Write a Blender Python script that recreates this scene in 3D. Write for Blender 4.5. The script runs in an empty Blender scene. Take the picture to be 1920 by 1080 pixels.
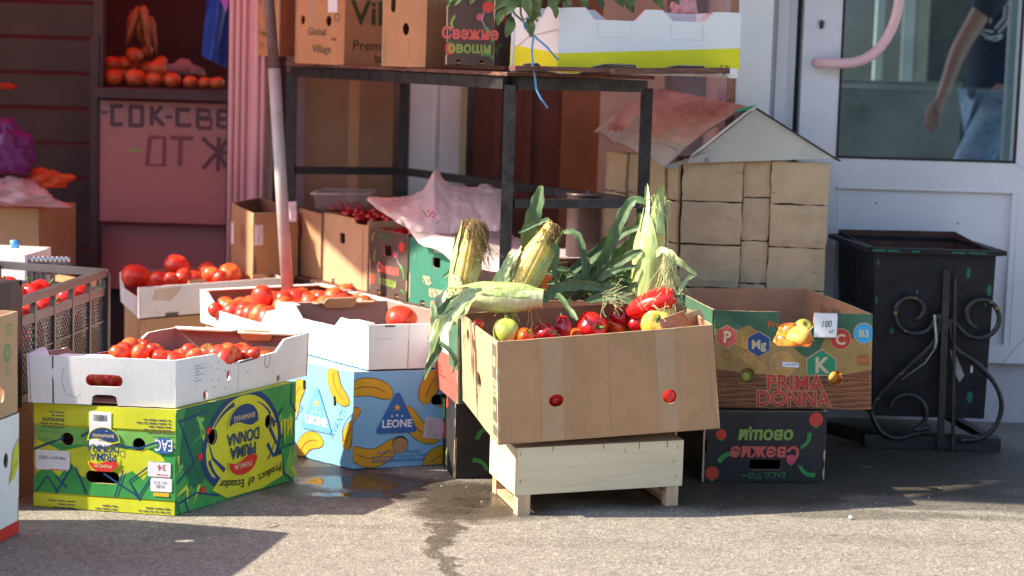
import bpy, math, random
from mathutils import Vector, Matrix, noise
from mathutils.geometry import delaunay_2d_cdt
random.seed(7)
C = bpy.context.scene.collection
PI = math.pi
V = Vector
# ---------------------------------------------------------------- camera
F_PX = 3733.0; CAM_H = 1.15; PITCH = math.atan(440/F_PX); ROLL = math.radians(1.72)
_fw = V((0, math.cos(PITCH), -math.sin(PITCH))); _u0 = V((0, math.sin(PITCH), math.cos(PITCH))); _r0 = V((1, 0, 0))
_R = _r0*math.cos(ROLL) + _u0*math.sin(ROLL); _U = _u0*math.cos(ROLL) - _r0*math.sin(ROLL)
cam_d = bpy.data.cameras.new('camera'); cam = bpy.data.objects.new('camera', cam_d); C.objects.link(cam)
cam.matrix_world = Matrix(((_R.x, _U.x, -_fw.x, 0), (_R.y, _U.y, -_fw.y, 0), (_R.z, _U.z, -_fw.z, CAM_H), (0, 0, 0, 1)))
cam_d.lens = F_PX/1920*36; cam_d.sensor_width = 36; cam_d.clip_start = .05; cam_d.clip_end = 500
cam_d.dof.use_dof = True; cam_d.dof.focus_distance = 5.1; cam_d.dof.aperture_fstop = 3.2
S = bpy.context.scene; S.camera = cam
S.view_settings.view_transform = 'Standard'; S.view_settings.look = 'None'
S.view_settings.exposure = 1.3; S.view_settings.gamma = 1
# ---------------------------------------------------------------- light
SUN = V((-1.2, -.16, 1.0)).normalized()          # towards the sun
w = bpy.data.worlds.new('World'); S.world = w; w.use_nodes = True
sky = w.node_tree.nodes.new('ShaderNodeTexSky'); sky.sky_type = 'NISHITA'; sky.sun_disc = False
sky.sun_elevation = math.asin(SUN.z); sky.sun_rotation = math.atan2(SUN.x, SUN.y) % (2*PI)
bg = w.node_tree.nodes['Background']; bg.inputs[1].default_value = .15
w.node_tree.links.new(sky.outputs[0], bg.inputs[0])
sd = bpy.data.lights.new('sun', 'SUN'); sd.energy = 5.0; sd.angle = math.radians(.55); sd.color = (1, .905, .74)
so = bpy.data.objects.new('sun', sd); C.objects.link(so); so.rotation_euler = (-SUN).to_track_quat('-Z', 'Y').to_euler(); so.location = (-6, 0, 6)

def ray(px, py): return _fw + _R*((px-960)/F_PX) + _U*((540-py)/F_PX)
def G(px, py, z=0.0):                            # point of the picture on the level z
    d = ray(px, py); return V((0, 0, CAM_H)) + d*((z-CAM_H)/d.z)
def P(px, py, Y):                                # point of the picture at the depth Y
    d = ray(px, py); return V((0, 0, CAM_H)) + d*(Y/d.y)
def Pz(px, Y, z): p = P(px, 540 - 0, Y); return V((p.x, Y, z))

# ---------------------------------------------------------------- materials
def mk(name):
    m = bpy.data.materials.new(name); m.use_nodes = True
    nt = m.node_tree; return m, nt, nt.nodes, nt.links, nt.nodes['Principled BSDF']
def noise_tex(n, l, scale, detail=4, rough=.6, vec=None):
    t = n.new('ShaderNodeTexNoise'); t.inputs['Scale'].default_value = scale; t.inputs['Detail'].default_value = detail; t.inputs['Roughness'].default_value = rough
    if vec: l.new(vec, t.inputs['Vector'])
    return t
def ramp(n, l, fac, stops):
    r = n.new('ShaderNodeValToRGB'); l.new(fac, r.inputs[0]); e = r.color_ramp.elements
    while len(e) < len(stops): e.new(.5)
    for i, (p, c) in enumerate(stops):
        e[i].position = p; e[i].color = (*c, 1) if len(c) == 3 else c
    return r
def bump(n, l, b, h, strength, dist=.01, prev=None):
    u = n.new('ShaderNodeBump'); u.inputs['Strength'].default_value = strength; u.inputs['Distance'].default_value = dist
    l.new(h, u.inputs['Height'])
    if prev: l.new(prev, u.inputs['Normal'])
    l.new(u.outputs[0], b.inputs['Normal']); return u.outputs[0]
def mat(name, col, rough=.6, var=.12, scale=9, bmp=.0, bscale=150, metal=0, col2=None, lo=.35, hi=.65, coat=0, spec=.5, sss=0, fluting=False, stretch=None, trans=0, alpha=1):
    m, nt, n, l, b = mk(name)
    tc = n.new('ShaderNodeTexCoord'); vec = tc.outputs['Object']
    if stretch:
        mp = n.new('ShaderNodeMapping'); mp.inputs['Scale'].default_value = stretch; l.new(vec, mp.inputs[0]); vec = mp.outputs[0]
    t = noise_tex(n, l, scale, 6, .65, vec)
    a = tuple(c*(1-var) for c in col); z = tuple(min(1, c*(1+var)) for c in col) if col2 is None else col2
    r = ramp(n, l, t.outputs['Fac'], [(lo, a), (hi, z)]); l.new(r.outputs[0], b.inputs['Base Color'])
    b.inputs['Roughness'].default_value = rough; b.inputs['Metallic'].default_value = metal
    b.inputs['Specular IOR Level'].default_value = spec; b.inputs['Coat Weight'].default_value = coat; b.inputs['Coat Roughness'].default_value = .12
    if trans: b.inputs['Transmission Weight'].default_value = trans
    b.inputs['Alpha'].default_value = alpha
    if sss: b.inputs['Subsurface Weight'].default_value = sss; b.inputs['Subsurface Radius'].default_value = (.01, .004, .002); b.inputs['Subsurface Scale'].default_value = 1
    if bmp:
        t2 = noise_tex(n, l, bscale, 4, .6, vec); prev = bump(n, l, b, t2.outputs['Fac'], bmp, .004)
        t3 = noise_tex(n, l, 14, 3, .5, vec); bump(n, l, b, t3.outputs['Fac'], bmp*.8, .02, prev)
    return m
def thin(name, col, opacity=.5, rough=.35, tint=None):            # thin plastic film: diffuse + translucent + clear
    m, nt, n, l, b = mk(name); n.remove(b); out = n['Material Output']
    d = n.new('ShaderNodeBsdfPrincipled'); d.inputs['Base Color'].default_value = (*col, 1); d.inputs['Roughness'].default_value = rough
    tl = n.new('ShaderNodeBsdfTranslucent'); tl.inputs[0].default_value = (*col, 1)
    tr = n.new('ShaderNodeBsdfTransparent'); tr.inputs[0].default_value = (*(tint or (1, 1, 1)), 1)
    m1 = n.new('ShaderNodeMixShader'); m1.inputs[0].default_value = .4; l.new(d.outputs[0], m1.inputs[1]); l.new(tl.outputs[0], m1.inputs[2])
    m2 = n.new('ShaderNodeMixShader'); m2.inputs[0].default_value = opacity; l.new(tr.outputs[0], m2.inputs[1]); l.new(m1.outputs[0], m2.inputs[2])
    l.new(m2.outputs[0], out.inputs[0]); return m
MT = {}
def board(name, col, var=.1, rough=.75, bmp=.18, col2=None, scale=7, lo=.35, hi=.65):
    # cardboard: soft blotches, vertical flute streaks, scuffs and stains
    m, nt, n, l, b = mk(name); tc = n.new('ShaderNodeTexCoord'); vec = tc.outputs['Object']
    t = noise_tex(n, l, scale, 6, .65, vec); a = tuple(c*(1-var) for c in col); z = col2 or tuple(min(1, c*(1+var)) for c in col)
    r = ramp(n, l, t.outputs['Fac'], [(lo, a), (hi, z)])
    mp = n.new('ShaderNodeMapping'); mp.inputs['Scale'].default_value = (150, 150, 2.5); l.new(vec, mp.inputs[0]); st = noise_tex(n, l, 1, 2, .5, mp.outputs[0])
    m1 = n.new('ShaderNodeMixRGB'); m1.blend_type = 'MULTIPLY'; m1.inputs[0].default_value = .18; l.new(r.outputs[0], m1.inputs[1]); sr = ramp(n, l, st.outputs['Fac'], [(.3, (.84, .83, .82)), (.7, (1.06, 1.06, 1.06))]); l.new(sr.outputs[0], m1.inputs[2])
    g = noise_tex(n, l, 3.1, 7, .72, vec); gr = ramp(n, l, g.outputs['Fac'], [(.30, (.70, .66, .60)), (.42, (1, 1, 1))]); m2 = n.new('ShaderNodeMixRGB'); m2.blend_type = 'MULTIPLY'; m2.inputs[0].default_value = .45; l.new(m1.outputs[0], m2.inputs[1]); l.new(gr.outputs[0], m2.inputs[2])
    l.new(m2.outputs[0], b.inputs['Base Color']); b.inputs['Roughness'].default_value = rough; b.inputs['Specular IOR Level'].default_value = .3
    p = bump(n, l, b, st.outputs['Fac'], bmp*.5, .0006); d = noise_tex(n, l, 9, 3, .5, vec); p = bump(n, l, b, d.outputs['Fac'], bmp*.7, .012, p)
    MT[name] = m; return m
def flat(name, col, var=.07, rough=.6, **k):
    MT[name] = mat(name, col, rough, var, 12, k.pop('bmp', .08), 90, spec=.35, **k); return MT[name]
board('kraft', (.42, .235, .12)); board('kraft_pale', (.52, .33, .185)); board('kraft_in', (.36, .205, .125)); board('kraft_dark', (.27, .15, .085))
board('kraft_edge', (.50, .36, .22), .35, scale=300)
board('white_board', (.80, .79, .77), .03, bmp=.08); board('white_in', (.33, .20, .165), .08)
board('black_board', (.028, .025, .026), .25, .55); board('blue_board', (.22, .47, .70), .06); board('teal_board', (.035, .17, .115), .08)
board('brown_print', (.30, .15, .055), .25, col2=(.42, .25, .08), scale=20); board('green_print', (.055, .13, .075), .25)
flat('yellow', (.60, .62, .03)); flat('green', (.045, .30, .07), .15); flat('green_light', (.20, .47, .10), .15); flat('green_deep', (.01, .14, .07), .2)
flat('navy', (.015, .055, .16)); flat('red', (.62, .03, .025)); flat('white', (.80, .80, .82)); flat('ink', (.03, .028, .03)); flat('ink_soft', (.13, .12, .10))
flat('banana', (.62, .33, .02), .12); flat('banana_line', (.13, .07, .04)); flat('leone_blue', (.035, .13, .40)); flat('leone_pale', (.14, .36, .62))
flat('salmon', (.58, .10, .08)); flat('olive', (.23, .32, .07)); flat('leaf_ink', (.05, .24, .06)); flat('tomato_ink', (.55, .05, .03)); flat('pink_ink', (.55, .07, .13))
flat('orange_ink', (.65, .13, .02)); flat('cream_ink', (.62, .50, .30)); flat('teal_ink', (.05, .27, .18)); flat('sky_ink', (.05, .36, .62)); flat('grey_ink', (.35, .35, .36)); flat('label', (.74, .74, .78)); flat('pink_label', (.66, .52, .55))
flat('basket', (.20, .07, .03), .3); flat('wood_stripe', (.13, .045, .02), .3); flat('tape', (.42, .26, .15), .05, .33); flat('gold', (.75, .42, .03))
flat('tomato_seal', (.4, .3, .05))

# ---------------------------------------------------------------- mesh builder
class MB:
    def __init__(s): s.v = []; s.f = []; s.m = []; s.fm = []; s.sm = []
    def mi(s, m):
        if isinstance(m, str): m = MT[m]
        if m not in s.m: s.m.append(m)
        return s.m.index(m)
    def add(s, vs, fs, m, smooth=False):
        k = len(s.v); s.v += [V(v) for v in vs]; i = s.mi(m)
        for f in fs: s.f.append(tuple(a+k for a in f)); s.fm.append(i); s.sm.append(smooth)
    def box(s, c, d, m, rot=None, bev=0):
        c = V(c); hx, hy, hz = d[0]/2, d[1]/2, d[2]/2
        vs = [V((x*hx, y*hy, z*hz)) for z in (-1, 1) for y in (-1, 1) for x in (-1, 1)]
        if rot is not None: vs = [rot @ v for v in vs]
        s.add([v+c for v in vs], [(0, 2, 3, 1), (4, 5, 7, 6), (0, 1, 5, 4), (2, 6, 7, 3), (0, 4, 6, 2), (1, 3, 7, 5)], m)
    def hexa(s, b, t, m):                          # prism over base quad b (counter-clockwise) and top quad t
        s.add(list(b)+list(t), [(0, 3, 2, 1), (4, 5, 6, 7), (0, 1, 5, 4), (1, 2, 6, 5), (2, 3, 7, 6), (3, 0, 4, 7)], m)
    def beam(s, a, b, wd, th, m, up=(0, 0, 1)):    # rectangular bar from a to b
        a, b = V(a), V(b); d = (b-a).normalized(); u = V(up)
        if abs(d.dot(u)) > .95: u = V((0, 1, 0)) if abs(d.y) < .9 else V((1, 0, 0))
        r = d.cross(u).normalized(); u = r.cross(d)
        q = lambda p: [p - r*wd/2 - u*th/2, p + r*wd/2 - u*th/2, p + r*wd/2 + u*th/2, p - r*wd/2 + u*th/2]
        s.hexa(q(a), q(b), m)
    def tube(s, pts, r, m, n=8, closed=False, cap=True):
        pts = [V(p) for p in pts]; rs = r if isinstance(r, (list, tuple)) else [r]*len(pts)
        vs = []; fs = []; ref = None
        for i, p in enumerate(pts):
            d = (pts[min(i+1, len(pts)-1)]-pts[max(i-1, 0)]).normalized()
            if ref is None: ref = d.orthogonal().normalized()
            ref = (ref - d*ref.dot(d)).normalized(); o = d.cross(ref)
            for k in range(n):
                a = 2*PI*k/n; vs.append(p + (ref*math.cos(a)+o*math.sin(a))*rs[i])
        for i in range(len(pts)-1):
            for k in range(n): fs.append((i*n+k, i*n+(k+1) % n, (i+1)*n+(k+1) % n, (i+1)*n+k))
        if cap: fs.append(tuple(range(n-1, -1, -1))); fs.append(tuple((len(pts)-1)*n+k for k in range(n)))
        s.add(vs, fs, m, True)
    def lathe(s, prof, m, n=24, c=(0, 0, 0), rot=None):
        vs = []; fs = []
        for (r, z) in prof:
            for k in range(n):
                a = 2*PI*k/n; p = V((r*math.cos(a), r*math.sin(a), z)); vs.append((rot @ p if rot else p)+V(c))
        for i in range(len(prof)-1):
            for k in range(n): fs.append((i*n+k, i*n+(k+1) % n, (i+1)*n+(k+1) % n, (i+1)*n+k))
        s.add(vs, fs, m, True)
    def ribbon(s, pts, ws, nrm, m, fold=.0, th=.0006, m2=None):   # leaf: centre line, half widths, normals
        vs = []; fs = []; N = len(pts)
        for i, p in enumerate(pts):
            p = V(p); d = (V(pts[min(i+1, N-1)])-V(pts[max(i-1, 0)])).normalized(); nn = V(nrm[i] if isinstance(nrm, list) else nrm)
            r = d.cross(nn).normalized(); nn = r.cross(d)
            for k in range(13): q = k/6-1; vs.append(p + r*ws[i]*q + nn*(fold*ws[i]*(abs(q)) + .20*ws[i]*abs(q)**3*math.sin(i*1.3+q*2) + .05*ws[i]*(k % 2)))
        for i in range(N-1):
            for k in range(12): fs.append((i*13+k, i*13+k+1, i*13+k+14, i*13+k+13))
        s.add(vs, fs, m, True)
        if m2:
            mi = s.mi(m2); n0 = len(s.f)-len(fs)
            for j in range(len(fs)):
                if j % 12 in (1, 4, 7, 10) or j % 12 == 5 and len(fs) > 60: s.fm[n0+j] = mi
    def build(s, name, parent=None, loc=None, label=None):
        me = bpy.data.meshes.new(name)
        off = V(loc) if loc is not None else (wloc(parent) if parent else V((0, 0, 0)))
        me.from_pydata([tuple(v-off) for v in s.v], [], s.f)
        for m in s.m: me.materials.append(m)
        me.polygons.foreach_set('material_index', s.fm); me.polygons.foreach_set('use_smooth', s.sm); me.update()
        o = bpy.data.objects.new(name, me); C.objects.link(o)
        if parent: o.parent = parent; o.location = off - wloc(parent)
        else: o.location = off
        if label: o['label'] = label
        return o
def wloc(o):
    p = V((0, 0, 0))
    while o: p = p + o.location; o = o.parent
    return p
def tag(o, label=None, cat=None, group=None, kind=None):
    if label: o['label'] = label
    if cat: o['category'] = cat
    if group: o['group'] = group
    if kind: o['kind'] = kind
    return o
def thing(name, label, cat, loc=(0, 0, 0), group=None):
    o = bpy.data.objects.new(name, None); C.objects.link(o); o.location = loc; o.empty_display_size = .05
    return tag(o, label, cat, group)
def struct(o): o['kind'] = 'structure'; return o

# ---------------------------------------------------------------- cardboard panels
def inside(p, poly):
    x, y = p; c = False; j = len(poly)-1
    for i in range(len(poly)):
        (xi, yi), (xj, yj) = poly[i], poly[j]
        if (yi > y) != (yj > y) and x < (xj-xi)*(y-yi)/(yj-yi)+xi: c = not c
        j = i
    return c
def oval(cx, cy, rx, ry, n=18): return [(cx+rx*math.cos(2*PI*k/n), cy+ry*math.sin(2*PI*k/n)) for k in range(n)]
def slot(cx, cy, wd, h, r=None, n=5):
    r = min(wd, h)/2*.98 if r is None else r; o = []
    for sx, sy, a0 in ((1, 1, 0), (-1, 1, 90), (-1, -1, 180), (1, -1, 270)):
        for k in range(n+1):
            a = math.radians(a0+90*k/n); o.append((cx+sx*(wd/2-r)+r*math.cos(a), cy+sy*(h/2-r)+r*math.sin(a)))
    return o
def resample(poly, step, jit=0):
    o = []
    for i, (x, y) in enumerate(poly):
        X, Y = poly[(i+1) % len(poly)]; L = math.hypot(X-x, Y-y); k = max(1, int(L/step)) if step else 1
        for j in range(k):
            t = j/k; q = (x+(X-x)*t, y+(Y-y)*t)
            if jit and j: q = (q[0]+random.uniform(-jit, jit), q[1]+random.uniform(-jit, jit))
            o.append(q)
    return o
def triangulate(outer, holes, grid, clip=None):
    vs = list(outer); ed = [(i, (i+1) % len(outer)) for i in range(len(outer))]; cho = []
    if clip:
        bx = (min(p[0] for p in outer), max(p[0] for p in outer), min(p[1] for p in outer), max(p[1] for p in outer))
        hit = lambda h: not (max(p[0] for p in h) < bx[0] or min(p[0] for p in h) > bx[1] or max(p[1] for p in h) < bx[2] or min(p[1] for p in h) > bx[3])
        cho = [h for h in clip[1] if hit(h)]
        for h in cho+([clip[0]] if clip[0] else []):
            k = len(vs); vs += h; ed += [(k+i, k+(i+1) % len(h)) for i in range(len(h))]
    for h in holes:
        k = len(vs); vs += h; ed += [(k+i, k+(i+1) % len(h)) for i in range(len(h))]
    if grid:
        x0 = min(p[0] for p in outer); x1 = max(p[0] for p in outer); y0 = min(p[1] for p in outer); y1 = max(p[1] for p in outer)
        y = y0+grid*.5
        while y < y1:
            x = x0+grid*.5
            while x < x1:
                q = (x, y)
                if inside(q, outer) and not any(inside(q, h) for h in holes): vs.append(q)
                x += grid
            y += grid
    r = delaunay_2d_cdt([V(v) for v in vs], ed, [], 0, 1e-6, False)
    out = []; rv = [tuple(v) for v in r[0]]
    for f in r[2]:
        cx = sum(rv[i][0] for i in f)/len(f); cy = sum(rv[i][1] for i in f)/len(f)
        if inside((cx, cy), outer) and not any(inside((cx, cy), h) for h in list(holes)+cho) and (not clip or not clip[0] or inside((cx, cy), clip[0])): out.append(tuple(f))
    return rv, out
TXT = {}
def text_geo(s, bold=0.0):
    if (s, bold) in TXT: return TXT[(s, bold)]
    cu = bpy.data.curves.new('t', 'FONT'); cu.body = s; cu.offset = bold; cu.align_x = 'CENTER'; cu.resolution_u = 3; cu.space_line = .85
    o = bpy.data.objects.new('t', cu); C.objects.link(o); dg = bpy.context.evaluated_depsgraph_get(); dg.update()
    me = bpy.data.meshes.new_from_object(o.evaluated_get(dg))
    vs = [(v.co.x, v.co.y) for v in me.vertices]; fs = [tuple(p.vertices) for p in me.polygons]
    bpy.data.objects.remove(o); bpy.data.curves.remove(cu); bpy.data.meshes.remove(me)
    TXT[(s, bold)] = (vs, fs); return TXT[(s, bold)]
class Face:
    """a side seen from outside: p00 lower left, p10 lower right, p11 upper right, p01 upper left"""
    def __init__(s, p00, p10, p11, p01, bulge=0, flip=False):
        s.q = [V(p) for p in (p00, p10, p11, p01)]; s.w = ((s.q[1]-s.q[0]).length+(s.q[2]-s.q[3]).length)/2; s.h = ((s.q[3]-s.q[0]).length+(s.q[2]-s.q[1]).length)/2
        s.n = ((s.q[1]-s.q[0]).cross(s.q[3]-s.q[0])).normalized(); s.bulge = bulge; s.flip = flip; s.clip = None; s.seed = random.random()*50
    def pt(s, u, v, off=0):
        if s.flip: u = s.w-u; v = s.h-v
        a, b = u/s.w, v/s.h; q = s.q
        p = q[0]*(1-a)*(1-b)+q[1]*a*(1-b)+q[2]*a*b+q[3]*(1-a)*b
        cl = lambda t: min(1, max(0, t))
        bl = s.bulge*math.sin(PI*cl(a))*(.35+.65*math.sin(PI*cl(b)*.5)) + .0012*noise.noise(V((u*9, v*9, s.seed)))
        return p + s.n*(bl+off)
    def fill(s, mb, outer, m, layer=1, holes=(), grid=.03, step=.03):
        outer = resample(outer, step); holes = [list(h) for h in holes]
        vs, fs = triangulate(outer, holes, grid, s.clip)
        mb.add([s.pt(x, y, .0005*layer) for x, y in vs], s._o(vs, fs), m)
    def _o(s, vs, fs):
        o = []
        for f in fs:
            a = sum(vs[f[i]][0]*vs[f[(i+1) % len(f)]][1]-vs[f[(i+1) % len(f)]][0]*vs[f[i]][1] for i in range(len(f)))
            o.append(f if a > 0 else tuple(reversed(f)))
        return o
    def panel(s, mb, mo, mi='kraft_in', me='kraft_edge', outline=None, holes=(), t=.005, jit=.0006, grid=.035):
        s.clip = (list(outline) if outline else None, [list(h) for h in holes])
        outline = outline or [(0, 0), (s.w, 0), (s.w, s.h), (0, s.h)]
        outer = resample(outline, .022, jit); holes = [list(h) for h in holes]
        vs, fs = triangulate(outer, holes, grid); fs = s._o(vs, fs)
        mb.add([s.pt(x, y, 0) for x, y in vs], fs, mo)
        mb.add([s.pt(x, y, -t) for x, y in vs], [tuple(reversed(f)) for f in fs], mi)
        ec = {}
        for f in fs:
            for i in range(len(f)): ec[(f[i], f[(i+1) % len(f)])] = 1
        bd = [e for e in ec if (e[1], e[0]) not in ec]; used = sorted({i for e in bd for i in e}); ix = {u: k for k, u in enumerate(used)}; N = len(used)
        mb.add([s.pt(*vs[u], 0) for u in used]+[s.pt(*vs[u], -t) for u in used], [(ix[b], ix[a], ix[a]+N, ix[b]+N) for a, b in bd], me)
    def rect(s, mb, u0, v0, u1, v1, m, layer=1, rot=0, r=0):
        pts = [(u0, v0), (u1, v0), (u1, v1), (u0, v1)] if not r else slot((u0+u1)/2, (v0+v1)/2, u1-u0, v1-v0, r, 3)
        if rot:
            cx, cy = (u0+u1)/2, (v0+v1)/2; c, q = math.cos(rot), math.sin(rot); pts = [(cx+(x-cx)*c-(y-cy)*q, cy+(x-cx)*q+(y-cy)*c) for x, y in pts]
        s.fill(mb, pts, m, layer)
    def line(s, mb, pts, wd, m, layer=2, w2=None):
        N = len(pts); L = []; R = []
        for i, p in enumerate(pts):
            a = pts[max(i-1, 0)]; b = pts[min(i+1, N-1)]; dx, dy = b[0]-a[0], b[1]-a[1]; l = math.hypot(dx, dy) or 1
            ww = (wd + ((w2 if w2 is not None else wd)-wd)*i/(N-1))/2; L.append((p[0]-dy/l*ww, p[1]+dx/l*ww)); R.append((p[0]+dy/l*ww, p[1]-dx/l*ww))
        vs = [x for q in zip(R, L) for x in q]
        hl = s.clip[1] if s.clip else []; fs = [(2*i, 2*i+2, 2*i+3, 2*i+1) for i in range(N-1) if not any(inside(((pts[i][0]+pts[i+1][0])/2, (pts[i][1]+pts[i+1][1])/2), h) for h in hl)]
        if s.clip and s.clip[0]: fs = [q for q in fs if inside((sum(vs[k][0] for k in q)/4, sum(vs[k][1] for k in q)/4), s.clip[0])]
        mb.add([s.pt(x, y, .0005*layer) for x, y in vs], fs, m)
    def text(s, mb, st, u, v, size, m, layer=3, rot=0, sx=1, bold=0.0, shear=0):
        vs, fs = text_geo(st, bold); c, q = math.cos(rot), math.sin(rot); o = []
        for x, y in vs:
            x = (x+y*shear)*size*sx; y = y*size; o.append(s.pt(u+x*c-y*q, v+x*q+y*c, .0005*layer))
        mb.add(o, fs, m)
    def smalltext(s, mb, u, v, wd, lines, m='ink_soft', h=.006, layer=2, align=0):
        ws = ['PREMIUM', 'BANANAS', 'PRODUCT OF ECUADOR', 'NET WEIGHT', 'KEEP COOL', 'PRODUCE', 'ECUADOR']
        for i in range(lines):
            k = random.uniform(.6, 1); x = u + (0 if align == 0 else wd*(1-k)); n = int(wd*k/(h*1.1))
            j = 0
            while j < n:
                q = random.choice((2, 3, 4)); 
                if j+q > n: break
                s.line(mb, [(x+j*h*1.1, v-i*h*1.5), (x+(j+q-.5)*h*1.1, v-i*h*1.5)], h*.55, m, layer); j += q
def quad_base(near, right, left):                  # footprint, counter-clockwise: near, right, back, left
    n, r, l = V(near), V(right), V(left); return [n, r, r+l-n, l]
def carton(name, label, cat, base, h, out='kraft', inn='kraft_in', sides=None, flare=0, tops=None, bulge=.004, t=.005, group=None, bottom=True, edge='kraft_edge', closed=False):
    """open carton: four side panels and a bottom, each a mesh of its own. sides: {index: function(face, mb) or dict}"""
    cz = sum((b for b in base), V((0, 0, 0)))/4
    root = thing(name, label, cat, cz, group)
    hs = h if isinstance(h, (list, tuple)) else [h]*4
    top = tops or [b + V((0, 0, hs[i])) + (V((b.x-cz.x, b.y-cz.y, 0)).normalized()*flare) for i, b in enumerate(base)]
    for i in range(4):
        j = (i+1) % 4; sp = (sides or {}).get(i, {}); sp = sp if isinstance(sp, dict) else {'art': sp}
        f = Face(base[i], base[j], top[j], top[i], sp.get('bulge', bulge), sp.get('flip', False)); mb = MB()
        f.panel(mb, sp.get('out', out), sp.get('in', inn), edge, sp['outline'](f) if 'outline' in sp else None, sp['holes'](f) if 'holes' in sp else (), t)
        if 'art' in sp: sp['art'](f, mb)
        if 'flip' in sp and sp.get('bulge', 0): pass
        mb.build('side_panel', root)
    if bottom:
        mb = MB(); b2 = [b*1 + (cz-b)*.02 + V((0, 0, .004)) for b in base]; mb.hexa(b2, [b+V((0, 0, .004)) for b in b2], inn); mb.build('bottom_panel', root)
    if closed:
        mb = MB(); b2 = [b + (cz-V((b.x, b.y, cz.z)))*.01 - V((0, 0, .004)) for b in top]; mb.hexa(b2, [b+V((0, 0, .003)) for b in b2], out); mb.build('lid', root)
    return root, top
def copy_thing(o, loc=None, rot=None, scale=None, label=None, group=None):
    c = o.copy(); C.objects.link(c)
    for ch in list(o.children):
        d = ch.copy(); C.objects.link(d); d.parent = c
        for g in list(ch.children):
            e = g.copy(); C.objects.link(e); e.parent = d
    if loc is not None: c.location = loc
    if rot is not None: c.rotation_euler = rot
    if scale is not None: c.scale = scale if hasattr(scale, '__len__') else (scale,)*3
    if label: c['label'] = label
    if group: c['group'] = group
    return c
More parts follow.
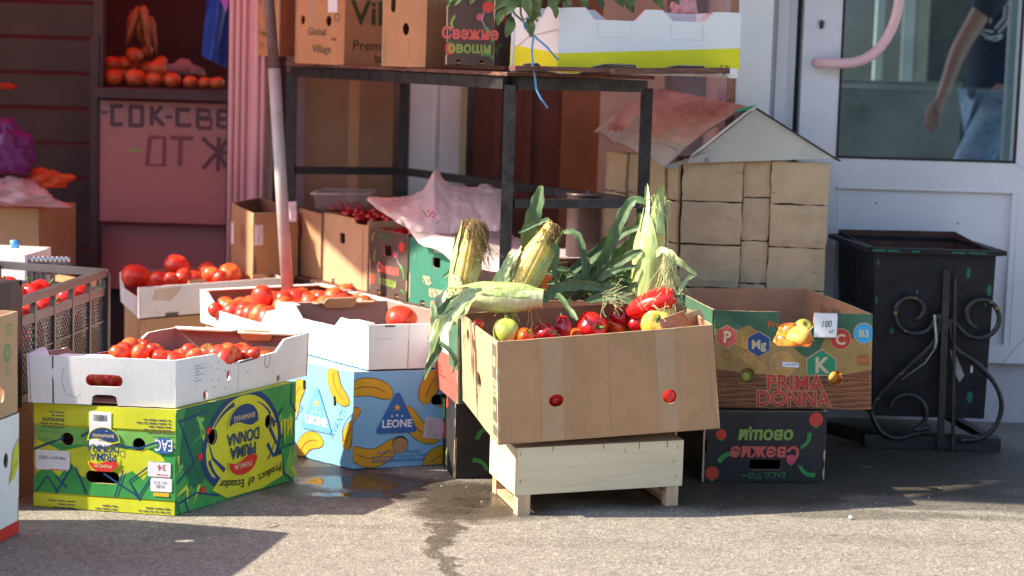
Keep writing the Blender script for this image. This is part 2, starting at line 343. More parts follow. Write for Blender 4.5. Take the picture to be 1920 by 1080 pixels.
# ================================================================ SETTING
# ---- asphalt: one sheet, wet where water has been spilt
def asphalt():
    m, nt, n, l, b = mk('asphalt'); tc = n.new('ShaderNodeTexCoord'); vec = tc.outputs['Object']
    def math_(op, a, b_=None, c=None):
        t = n.new('ShaderNodeMath'); t.operation = op
        for i, x in enumerate((a, b_, c)):
            if x is None: continue
            if isinstance(x, (int, float)): t.inputs[i].default_value = x
            else: l.new(x, t.inputs[i])
        return t.outputs[0]
    big = noise_tex(n, l, 1.7, 5, .6, vec); mid = noise_tex(n, l, 14, 5, .65, vec); fine = noise_tex(n, l, 260, 3, .7, vec)
    vo = n.new('ShaderNodeTexVoronoi'); vo.inputs['Scale'].default_value = 150; l.new(vec, vo.inputs['Vector'])
    vo2 = n.new('ShaderNodeTexVoronoi'); vo2.inputs['Scale'].default_value = 62; l.new(vec, vo2.inputs['Vector'])
    base = ramp(n, l, vo.outputs['Color'], [(0, (.145, .125, .10)), (.35, (.215, .19, .155)), (.75, (.275, .247, .203)), (1, (.40, .365, .31))])
    mul = n.new('ShaderNodeMixRGB'); mul.blend_type = 'MULTIPLY'; mul.inputs[0].default_value = .8; l.new(base.outputs[0], mul.inputs[1])
    r2 = ramp(n, l, mid.outputs['Fac'], [(.25, (.66, .65, .64)), (.48, (.98, .98, .97)), (.75, (1.12, 1.11, 1.08))]); l.new(r2.outputs[0], mul.inputs[2])
    dk = ramp(n, l, vo2.outputs['Color'], [(.02, (.35, .32, .30)), (.10, (1, 1, 1))]); mul2 = n.new('ShaderNodeMixRGB'); mul2.blend_type = 'MULTIPLY'; mul2.inputs[0].default_value = .7
    l.new(mul.outputs[0], mul2.inputs[1]); l.new(dk.outputs[0], mul2.inputs[2])
    # wet patches (world places of the spills), edges broken up by noise
    sep = n.new('ShaderNodeSeparateXYZ'); wob = noise_tex(n, l, 5, 6, .7, vec)
    wv = n.new('ShaderNodeVectorMath'); wv.operation = 'MULTIPLY_ADD'; l.new(wob.outputs['Color'], wv.inputs[0]); wv.inputs[1].default_value = (.26, .20, 0); ad = n.new('ShaderNodeVectorMath'); ad.operation = 'ADD'
    ad.inputs[1].default_value = (-.13, -.10, 0); l.new(vec, ad.inputs[0]); l.new(ad.outputs[0], wv.inputs[2]); l.new(wv.outputs[0], sep.inputs[0])
    def ell(cx, cy, rx, ry, k=1.0, rot=0):
        dx = math_('SUBTRACT', sep.outputs[0], cx); dy = math_('SUBTRACT', sep.outputs[1], cy)
        c_, s_ = math.cos(rot), math.sin(rot)
        ax = math_('ADD', math_('MULTIPLY', dx, c_/rx), math_('MULTIPLY', dy, s_/rx)); ay = math_('ADD', math_('MULTIPLY', dx, -s_/ry), math_('MULTIPLY', dy, c_/ry))
        d2 = math_('ADD', math_('MULTIPLY', ax, ax), math_('MULTIPLY', ay, ay))
        t = n.new('ShaderNodeMapRange'); t.inputs[1].default_value = 1.35; t.inputs[2].default_value = .60; t.inputs[3].default_value = 0; t.inputs[4].default_value = k; l.new(d2, t.inputs[0]); return t.outputs[0]
    def mx(L):
        a = L[0]
        for x in L[1:]: a = math_('MAXIMUM', a, x)
        return a
    wet = mx([ell(-.38, 5.17, .28, .19), ell(-.05, 5.05, .20, .24), ell(-.12, 4.90, .12, .12, .95), ell(-.155, 4.68, .030, .20, .85, .05), ell(-.12, 4.42, .024, .24, .75, .15), ell(-.08, 4.1, .026, .3, .7, .1), ell(.04, 4.90, .10, .05, .7), ell(1.15, 5.16, .5, .07, .6), ell(-.75, 4.62, .12, .05, .3), ell(-.3, 4.72, .22, .03, .22), ell(.9, 4.75, .3, .06, .16), ell(.2, 4.62, .25, .06, .14), ell(.75, 5.02, .6, .05, .5),
              ell(1.0, 5.62, 1.0, .42), ell(1.7, 5.5, .9, .36), ell(.5, 5.3, .5, .3), ell(-.6, 5.35, .3, .2), ell(-.2, 4.96, .30, .04, .35)])
    pud = mx([ell(-.40, 5.20, .17, .10), ell(-.36, 5.06, .15, .035), ell(-.06, 5.04, .09, .06, .7), ell(-.12, 4.92, .07, .05, .5), ell(1.48, 5.35, .20, .05, .45)])
    mixw = n.new('ShaderNodeMixRGB'); l.new(math_('MULTIPLY', wet, .90), mixw.inputs[0]); l.new(mul2.outputs[0], mixw.inputs[1])
    dark = n.new('ShaderNodeMixRGB'); dark.blend_type = 'MULTIPLY'; dark.inputs[0].default_value = 1; l.new(mul2.outputs[0], dark.inputs[1]); dark.inputs[2].default_value = (.17, .155, .135, 1); l.new(dark.outputs[0], mixw.inputs[2])
    # far off / foreground greyer and cracks
    cr = n.new('ShaderNodeTexVoronoi'); cr.feature = 'DISTANCE_TO_EDGE'; cr.inputs['Scale'].default_value = .8; l.new(wv.outputs[0], cr.inputs['Vector'])
    crm = n.new('ShaderNodeMapRange'); crm.inputs[1].default_value = .004; crm.inputs[2].default_value = .010; crm.inputs[3].default_value = 1.0; crm.inputs[4].default_value = 1; l.new(cr.outputs['Distance'], crm.inputs[0])
    m3 = n.new('ShaderNodeMixRGB'); m3.blend_type = 'MULTIPLY'; m3.inputs[0].default_value = 1; l.new(mixw.outputs[0], m3.inputs[1]); l.new(crm.outputs[0], m3.inputs[2])
    l.new(m3.outputs[0], b.inputs['Base Color'])
    rg = math_('SUBTRACT', .85, math_('MULTIPLY', wet, .42)); rg = math_('SUBTRACT', rg, math_('MULTIPLY', pud, .40)); rg = math_('MAXIMUM', rg, .02); l.new(rg, b.inputs['Roughness'])
    b.inputs['Specular IOR Level'].default_value = .5
    hh = math_('ADD', math_('MULTIPLY', vo.outputs['Distance'], .8), fine.outputs['Fac'])
    bu = n.new('ShaderNodeBump'); bu.inputs['Distance'].default_value = .0022; l.new(hh, bu.inputs['Height'])
    st = math_('SUBTRACT', 1.0, math_('MULTIPLY', pud, .985)); l.new(st, bu.inputs['Strength'])
    wvb = noise_tex(n, l, 22, 2, .5, vec); b2 = n.new('ShaderNodeBump'); b2.inputs['Distance'].default_value = .0015; b2.inputs['Strength'].default_value = .25; l.new(wvb.outputs['Fac'], b2.inputs['Height']); l.new(bu.outputs[0], b2.inputs['Normal'])
    l.new(b2.outputs[0], b.inputs['Normal']); return m
mb = MB(); R_ = 60; k = 24
mb.add([(-R_, -R_, 0), (R_, -R_, 0), (R_, R_, 0), (-R_, R_, 0)], [(0, 1, 2, 3)], asphalt()); struct(mb.build('ground'))

pvc = mat('white_plastic', (.72, .71, .75), .35, .07, 2.2, .05, 60); MT['pvc'] = pvc
pvc_rib = mat('ribbed_cladding', (.72, .40, .42), .4, .05, 3, .05, 60); plaster = mat('plaster', (.62, .55, .55), .8, .10, 5, .4, 60); MT['plaster'] = plaster
maroon = mat('maroon_paint', (.15, .035, .02), .5, .25, 5, .15, 40); orange_w = mat('orange_brown_paint', (.33, .11, .045), .5, .2, 5, .1, 40)
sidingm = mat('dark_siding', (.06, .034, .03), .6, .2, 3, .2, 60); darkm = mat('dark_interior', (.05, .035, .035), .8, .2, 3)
iron = mat('black_iron', (.014, .014, .017), .42, .5, 30, .35, 120, col2=(.035, .03, .03)); MT['iron'] = iron
rusty = mat('rusty_shelf_wood', (.13, .045, .03), .7, .5, 12, .4, 60, col2=(.20, .09, .06), stretch=(1, 4, 8)); MT['rusty'] = rusty
# ---- back wall of the stall recess, with a door, panels
def wallbox(name, x0, x1, y0, y1, z0, z1, m, label, cat='wall'):
    mb = MB(); mb.box(((x0+x1)/2, (y0+y1)/2, (z0+z1)/2), (x1-x0, y1-y0, z1-z0), m); o = mb.build(name, loc=((x0+x1)/2, (y0+y1)/2, z0)); tag(o, label, cat); return o
wallbox('recess_wall', -.85, .70, 7.34, 7.5, 0, 3.0, plaster, 'pale pinkish plaster wall at the back of the recess behind the metal rack')
# pink ribbed column
mb = MB(); xa, xb = P(425, 300, 7.1).x, P(497, 300, 7.1).x; n_ = 6; wr = (xb-xa)/n_
mb.box(((xa+xb)/2, 7.22, 1.5), (xb-xa, .2, 3), pvc_rib)
for i in range(n_):
    x = xa+(i+.5)*wr
    if i != 3: mb.tube([(x, 7.118, 0), (x, 7.118, 3)], wr*.44, pvc_rib, 10)
tag(mb.build('ribbed_column', loc=(xa, 7.12, 0)), 'pink ribbed plastic clad column between the dark stall opening and the rack', 'column')
# big flat carton leaning behind the rack
t = thing('flattened_carton', 'tall brown corrugated carton standing behind the rack below the table', 'box', (-.67, 7.25, 0))
mb = MB(); x0, x1 = P(572, 220, 7.24).x, P(738, 220, 7.24).x
f = Face((x0, 7.24, .25), (x1, 7.22, .25), (x1, 7.22, 1.12), (x0, 7.24, 1.12), .01); f.panel(mb, 'kraft_dark', 'kraft_in', 'kraft', t=.05); f.rect(mb, f.w*.5, 0, f.w*.62, f.h, 'kraft', 1); mb.build('front_panel', t)
# white door panel, yellow strip, maroon door
t = thing('white_door', 'white flat door behind the rack with a pale yellow strip on its edge', 'door', (P(815, 300, 7.3).x, 7.3, 0))
mb = MB(); x0, x1 = P(768, 300, 7.3).x, P(862, 300, 7.3).x; mb.box(((x0+x1)/2, 7.28, 1.1), (x1-x0, .05, 2.2), pvc); mb.tube([(x0+.26*(x1-x0)*2, 7.27, 0), (x0+.26*(x1-x0)*2, 7.27, 2.2)], .02, pvc, 8); mb.build('door_leaf', t)
mb = MB(); mb.box((x1+.012, 7.25, .55), (.022, .03, 1.0), flat('yellow_strip', (.50, .42, .26))); mb.build('edge_strip', t)
t = thing('brown_door', 'reddish brown wooden door in the shade behind the metal rack', 'door', (P(1000, 300, 7.3).x, 7.3, 0))
mb = MB(); x0, x1 = P(885, 300, 7.3).x, P(1050, 300, 7.3).x; mb.box(((x0+x1)/2, 7.3, 1.1), (x1-x0, .06, 2.2), maroon)
for q in (.28, .62): mb.box((x0+(x1-x0)*q, 7.262, 1.1), (.028, .02, 2.2), maroon)
mb.build('door_leaf', t)
mb = MB(); x2 = P(1125, 300, 7.3).x; mb.box(((x1+x2)/2, 7.27, 1.1), (x2-x1, .08, 2.2), orange_w); mb.build('side_board', t)
wallbox('recess_pilaster', P(1122, 300, 7.2).x, P(1240, 300, 7.2).x, 7.18, 7.34, 0, 3, mat('peach_plaster', (.62, .40, .30), .8, .15, 6, .4, 50), 'peach plaster pilaster with peeling paint beside the brown door', 'pilaster')
# ---- shop front with the plastic door
YD = 6.42
mb = MB(); mb.box((1.9, YD+.12, .11), (2.5, .24, .22), mat('pink_plinth', (.55, .50, .52), .8, .1, 8, .4, 50)); tag(mb.build('plinth', loc=(1.9, YD, 0)), 'low pinkish concrete plinth under the white shop door', 'plinth')
xw = .70
mb = MB(); xr = P(1492, 100, YD).x; mb.box(((xw+xr)/2, YD+.14, 1.5), (xr-xw, .28, 3), pvc); mb.box((xw+.02, YD-.01, 1.5), (.05, .02, 3), pvc); mb.box((xr-.045, YD-.008, 1.5), (.035, .016, 3), pvc)
mb.box(((xw+xr)/2, YD+.14, 2.8), (xr-xw, .3, .3), pvc); tag(mb.build('door_surround', loc=(xw, YD, 0)), 'pale pink plastic wall strip left of the glazed shop door', 'door surround')
wallbox('recess_side_wall', xw-.02, xw+.06, YD+.28, 7.34, 0, 3, plaster, 'pinkish side wall of the recess behind the small house')
door = thing('shop_door', 'white plastic shop door with a large glass pane and a curved pull handle', 'door', (1.3, YD, .2))
pc = lambda px, py: P(px, py, YD)
xl = pc(1502, 100).x; xg0 = pc(1573, 150).x; xg1 = pc(1906, 150).x; xr2 = pc(1975, 300).x; zg = pc(1700, 297).z; zb = .20
fr = MB()
fr.box(((xl+xg0)/2, YD, 1.35), (xg0-xl, .07, 2.3), pvc); fr.box(((xr2+xg1)/2, YD, 1.35), (xr2-xg1, .07, 2.3), pvc)
pz1 = pc(1700, 354).z; pz0 = pc(1880, 645).z; px0 = xg0+.012; px1 = pc(1898, 500).x
fr.box(((xg0+xg1)/2, YD, (zg+pz1)/2), (xg1-xg0, .07, zg-pz1), pvc); fr.box(((xg0+xg1)/2, YD, (zb+pz0)/2), (xg1-xg0, .07, pz0-zb), pvc); fr.box(((xg0+xg1)/2, YD, 2.45), (xg1-xg0, .07, .1), pvc)
fr.build('door_frame', door)
mb = MB(); mb.box(((xg0+xg1)/2, YD+.004, (pz0+pz1)/2), (xg1-xg0, .045, pz1-pz0), pvc); mb.build('lower_panel', door)
seam = flat('seam_grey', (.36, .36, .38)); mb = MB()
for (x, z, dx, dz) in ((xg1, zb+.0, .07, .09), (xg1, zg, .07, -.05), (xl, zb, .075, .09)): mb.beam((x, YD-.0356, z), (x+dx, YD-.0356, z+dz), .0012, .0012, seam)
for (a, b_, c, d_) in ((px0, pz1, px1, pz1), (px0, pz0, px1, pz0), (px0, pz0, px0, pz1), (px1, pz0, px1, pz1)): mb.beam((a, YD-.0345, b_), (c, YD-.0345, d_), .004, .004, pvc)
mb.build('bead', door)
gk = flat('gasket', (.03, .03, .035)); mb = MB()
for (x, y) in ((1793, 417), (1700, 500), (1640, 380)): q = pc(x, y); mb.box((q.x, YD-.0245, q.z), (.006, .002, .004), gk)
mb.build('scuff', door); mb = MB()
for a, b_ in (((xg0, zg), (xg0, 2.4)), ((xg1, zg), (xg1, 2.4))): mb.box((a[0], YD-.03, (a[1]+b_[1])/2), (.008, .014, b_[1]-a[1]), gk)
mb.box(((xg0+xg1)/2, YD-.03, zg), (xg1-xg0+.008, .0145, .008), gk)
mb.box((px1+.004, YD-.028, (pz0+pz1)/2), (.004, .006, pz1-pz0), gk); mb.build('gasket', door)
gm, nt, n, l, b = mk('door_glass'); n.remove(b); g1 = n.new('ShaderNodeBsdfGlossy'); g1.inputs['Roughness'].default_value = 0; g1.inputs[0].default_value = (.9, .95, 1, 1); t1 = n.new('ShaderNodeBsdfTransparent'); t1.inputs[0].default_value = (.80, .88, .90, 1)
mx_ = n.new('ShaderNodeMixShader'); lw = n.new('ShaderNodeFresnel'); lw.inputs[0].default_value = 1.62; l.new(lw.outputs[0], mx_.inputs[0]); l.new(t1.outputs[0], mx_.inputs[1]); l.new(g1.outputs[0], mx_.inputs[2]); l.new(mx_.outputs[0], n['Material Output'].inputs[0])
mb = MB(); mb.box(((xg0+xg1)/2, YD+.0, (zg+2.4)/2), (xg1-xg0, .006, 2.4-zg), gm); mb.build('glass_pane', door)
mb = MB(); hx, hz = pc(1528, 118).x, pc(1528, 118).z; pts = []
for k in range(19):
    a = -PI/2 + PI*k/18; pts.append((hx+.06+.185*math.cos(a)**.8 if math.cos(a) > 0 else hx+.06, YD-.085, hz+.23+.23*math.sin(a)))
pts = [(hx, YD-.03, hz), (hx+.005, YD-.07, hz), (hx+.03, YD-.085, hz)] + pts + [(hx+.03, YD-.085, hz+.46), (hx, YD-.07, hz+.46), (hx, YD-.03, hz+.46)]
mb.tube(pts, .0165, mat('handle_plastic', (.80, .50, .52), .25, .03), 12); mb.build('pull_handle', door)
mb = MB(); q = pc(1537, 47); mb.box((q.x, YD-.038, q.z), (.011, .01, .024), gk); mb.lathe([(.011, -.006), (.011, .006), (.0, .006)], MT['grey_ink'], 12, (q.x, YD-.036, q.z+.006), Matrix.Rotation(PI/2, 3, 'X')); mb.build('keyhole', door)
mb = MB(); mb.box((pc(1496, 100).x, YD+.03, 1.4), (xl-xr, .02, 2.4), gk); tag(mb.build('door_gap_seal', loc=(xr, YD, .2)), 'dark rubber seal strip in the gap left of the shop door', 'seal')
# white post
mb = MB(); a0, a1 = P(1383, 100, 6.3).x, P(1447, 100, 6.3).x; mb.box(((a0+a1)/2, 6.33, 1.5), (a1-a0, .06, 3), mat('white_post', (.74, .77, .76), .45, .03)); mb.build
post = thing('white_post', 'bluish white square post rising behind the roof of the small house', 'post', ((a0+a1)/2, 6.33, 0)); mb.build('post_body', post)
mb = MB(); mb.box((a0-.012, 6.35, 1.5), (.02, .04, 3), mat('tan_edge', (.42, .26, .18), .7, .2)); mb.build('wooden_edge', post)
# ---- inside of the shop behind the glass
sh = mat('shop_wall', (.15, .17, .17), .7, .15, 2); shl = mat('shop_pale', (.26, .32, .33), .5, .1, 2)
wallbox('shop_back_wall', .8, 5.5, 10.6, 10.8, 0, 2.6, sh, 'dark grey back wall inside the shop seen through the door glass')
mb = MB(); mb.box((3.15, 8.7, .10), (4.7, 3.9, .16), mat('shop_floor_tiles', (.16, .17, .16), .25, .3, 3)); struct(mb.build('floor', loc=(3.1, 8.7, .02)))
t = thing('glass_display_case', 'pale framed display case standing in the shop behind the door glass', 'display case', (2.1, 10.1, .18))
for q, (u0, u1) in enumerate(((1640, 1655), (1690, 1712))):
    mb = MB(); mb.box(((P(u0, 80, 10.1).x+P(u1, 80, 10.1).x)/2, 10.1, 1.25), (P(u1, 80, 10.1).x-P(u0, 80, 10.1).x, .05, 1.2), shl); mb.build('upright', t)
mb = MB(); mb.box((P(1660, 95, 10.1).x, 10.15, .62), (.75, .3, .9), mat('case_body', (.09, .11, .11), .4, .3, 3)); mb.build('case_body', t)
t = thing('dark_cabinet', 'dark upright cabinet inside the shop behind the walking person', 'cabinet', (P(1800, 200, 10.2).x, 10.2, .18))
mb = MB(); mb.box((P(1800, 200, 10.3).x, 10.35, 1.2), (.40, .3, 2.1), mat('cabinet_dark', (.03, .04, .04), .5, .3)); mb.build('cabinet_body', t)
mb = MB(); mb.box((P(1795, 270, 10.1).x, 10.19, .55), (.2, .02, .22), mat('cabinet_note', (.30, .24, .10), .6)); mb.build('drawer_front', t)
mb = MB(); mb.box((P(1899, 150, 7.3).x, 7.3, 1.3), (.05, .05, 2.3), shl); tag(mb.build('inner_door_post', loc=(P(1899, 150, 7.3).x, 7.3, .15)), 'pale grey upright inside the shop at the right edge of the glass', 'post')
# ---- dark stall at the left: siding wall, back, red awning above
t = thing('siding_wall', 'dark brown wall of horizontal planks at the far left of the stall', 'wall', (-2.0, 7.6, 0))
mb = MB(); xs0, xs1 = -2.9, P(178, 300, 7.6).x
for i in range(12):
    z0 = .1+i*.133; zz = z0+.118; mb.add([(xs0, 7.6, z0), (xs1, 7.6, z0), (xs1, 7.575, zz), (xs0, 7.575, zz), (xs0, 7.62, zz+.015), (xs1, 7.62, zz+.015)], [(0, 1, 2, 3), (3, 2, 5, 4)], sidingm)
mb.build('planks', t); mb = MB(); mb.box((xs1+.02, 7.58, 1), (.035, .06, 2.0), sidingm); mb.build('corner_trim', t)
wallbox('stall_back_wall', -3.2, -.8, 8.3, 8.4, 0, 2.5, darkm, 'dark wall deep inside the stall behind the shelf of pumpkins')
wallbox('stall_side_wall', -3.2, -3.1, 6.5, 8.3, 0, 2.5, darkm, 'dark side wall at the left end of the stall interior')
# freezer with the painted board
t = thing('market_counter', 'white counter front with hand painted Cyrillic juice lettering below a shelf of pumpkins', 'counter', (-1.7, 7.45, 0))
YC = 7.42; fp = lambda px, py: P(px, py, YC)
x0, x1 = fp(186, 300).x, fp(426, 300).x; z1 = fp(186, 188).z; z0 = fp(186, 414).z
body = mat('counter_red_shade', (.35, .145, .135), .5, .05, 2); mb = MB(); mb.box(((x0+x1)/2, YC+.3, z0-.13), (x1-x0, .5, .26), body)  # white board; the awning's red shade is put into its colour
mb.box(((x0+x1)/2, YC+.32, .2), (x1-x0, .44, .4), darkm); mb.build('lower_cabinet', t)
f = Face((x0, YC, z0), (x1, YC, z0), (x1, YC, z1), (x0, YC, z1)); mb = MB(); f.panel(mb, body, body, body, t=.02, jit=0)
mk_ = flat('painted_letters', (.10, .045, .055)); fd = flat('faded_letters', (.17, .055, .06)); W = f.w; s_ = W/240.
def stroke(pts, m=mk_, wd=8): f.line(mb, [(x*s_, (226-y)*s_) for x, y in pts], wd*s_, m, 2)
stroke([(4, 22), (16, 22)], wd=6)
stroke([(44, 10), (24, 10)]); stroke([(24, 6), (24, 46)]); stroke([(22, 44), (44, 44)])
stroke([(56, 10), (80, 10)]); stroke([(58, 8), (58, 46)]); stroke([(80, 8), (80, 46)]); stroke([(54, 45), (82, 45)])
stroke([(98, 8), (98, 44)]); stroke([(117, 8), (100, 26)]); stroke([(100, 24), (121, 44)])
stroke([(124, 27), (137, 27)], wd=6)
stroke([(170, 13), (146, 13)]); stroke([(146, 9), (146, 44)]); stroke([(144, 42), (172, 42)])
stroke([(184, 10), (184, 46)]); stroke([(184, 12), (206, 14), (206, 26), (186, 28)]); stroke([(186, 28), (210, 30), (208, 46), (184, 46)])
stroke([(222, 12), (222, 44)]); stroke([(222, 13), (238, 13)]); stroke([(222, 28), (237, 28)]); stroke([(222, 43), (238, 43)])
stroke([(56, 91), (80, 91)], MT['olive'], 6)
stroke([(95, 66), (122, 66), (122, 118), (90, 118), (95, 66)], fd, 9); stroke([(133, 66), (176, 66)], fd, 9); stroke([(153, 66), (151, 118)], fd, 9)
stroke([(193, 64), (205, 76), (224, 90), (238, 92)]); stroke([(195, 122), (208, 106), (222, 90)]); stroke([(224, 62), (223, 126)]); stroke([(238, 66), (226, 92)]); stroke([(238, 120), (226, 94)])
mb.build('lettered_board', t)
mb = MB(); mb.box(((x0+x1)/2, YC+.15, z1+.03), (x1-x0+.02, .45, .035), darkm); mb.build('shelf_edge', t)
mb = MB(); mb.box((x0-.018, YC+.01, .72), (.03, .04, .9), darkm); mb.build('frame_post', t); mb = MB(); mb.box((x1+.004, YC+.01, .72), (.012, .04, .9), darkm); mb.build('frame_post', t)
SHZ = z1+.05
# awnings: red cloth carried above the frame; outline given by where its shade falls (effective ground points)
AH = 2.45; sh_ = lambda x, y: (x - 1.2*AH, y - .16*AH, AH)
red_cloth, nt, n, l, b = mk('red_awning_cloth'); n.remove(b)
d1 = n.new('ShaderNodeBsdfDiffuse'); d1.inputs[0].default_value = (.60, .07, .06, 1); t1 = n.new('ShaderNodeBsdfTranslucent'); t1.inputs[0].default_value = (.95, .16, .14, 1); m1 = n.new('ShaderNodeMixShader'); m1.inputs[0].default_value = .72
l.new(d1.outputs[0], m1.inputs[1]); l.new(t1.outputs[0], m1.inputs[2]); l.new(m1.outputs[0], n['Material Output'].inputs[0])
out_ = [(-4.2, 6.35), (-.72, 6.36), (-.66, 7.05), (-.10, 7.09), (.02, 6.59), (.55, 6.16), (1.32, 5.87), (1.38, 5.52), (1.0, 5.20), (1.9, 5.17), (6.2, 5.17), (6.2, 9.6), (-4.2, 9.6)]
tp = [V(sh_(*p)) for p in out_]
grey_cloth = mat('grey_awning_cloth', (.30, .31, .33), .8, .1, 3)
def cloth(poly, m, label):
    vs, fs = triangulate(poly, [], .35); wz = lambda x, y: AH+.03*math.sin(x*3)+.02*math.sin(y*4)
    mb = MB(); mb.add([(x, y, wz(x, y)) for x, y in vs], fs, m); mb.add([(x, y, wz(x, y)+.005) for x, y in vs], [tuple(reversed(f)) for f in fs], m)
    tag(mb.build('awning', loc=(poly[0][0], 6.5, AH)), label, 'awning')
XS = -.62; full = [(p.x, p.y) for p in tp]
def clipx(poly, x0, keep):
    o = []
    for i in range(len(poly)):
        a, b = poly[i], poly[(i+1) % len(poly)]; ia, ib = (a[0] < x0) == keep, (b[0] < x0) == keep
        if ia: o.append(a)
        if ia != ib: t = (x0-a[0])/(b[0]-a[0]); o.append((x0, a[1]+(b[1]-a[1])*t))
    return o
cloth(clipx(full, XS, True), red_cloth, 'red cloth awning stretched above the left of the stall, casting pink shade')
cloth(clipx(full, XS, False), grey_cloth, 'grey cloth awning above the shop door, right of the red one')
# ---- across the street: a building added to cut the sky light, and the parked car that the shop glass mirrors
op = thing('sky_blocking_building', 'long plain building added across the street to block sky light, mirrored in the door glass', 'building', (2, -17, 0))
mb = MB(); mb.box((2, -19, 3.6), (44, 4, 7.2), mat('facade_grey', (.20, .20, .19), .8, .2, 2, .2, 20)); mb.build('wall', op)
for k in range(12):
    for zz in (1.7, 4.9):
        x = -18+k*3.5; mb = MB(); mb.box((x, -16.98, zz), (1.5, .08, 1.5), MT['grey_ink']); mb.box((x, -16.93, zz), (1.3, .06, 1.3), mat('dark_pane', (.02, .03, .035), .05) if 'pane' not in MT else MT['pane']); MT['pane'] = mb.m[-1]; mb.build('window', op)
carp = mat('car_paint', (.03, .035, .04), .12, .1, 2, coat=1); glassd = mat('car_glass', (.012, .016, .02), .03); MT['carp'] = carp
cx, cy = 3.3, -4.2; car = thing('parked_car', 'dark parked hatchback behind the camera, mirrored in the door glass', 'car', (cx, cy, 0))
prof = [(-2.15, .35), (-2.2, .62), (-2.0, .82), (-1.1, .95), (-.45, 1.38), (.9, 1.44), (1.75, 1.12), (2.05, .98), (2.12, .45), (2.0, .28), (-2.0, .28)]
mb = MB(); N = len(prof); vs = [(cx+x, cy+s*(.84 if z < .96 else .84-.36*(z-.95)), z) for s in (-1, 1) for x, z in prof]
mb.add(vs, [tuple(range(N-1, -1, -1)), tuple(range(N, 2*N))]+[(i, (i+1) % N, (i+1) % N+N, i+N) for i in range(N)], carp); mb.build('body', car)
for s in (-1, 1):
    for pts in ([(-.95, .99), (-.42, 1.32), (.15, 1.36), (.15, .99)], [(.22, .99), (.22, 1.36), (.85, 1.37), (1.5, 1.08), (1.5, .99)]):
        mb = MB(); mb.add([(cx+x, cy+s*(.85-.36*(max(z, .95)-.95)+.006), z) for x, z in pts], [tuple(range(len(pts)))], glassd); mb.build('side_window', car)
    for x in (-1.35, 1.35):
        mb = MB(); mb.lathe([(.0, -.09), (.30, -.10), (.32, -.06), (.32, .06), (.30, .10), (.0, .09)], MT['gasket'], 24, (cx+x, cy+s*.76, .32), Matrix.Rotation(PI/2, 3, 'X')); w_ = mb.build('wheel', car)
        mb = MB(); mb.lathe([(.0, -.115), (.17, -.11), (.20, -.10), (.20, .10), (.17, .11), (.0, .115)], mat('rim_metal', (.6, .6, .62), .25, .05, metal=1), 20, (cx+x, cy+s*.76, .32), Matrix.Rotation(PI/2, 3, 'X')); mb.build('hub', w_)
mb = MB(); mb.tube([(cx-.95, cy+.862, .97), (cx+1.6, cy+.862, .97)], .012, mat('chrome', (.8, .8, .8), .12, .02, metal=1), 8); mb.build('chrome_strip', car)
mb = MB(); mb.tube([(cx-.6, cy+.875, .80), (cx-.42, cy+.875, .80)], .014, MT['carp'], 8); mb.build('door_handle', car)
# ================================================================ RACK
RK = dict(A=V((-.785, 6.94, 0)), B=V((-.40, 7.08, 0)), Cc=V((.378, 5.86, 0)), D=V((-.022, 5.7, 0)))
rack = thing('metal_rack', 'black angle iron rack with a rusty board top standing in front of the brown door', 'rack', (RK['D']+RK['B'])/2)
for k_, o_ in RK.items():
    mb = MB(); mb.beam(o_, o_+V((0, 0, 1.06)), .034, .034, iron, up=(0, 1, 0)); mb.build('leg', rack)
def rail(a, b, z, th=.03, wd=.03, m=iron, name='rail'):
    mb = MB(); a = RK[a]+V((0, 0, z)); b = RK[b]+V((0, 0, z)); d = (b-a).normalized()*.018; mb.beam(a+d, b-d, wd, th, m); mb.build(name, rack)
for z, th in ((1.065, .034), (.722, .026), (.330, .034)):
    for a, b in (('A', 'D'), ('D', 'Cc'), ('Cc', 'B'), ('B', 'A')): 
        if not (z == .722 and (a, b) == ('A', 'D')): rail(a, b, z, th)
for z, nm in ((.350, 'lower_shelf'), (1.088, 'table_board')):
    mb = MB(); q = [RK[k]+V((0, 0, z-.002)) for k in ('D', 'Cc', 'B', 'A')]
    if nm == 'table_board':
        q[0] += V((-.01, -.035, 0)); q[1] += V((.02, -.02, 0)); q[3] += V((-.02, -.03, 0))
    mb.hexa(q, [p+V((0, 0, .010)) for p in q], rusty); mb.build(nm, rack)
mb = MB(); a = P(1135, 133, 5.64); b = P(1346, 132, 5.72); mb.beam(a, b, .20, .016, rusty); mb.beam(P(960, 127, 5.62), P(1140, 131, 5.66), .12, .012, rusty); mb.build('plank', rack)
TOPZ = 1.099
# leaning pole
pole = thing('leaning_pole', 'dull grey metal pole leaning in front of the rack beside the pink column', 'pole', P(540, 560, 6.35))
mb = MB(); a = P(540, 560, 6.35); b = P(514, 128, 6.35); c = P(494, -140, 6.35); mb.tube([a, b], .0200, mat('pole_paint', (.40, .38, .36), .4, .12, 12, .1, 60), 14); mb.build('lower_tube', pole)
mb = MB(); mb.tube([b+(c-b).normalized()*.001, c], .0175, mat('pole_rust', (.16, .10, .09), .6, .35, 14, .3, 80), 14); mb.build('upper_tube', pole)

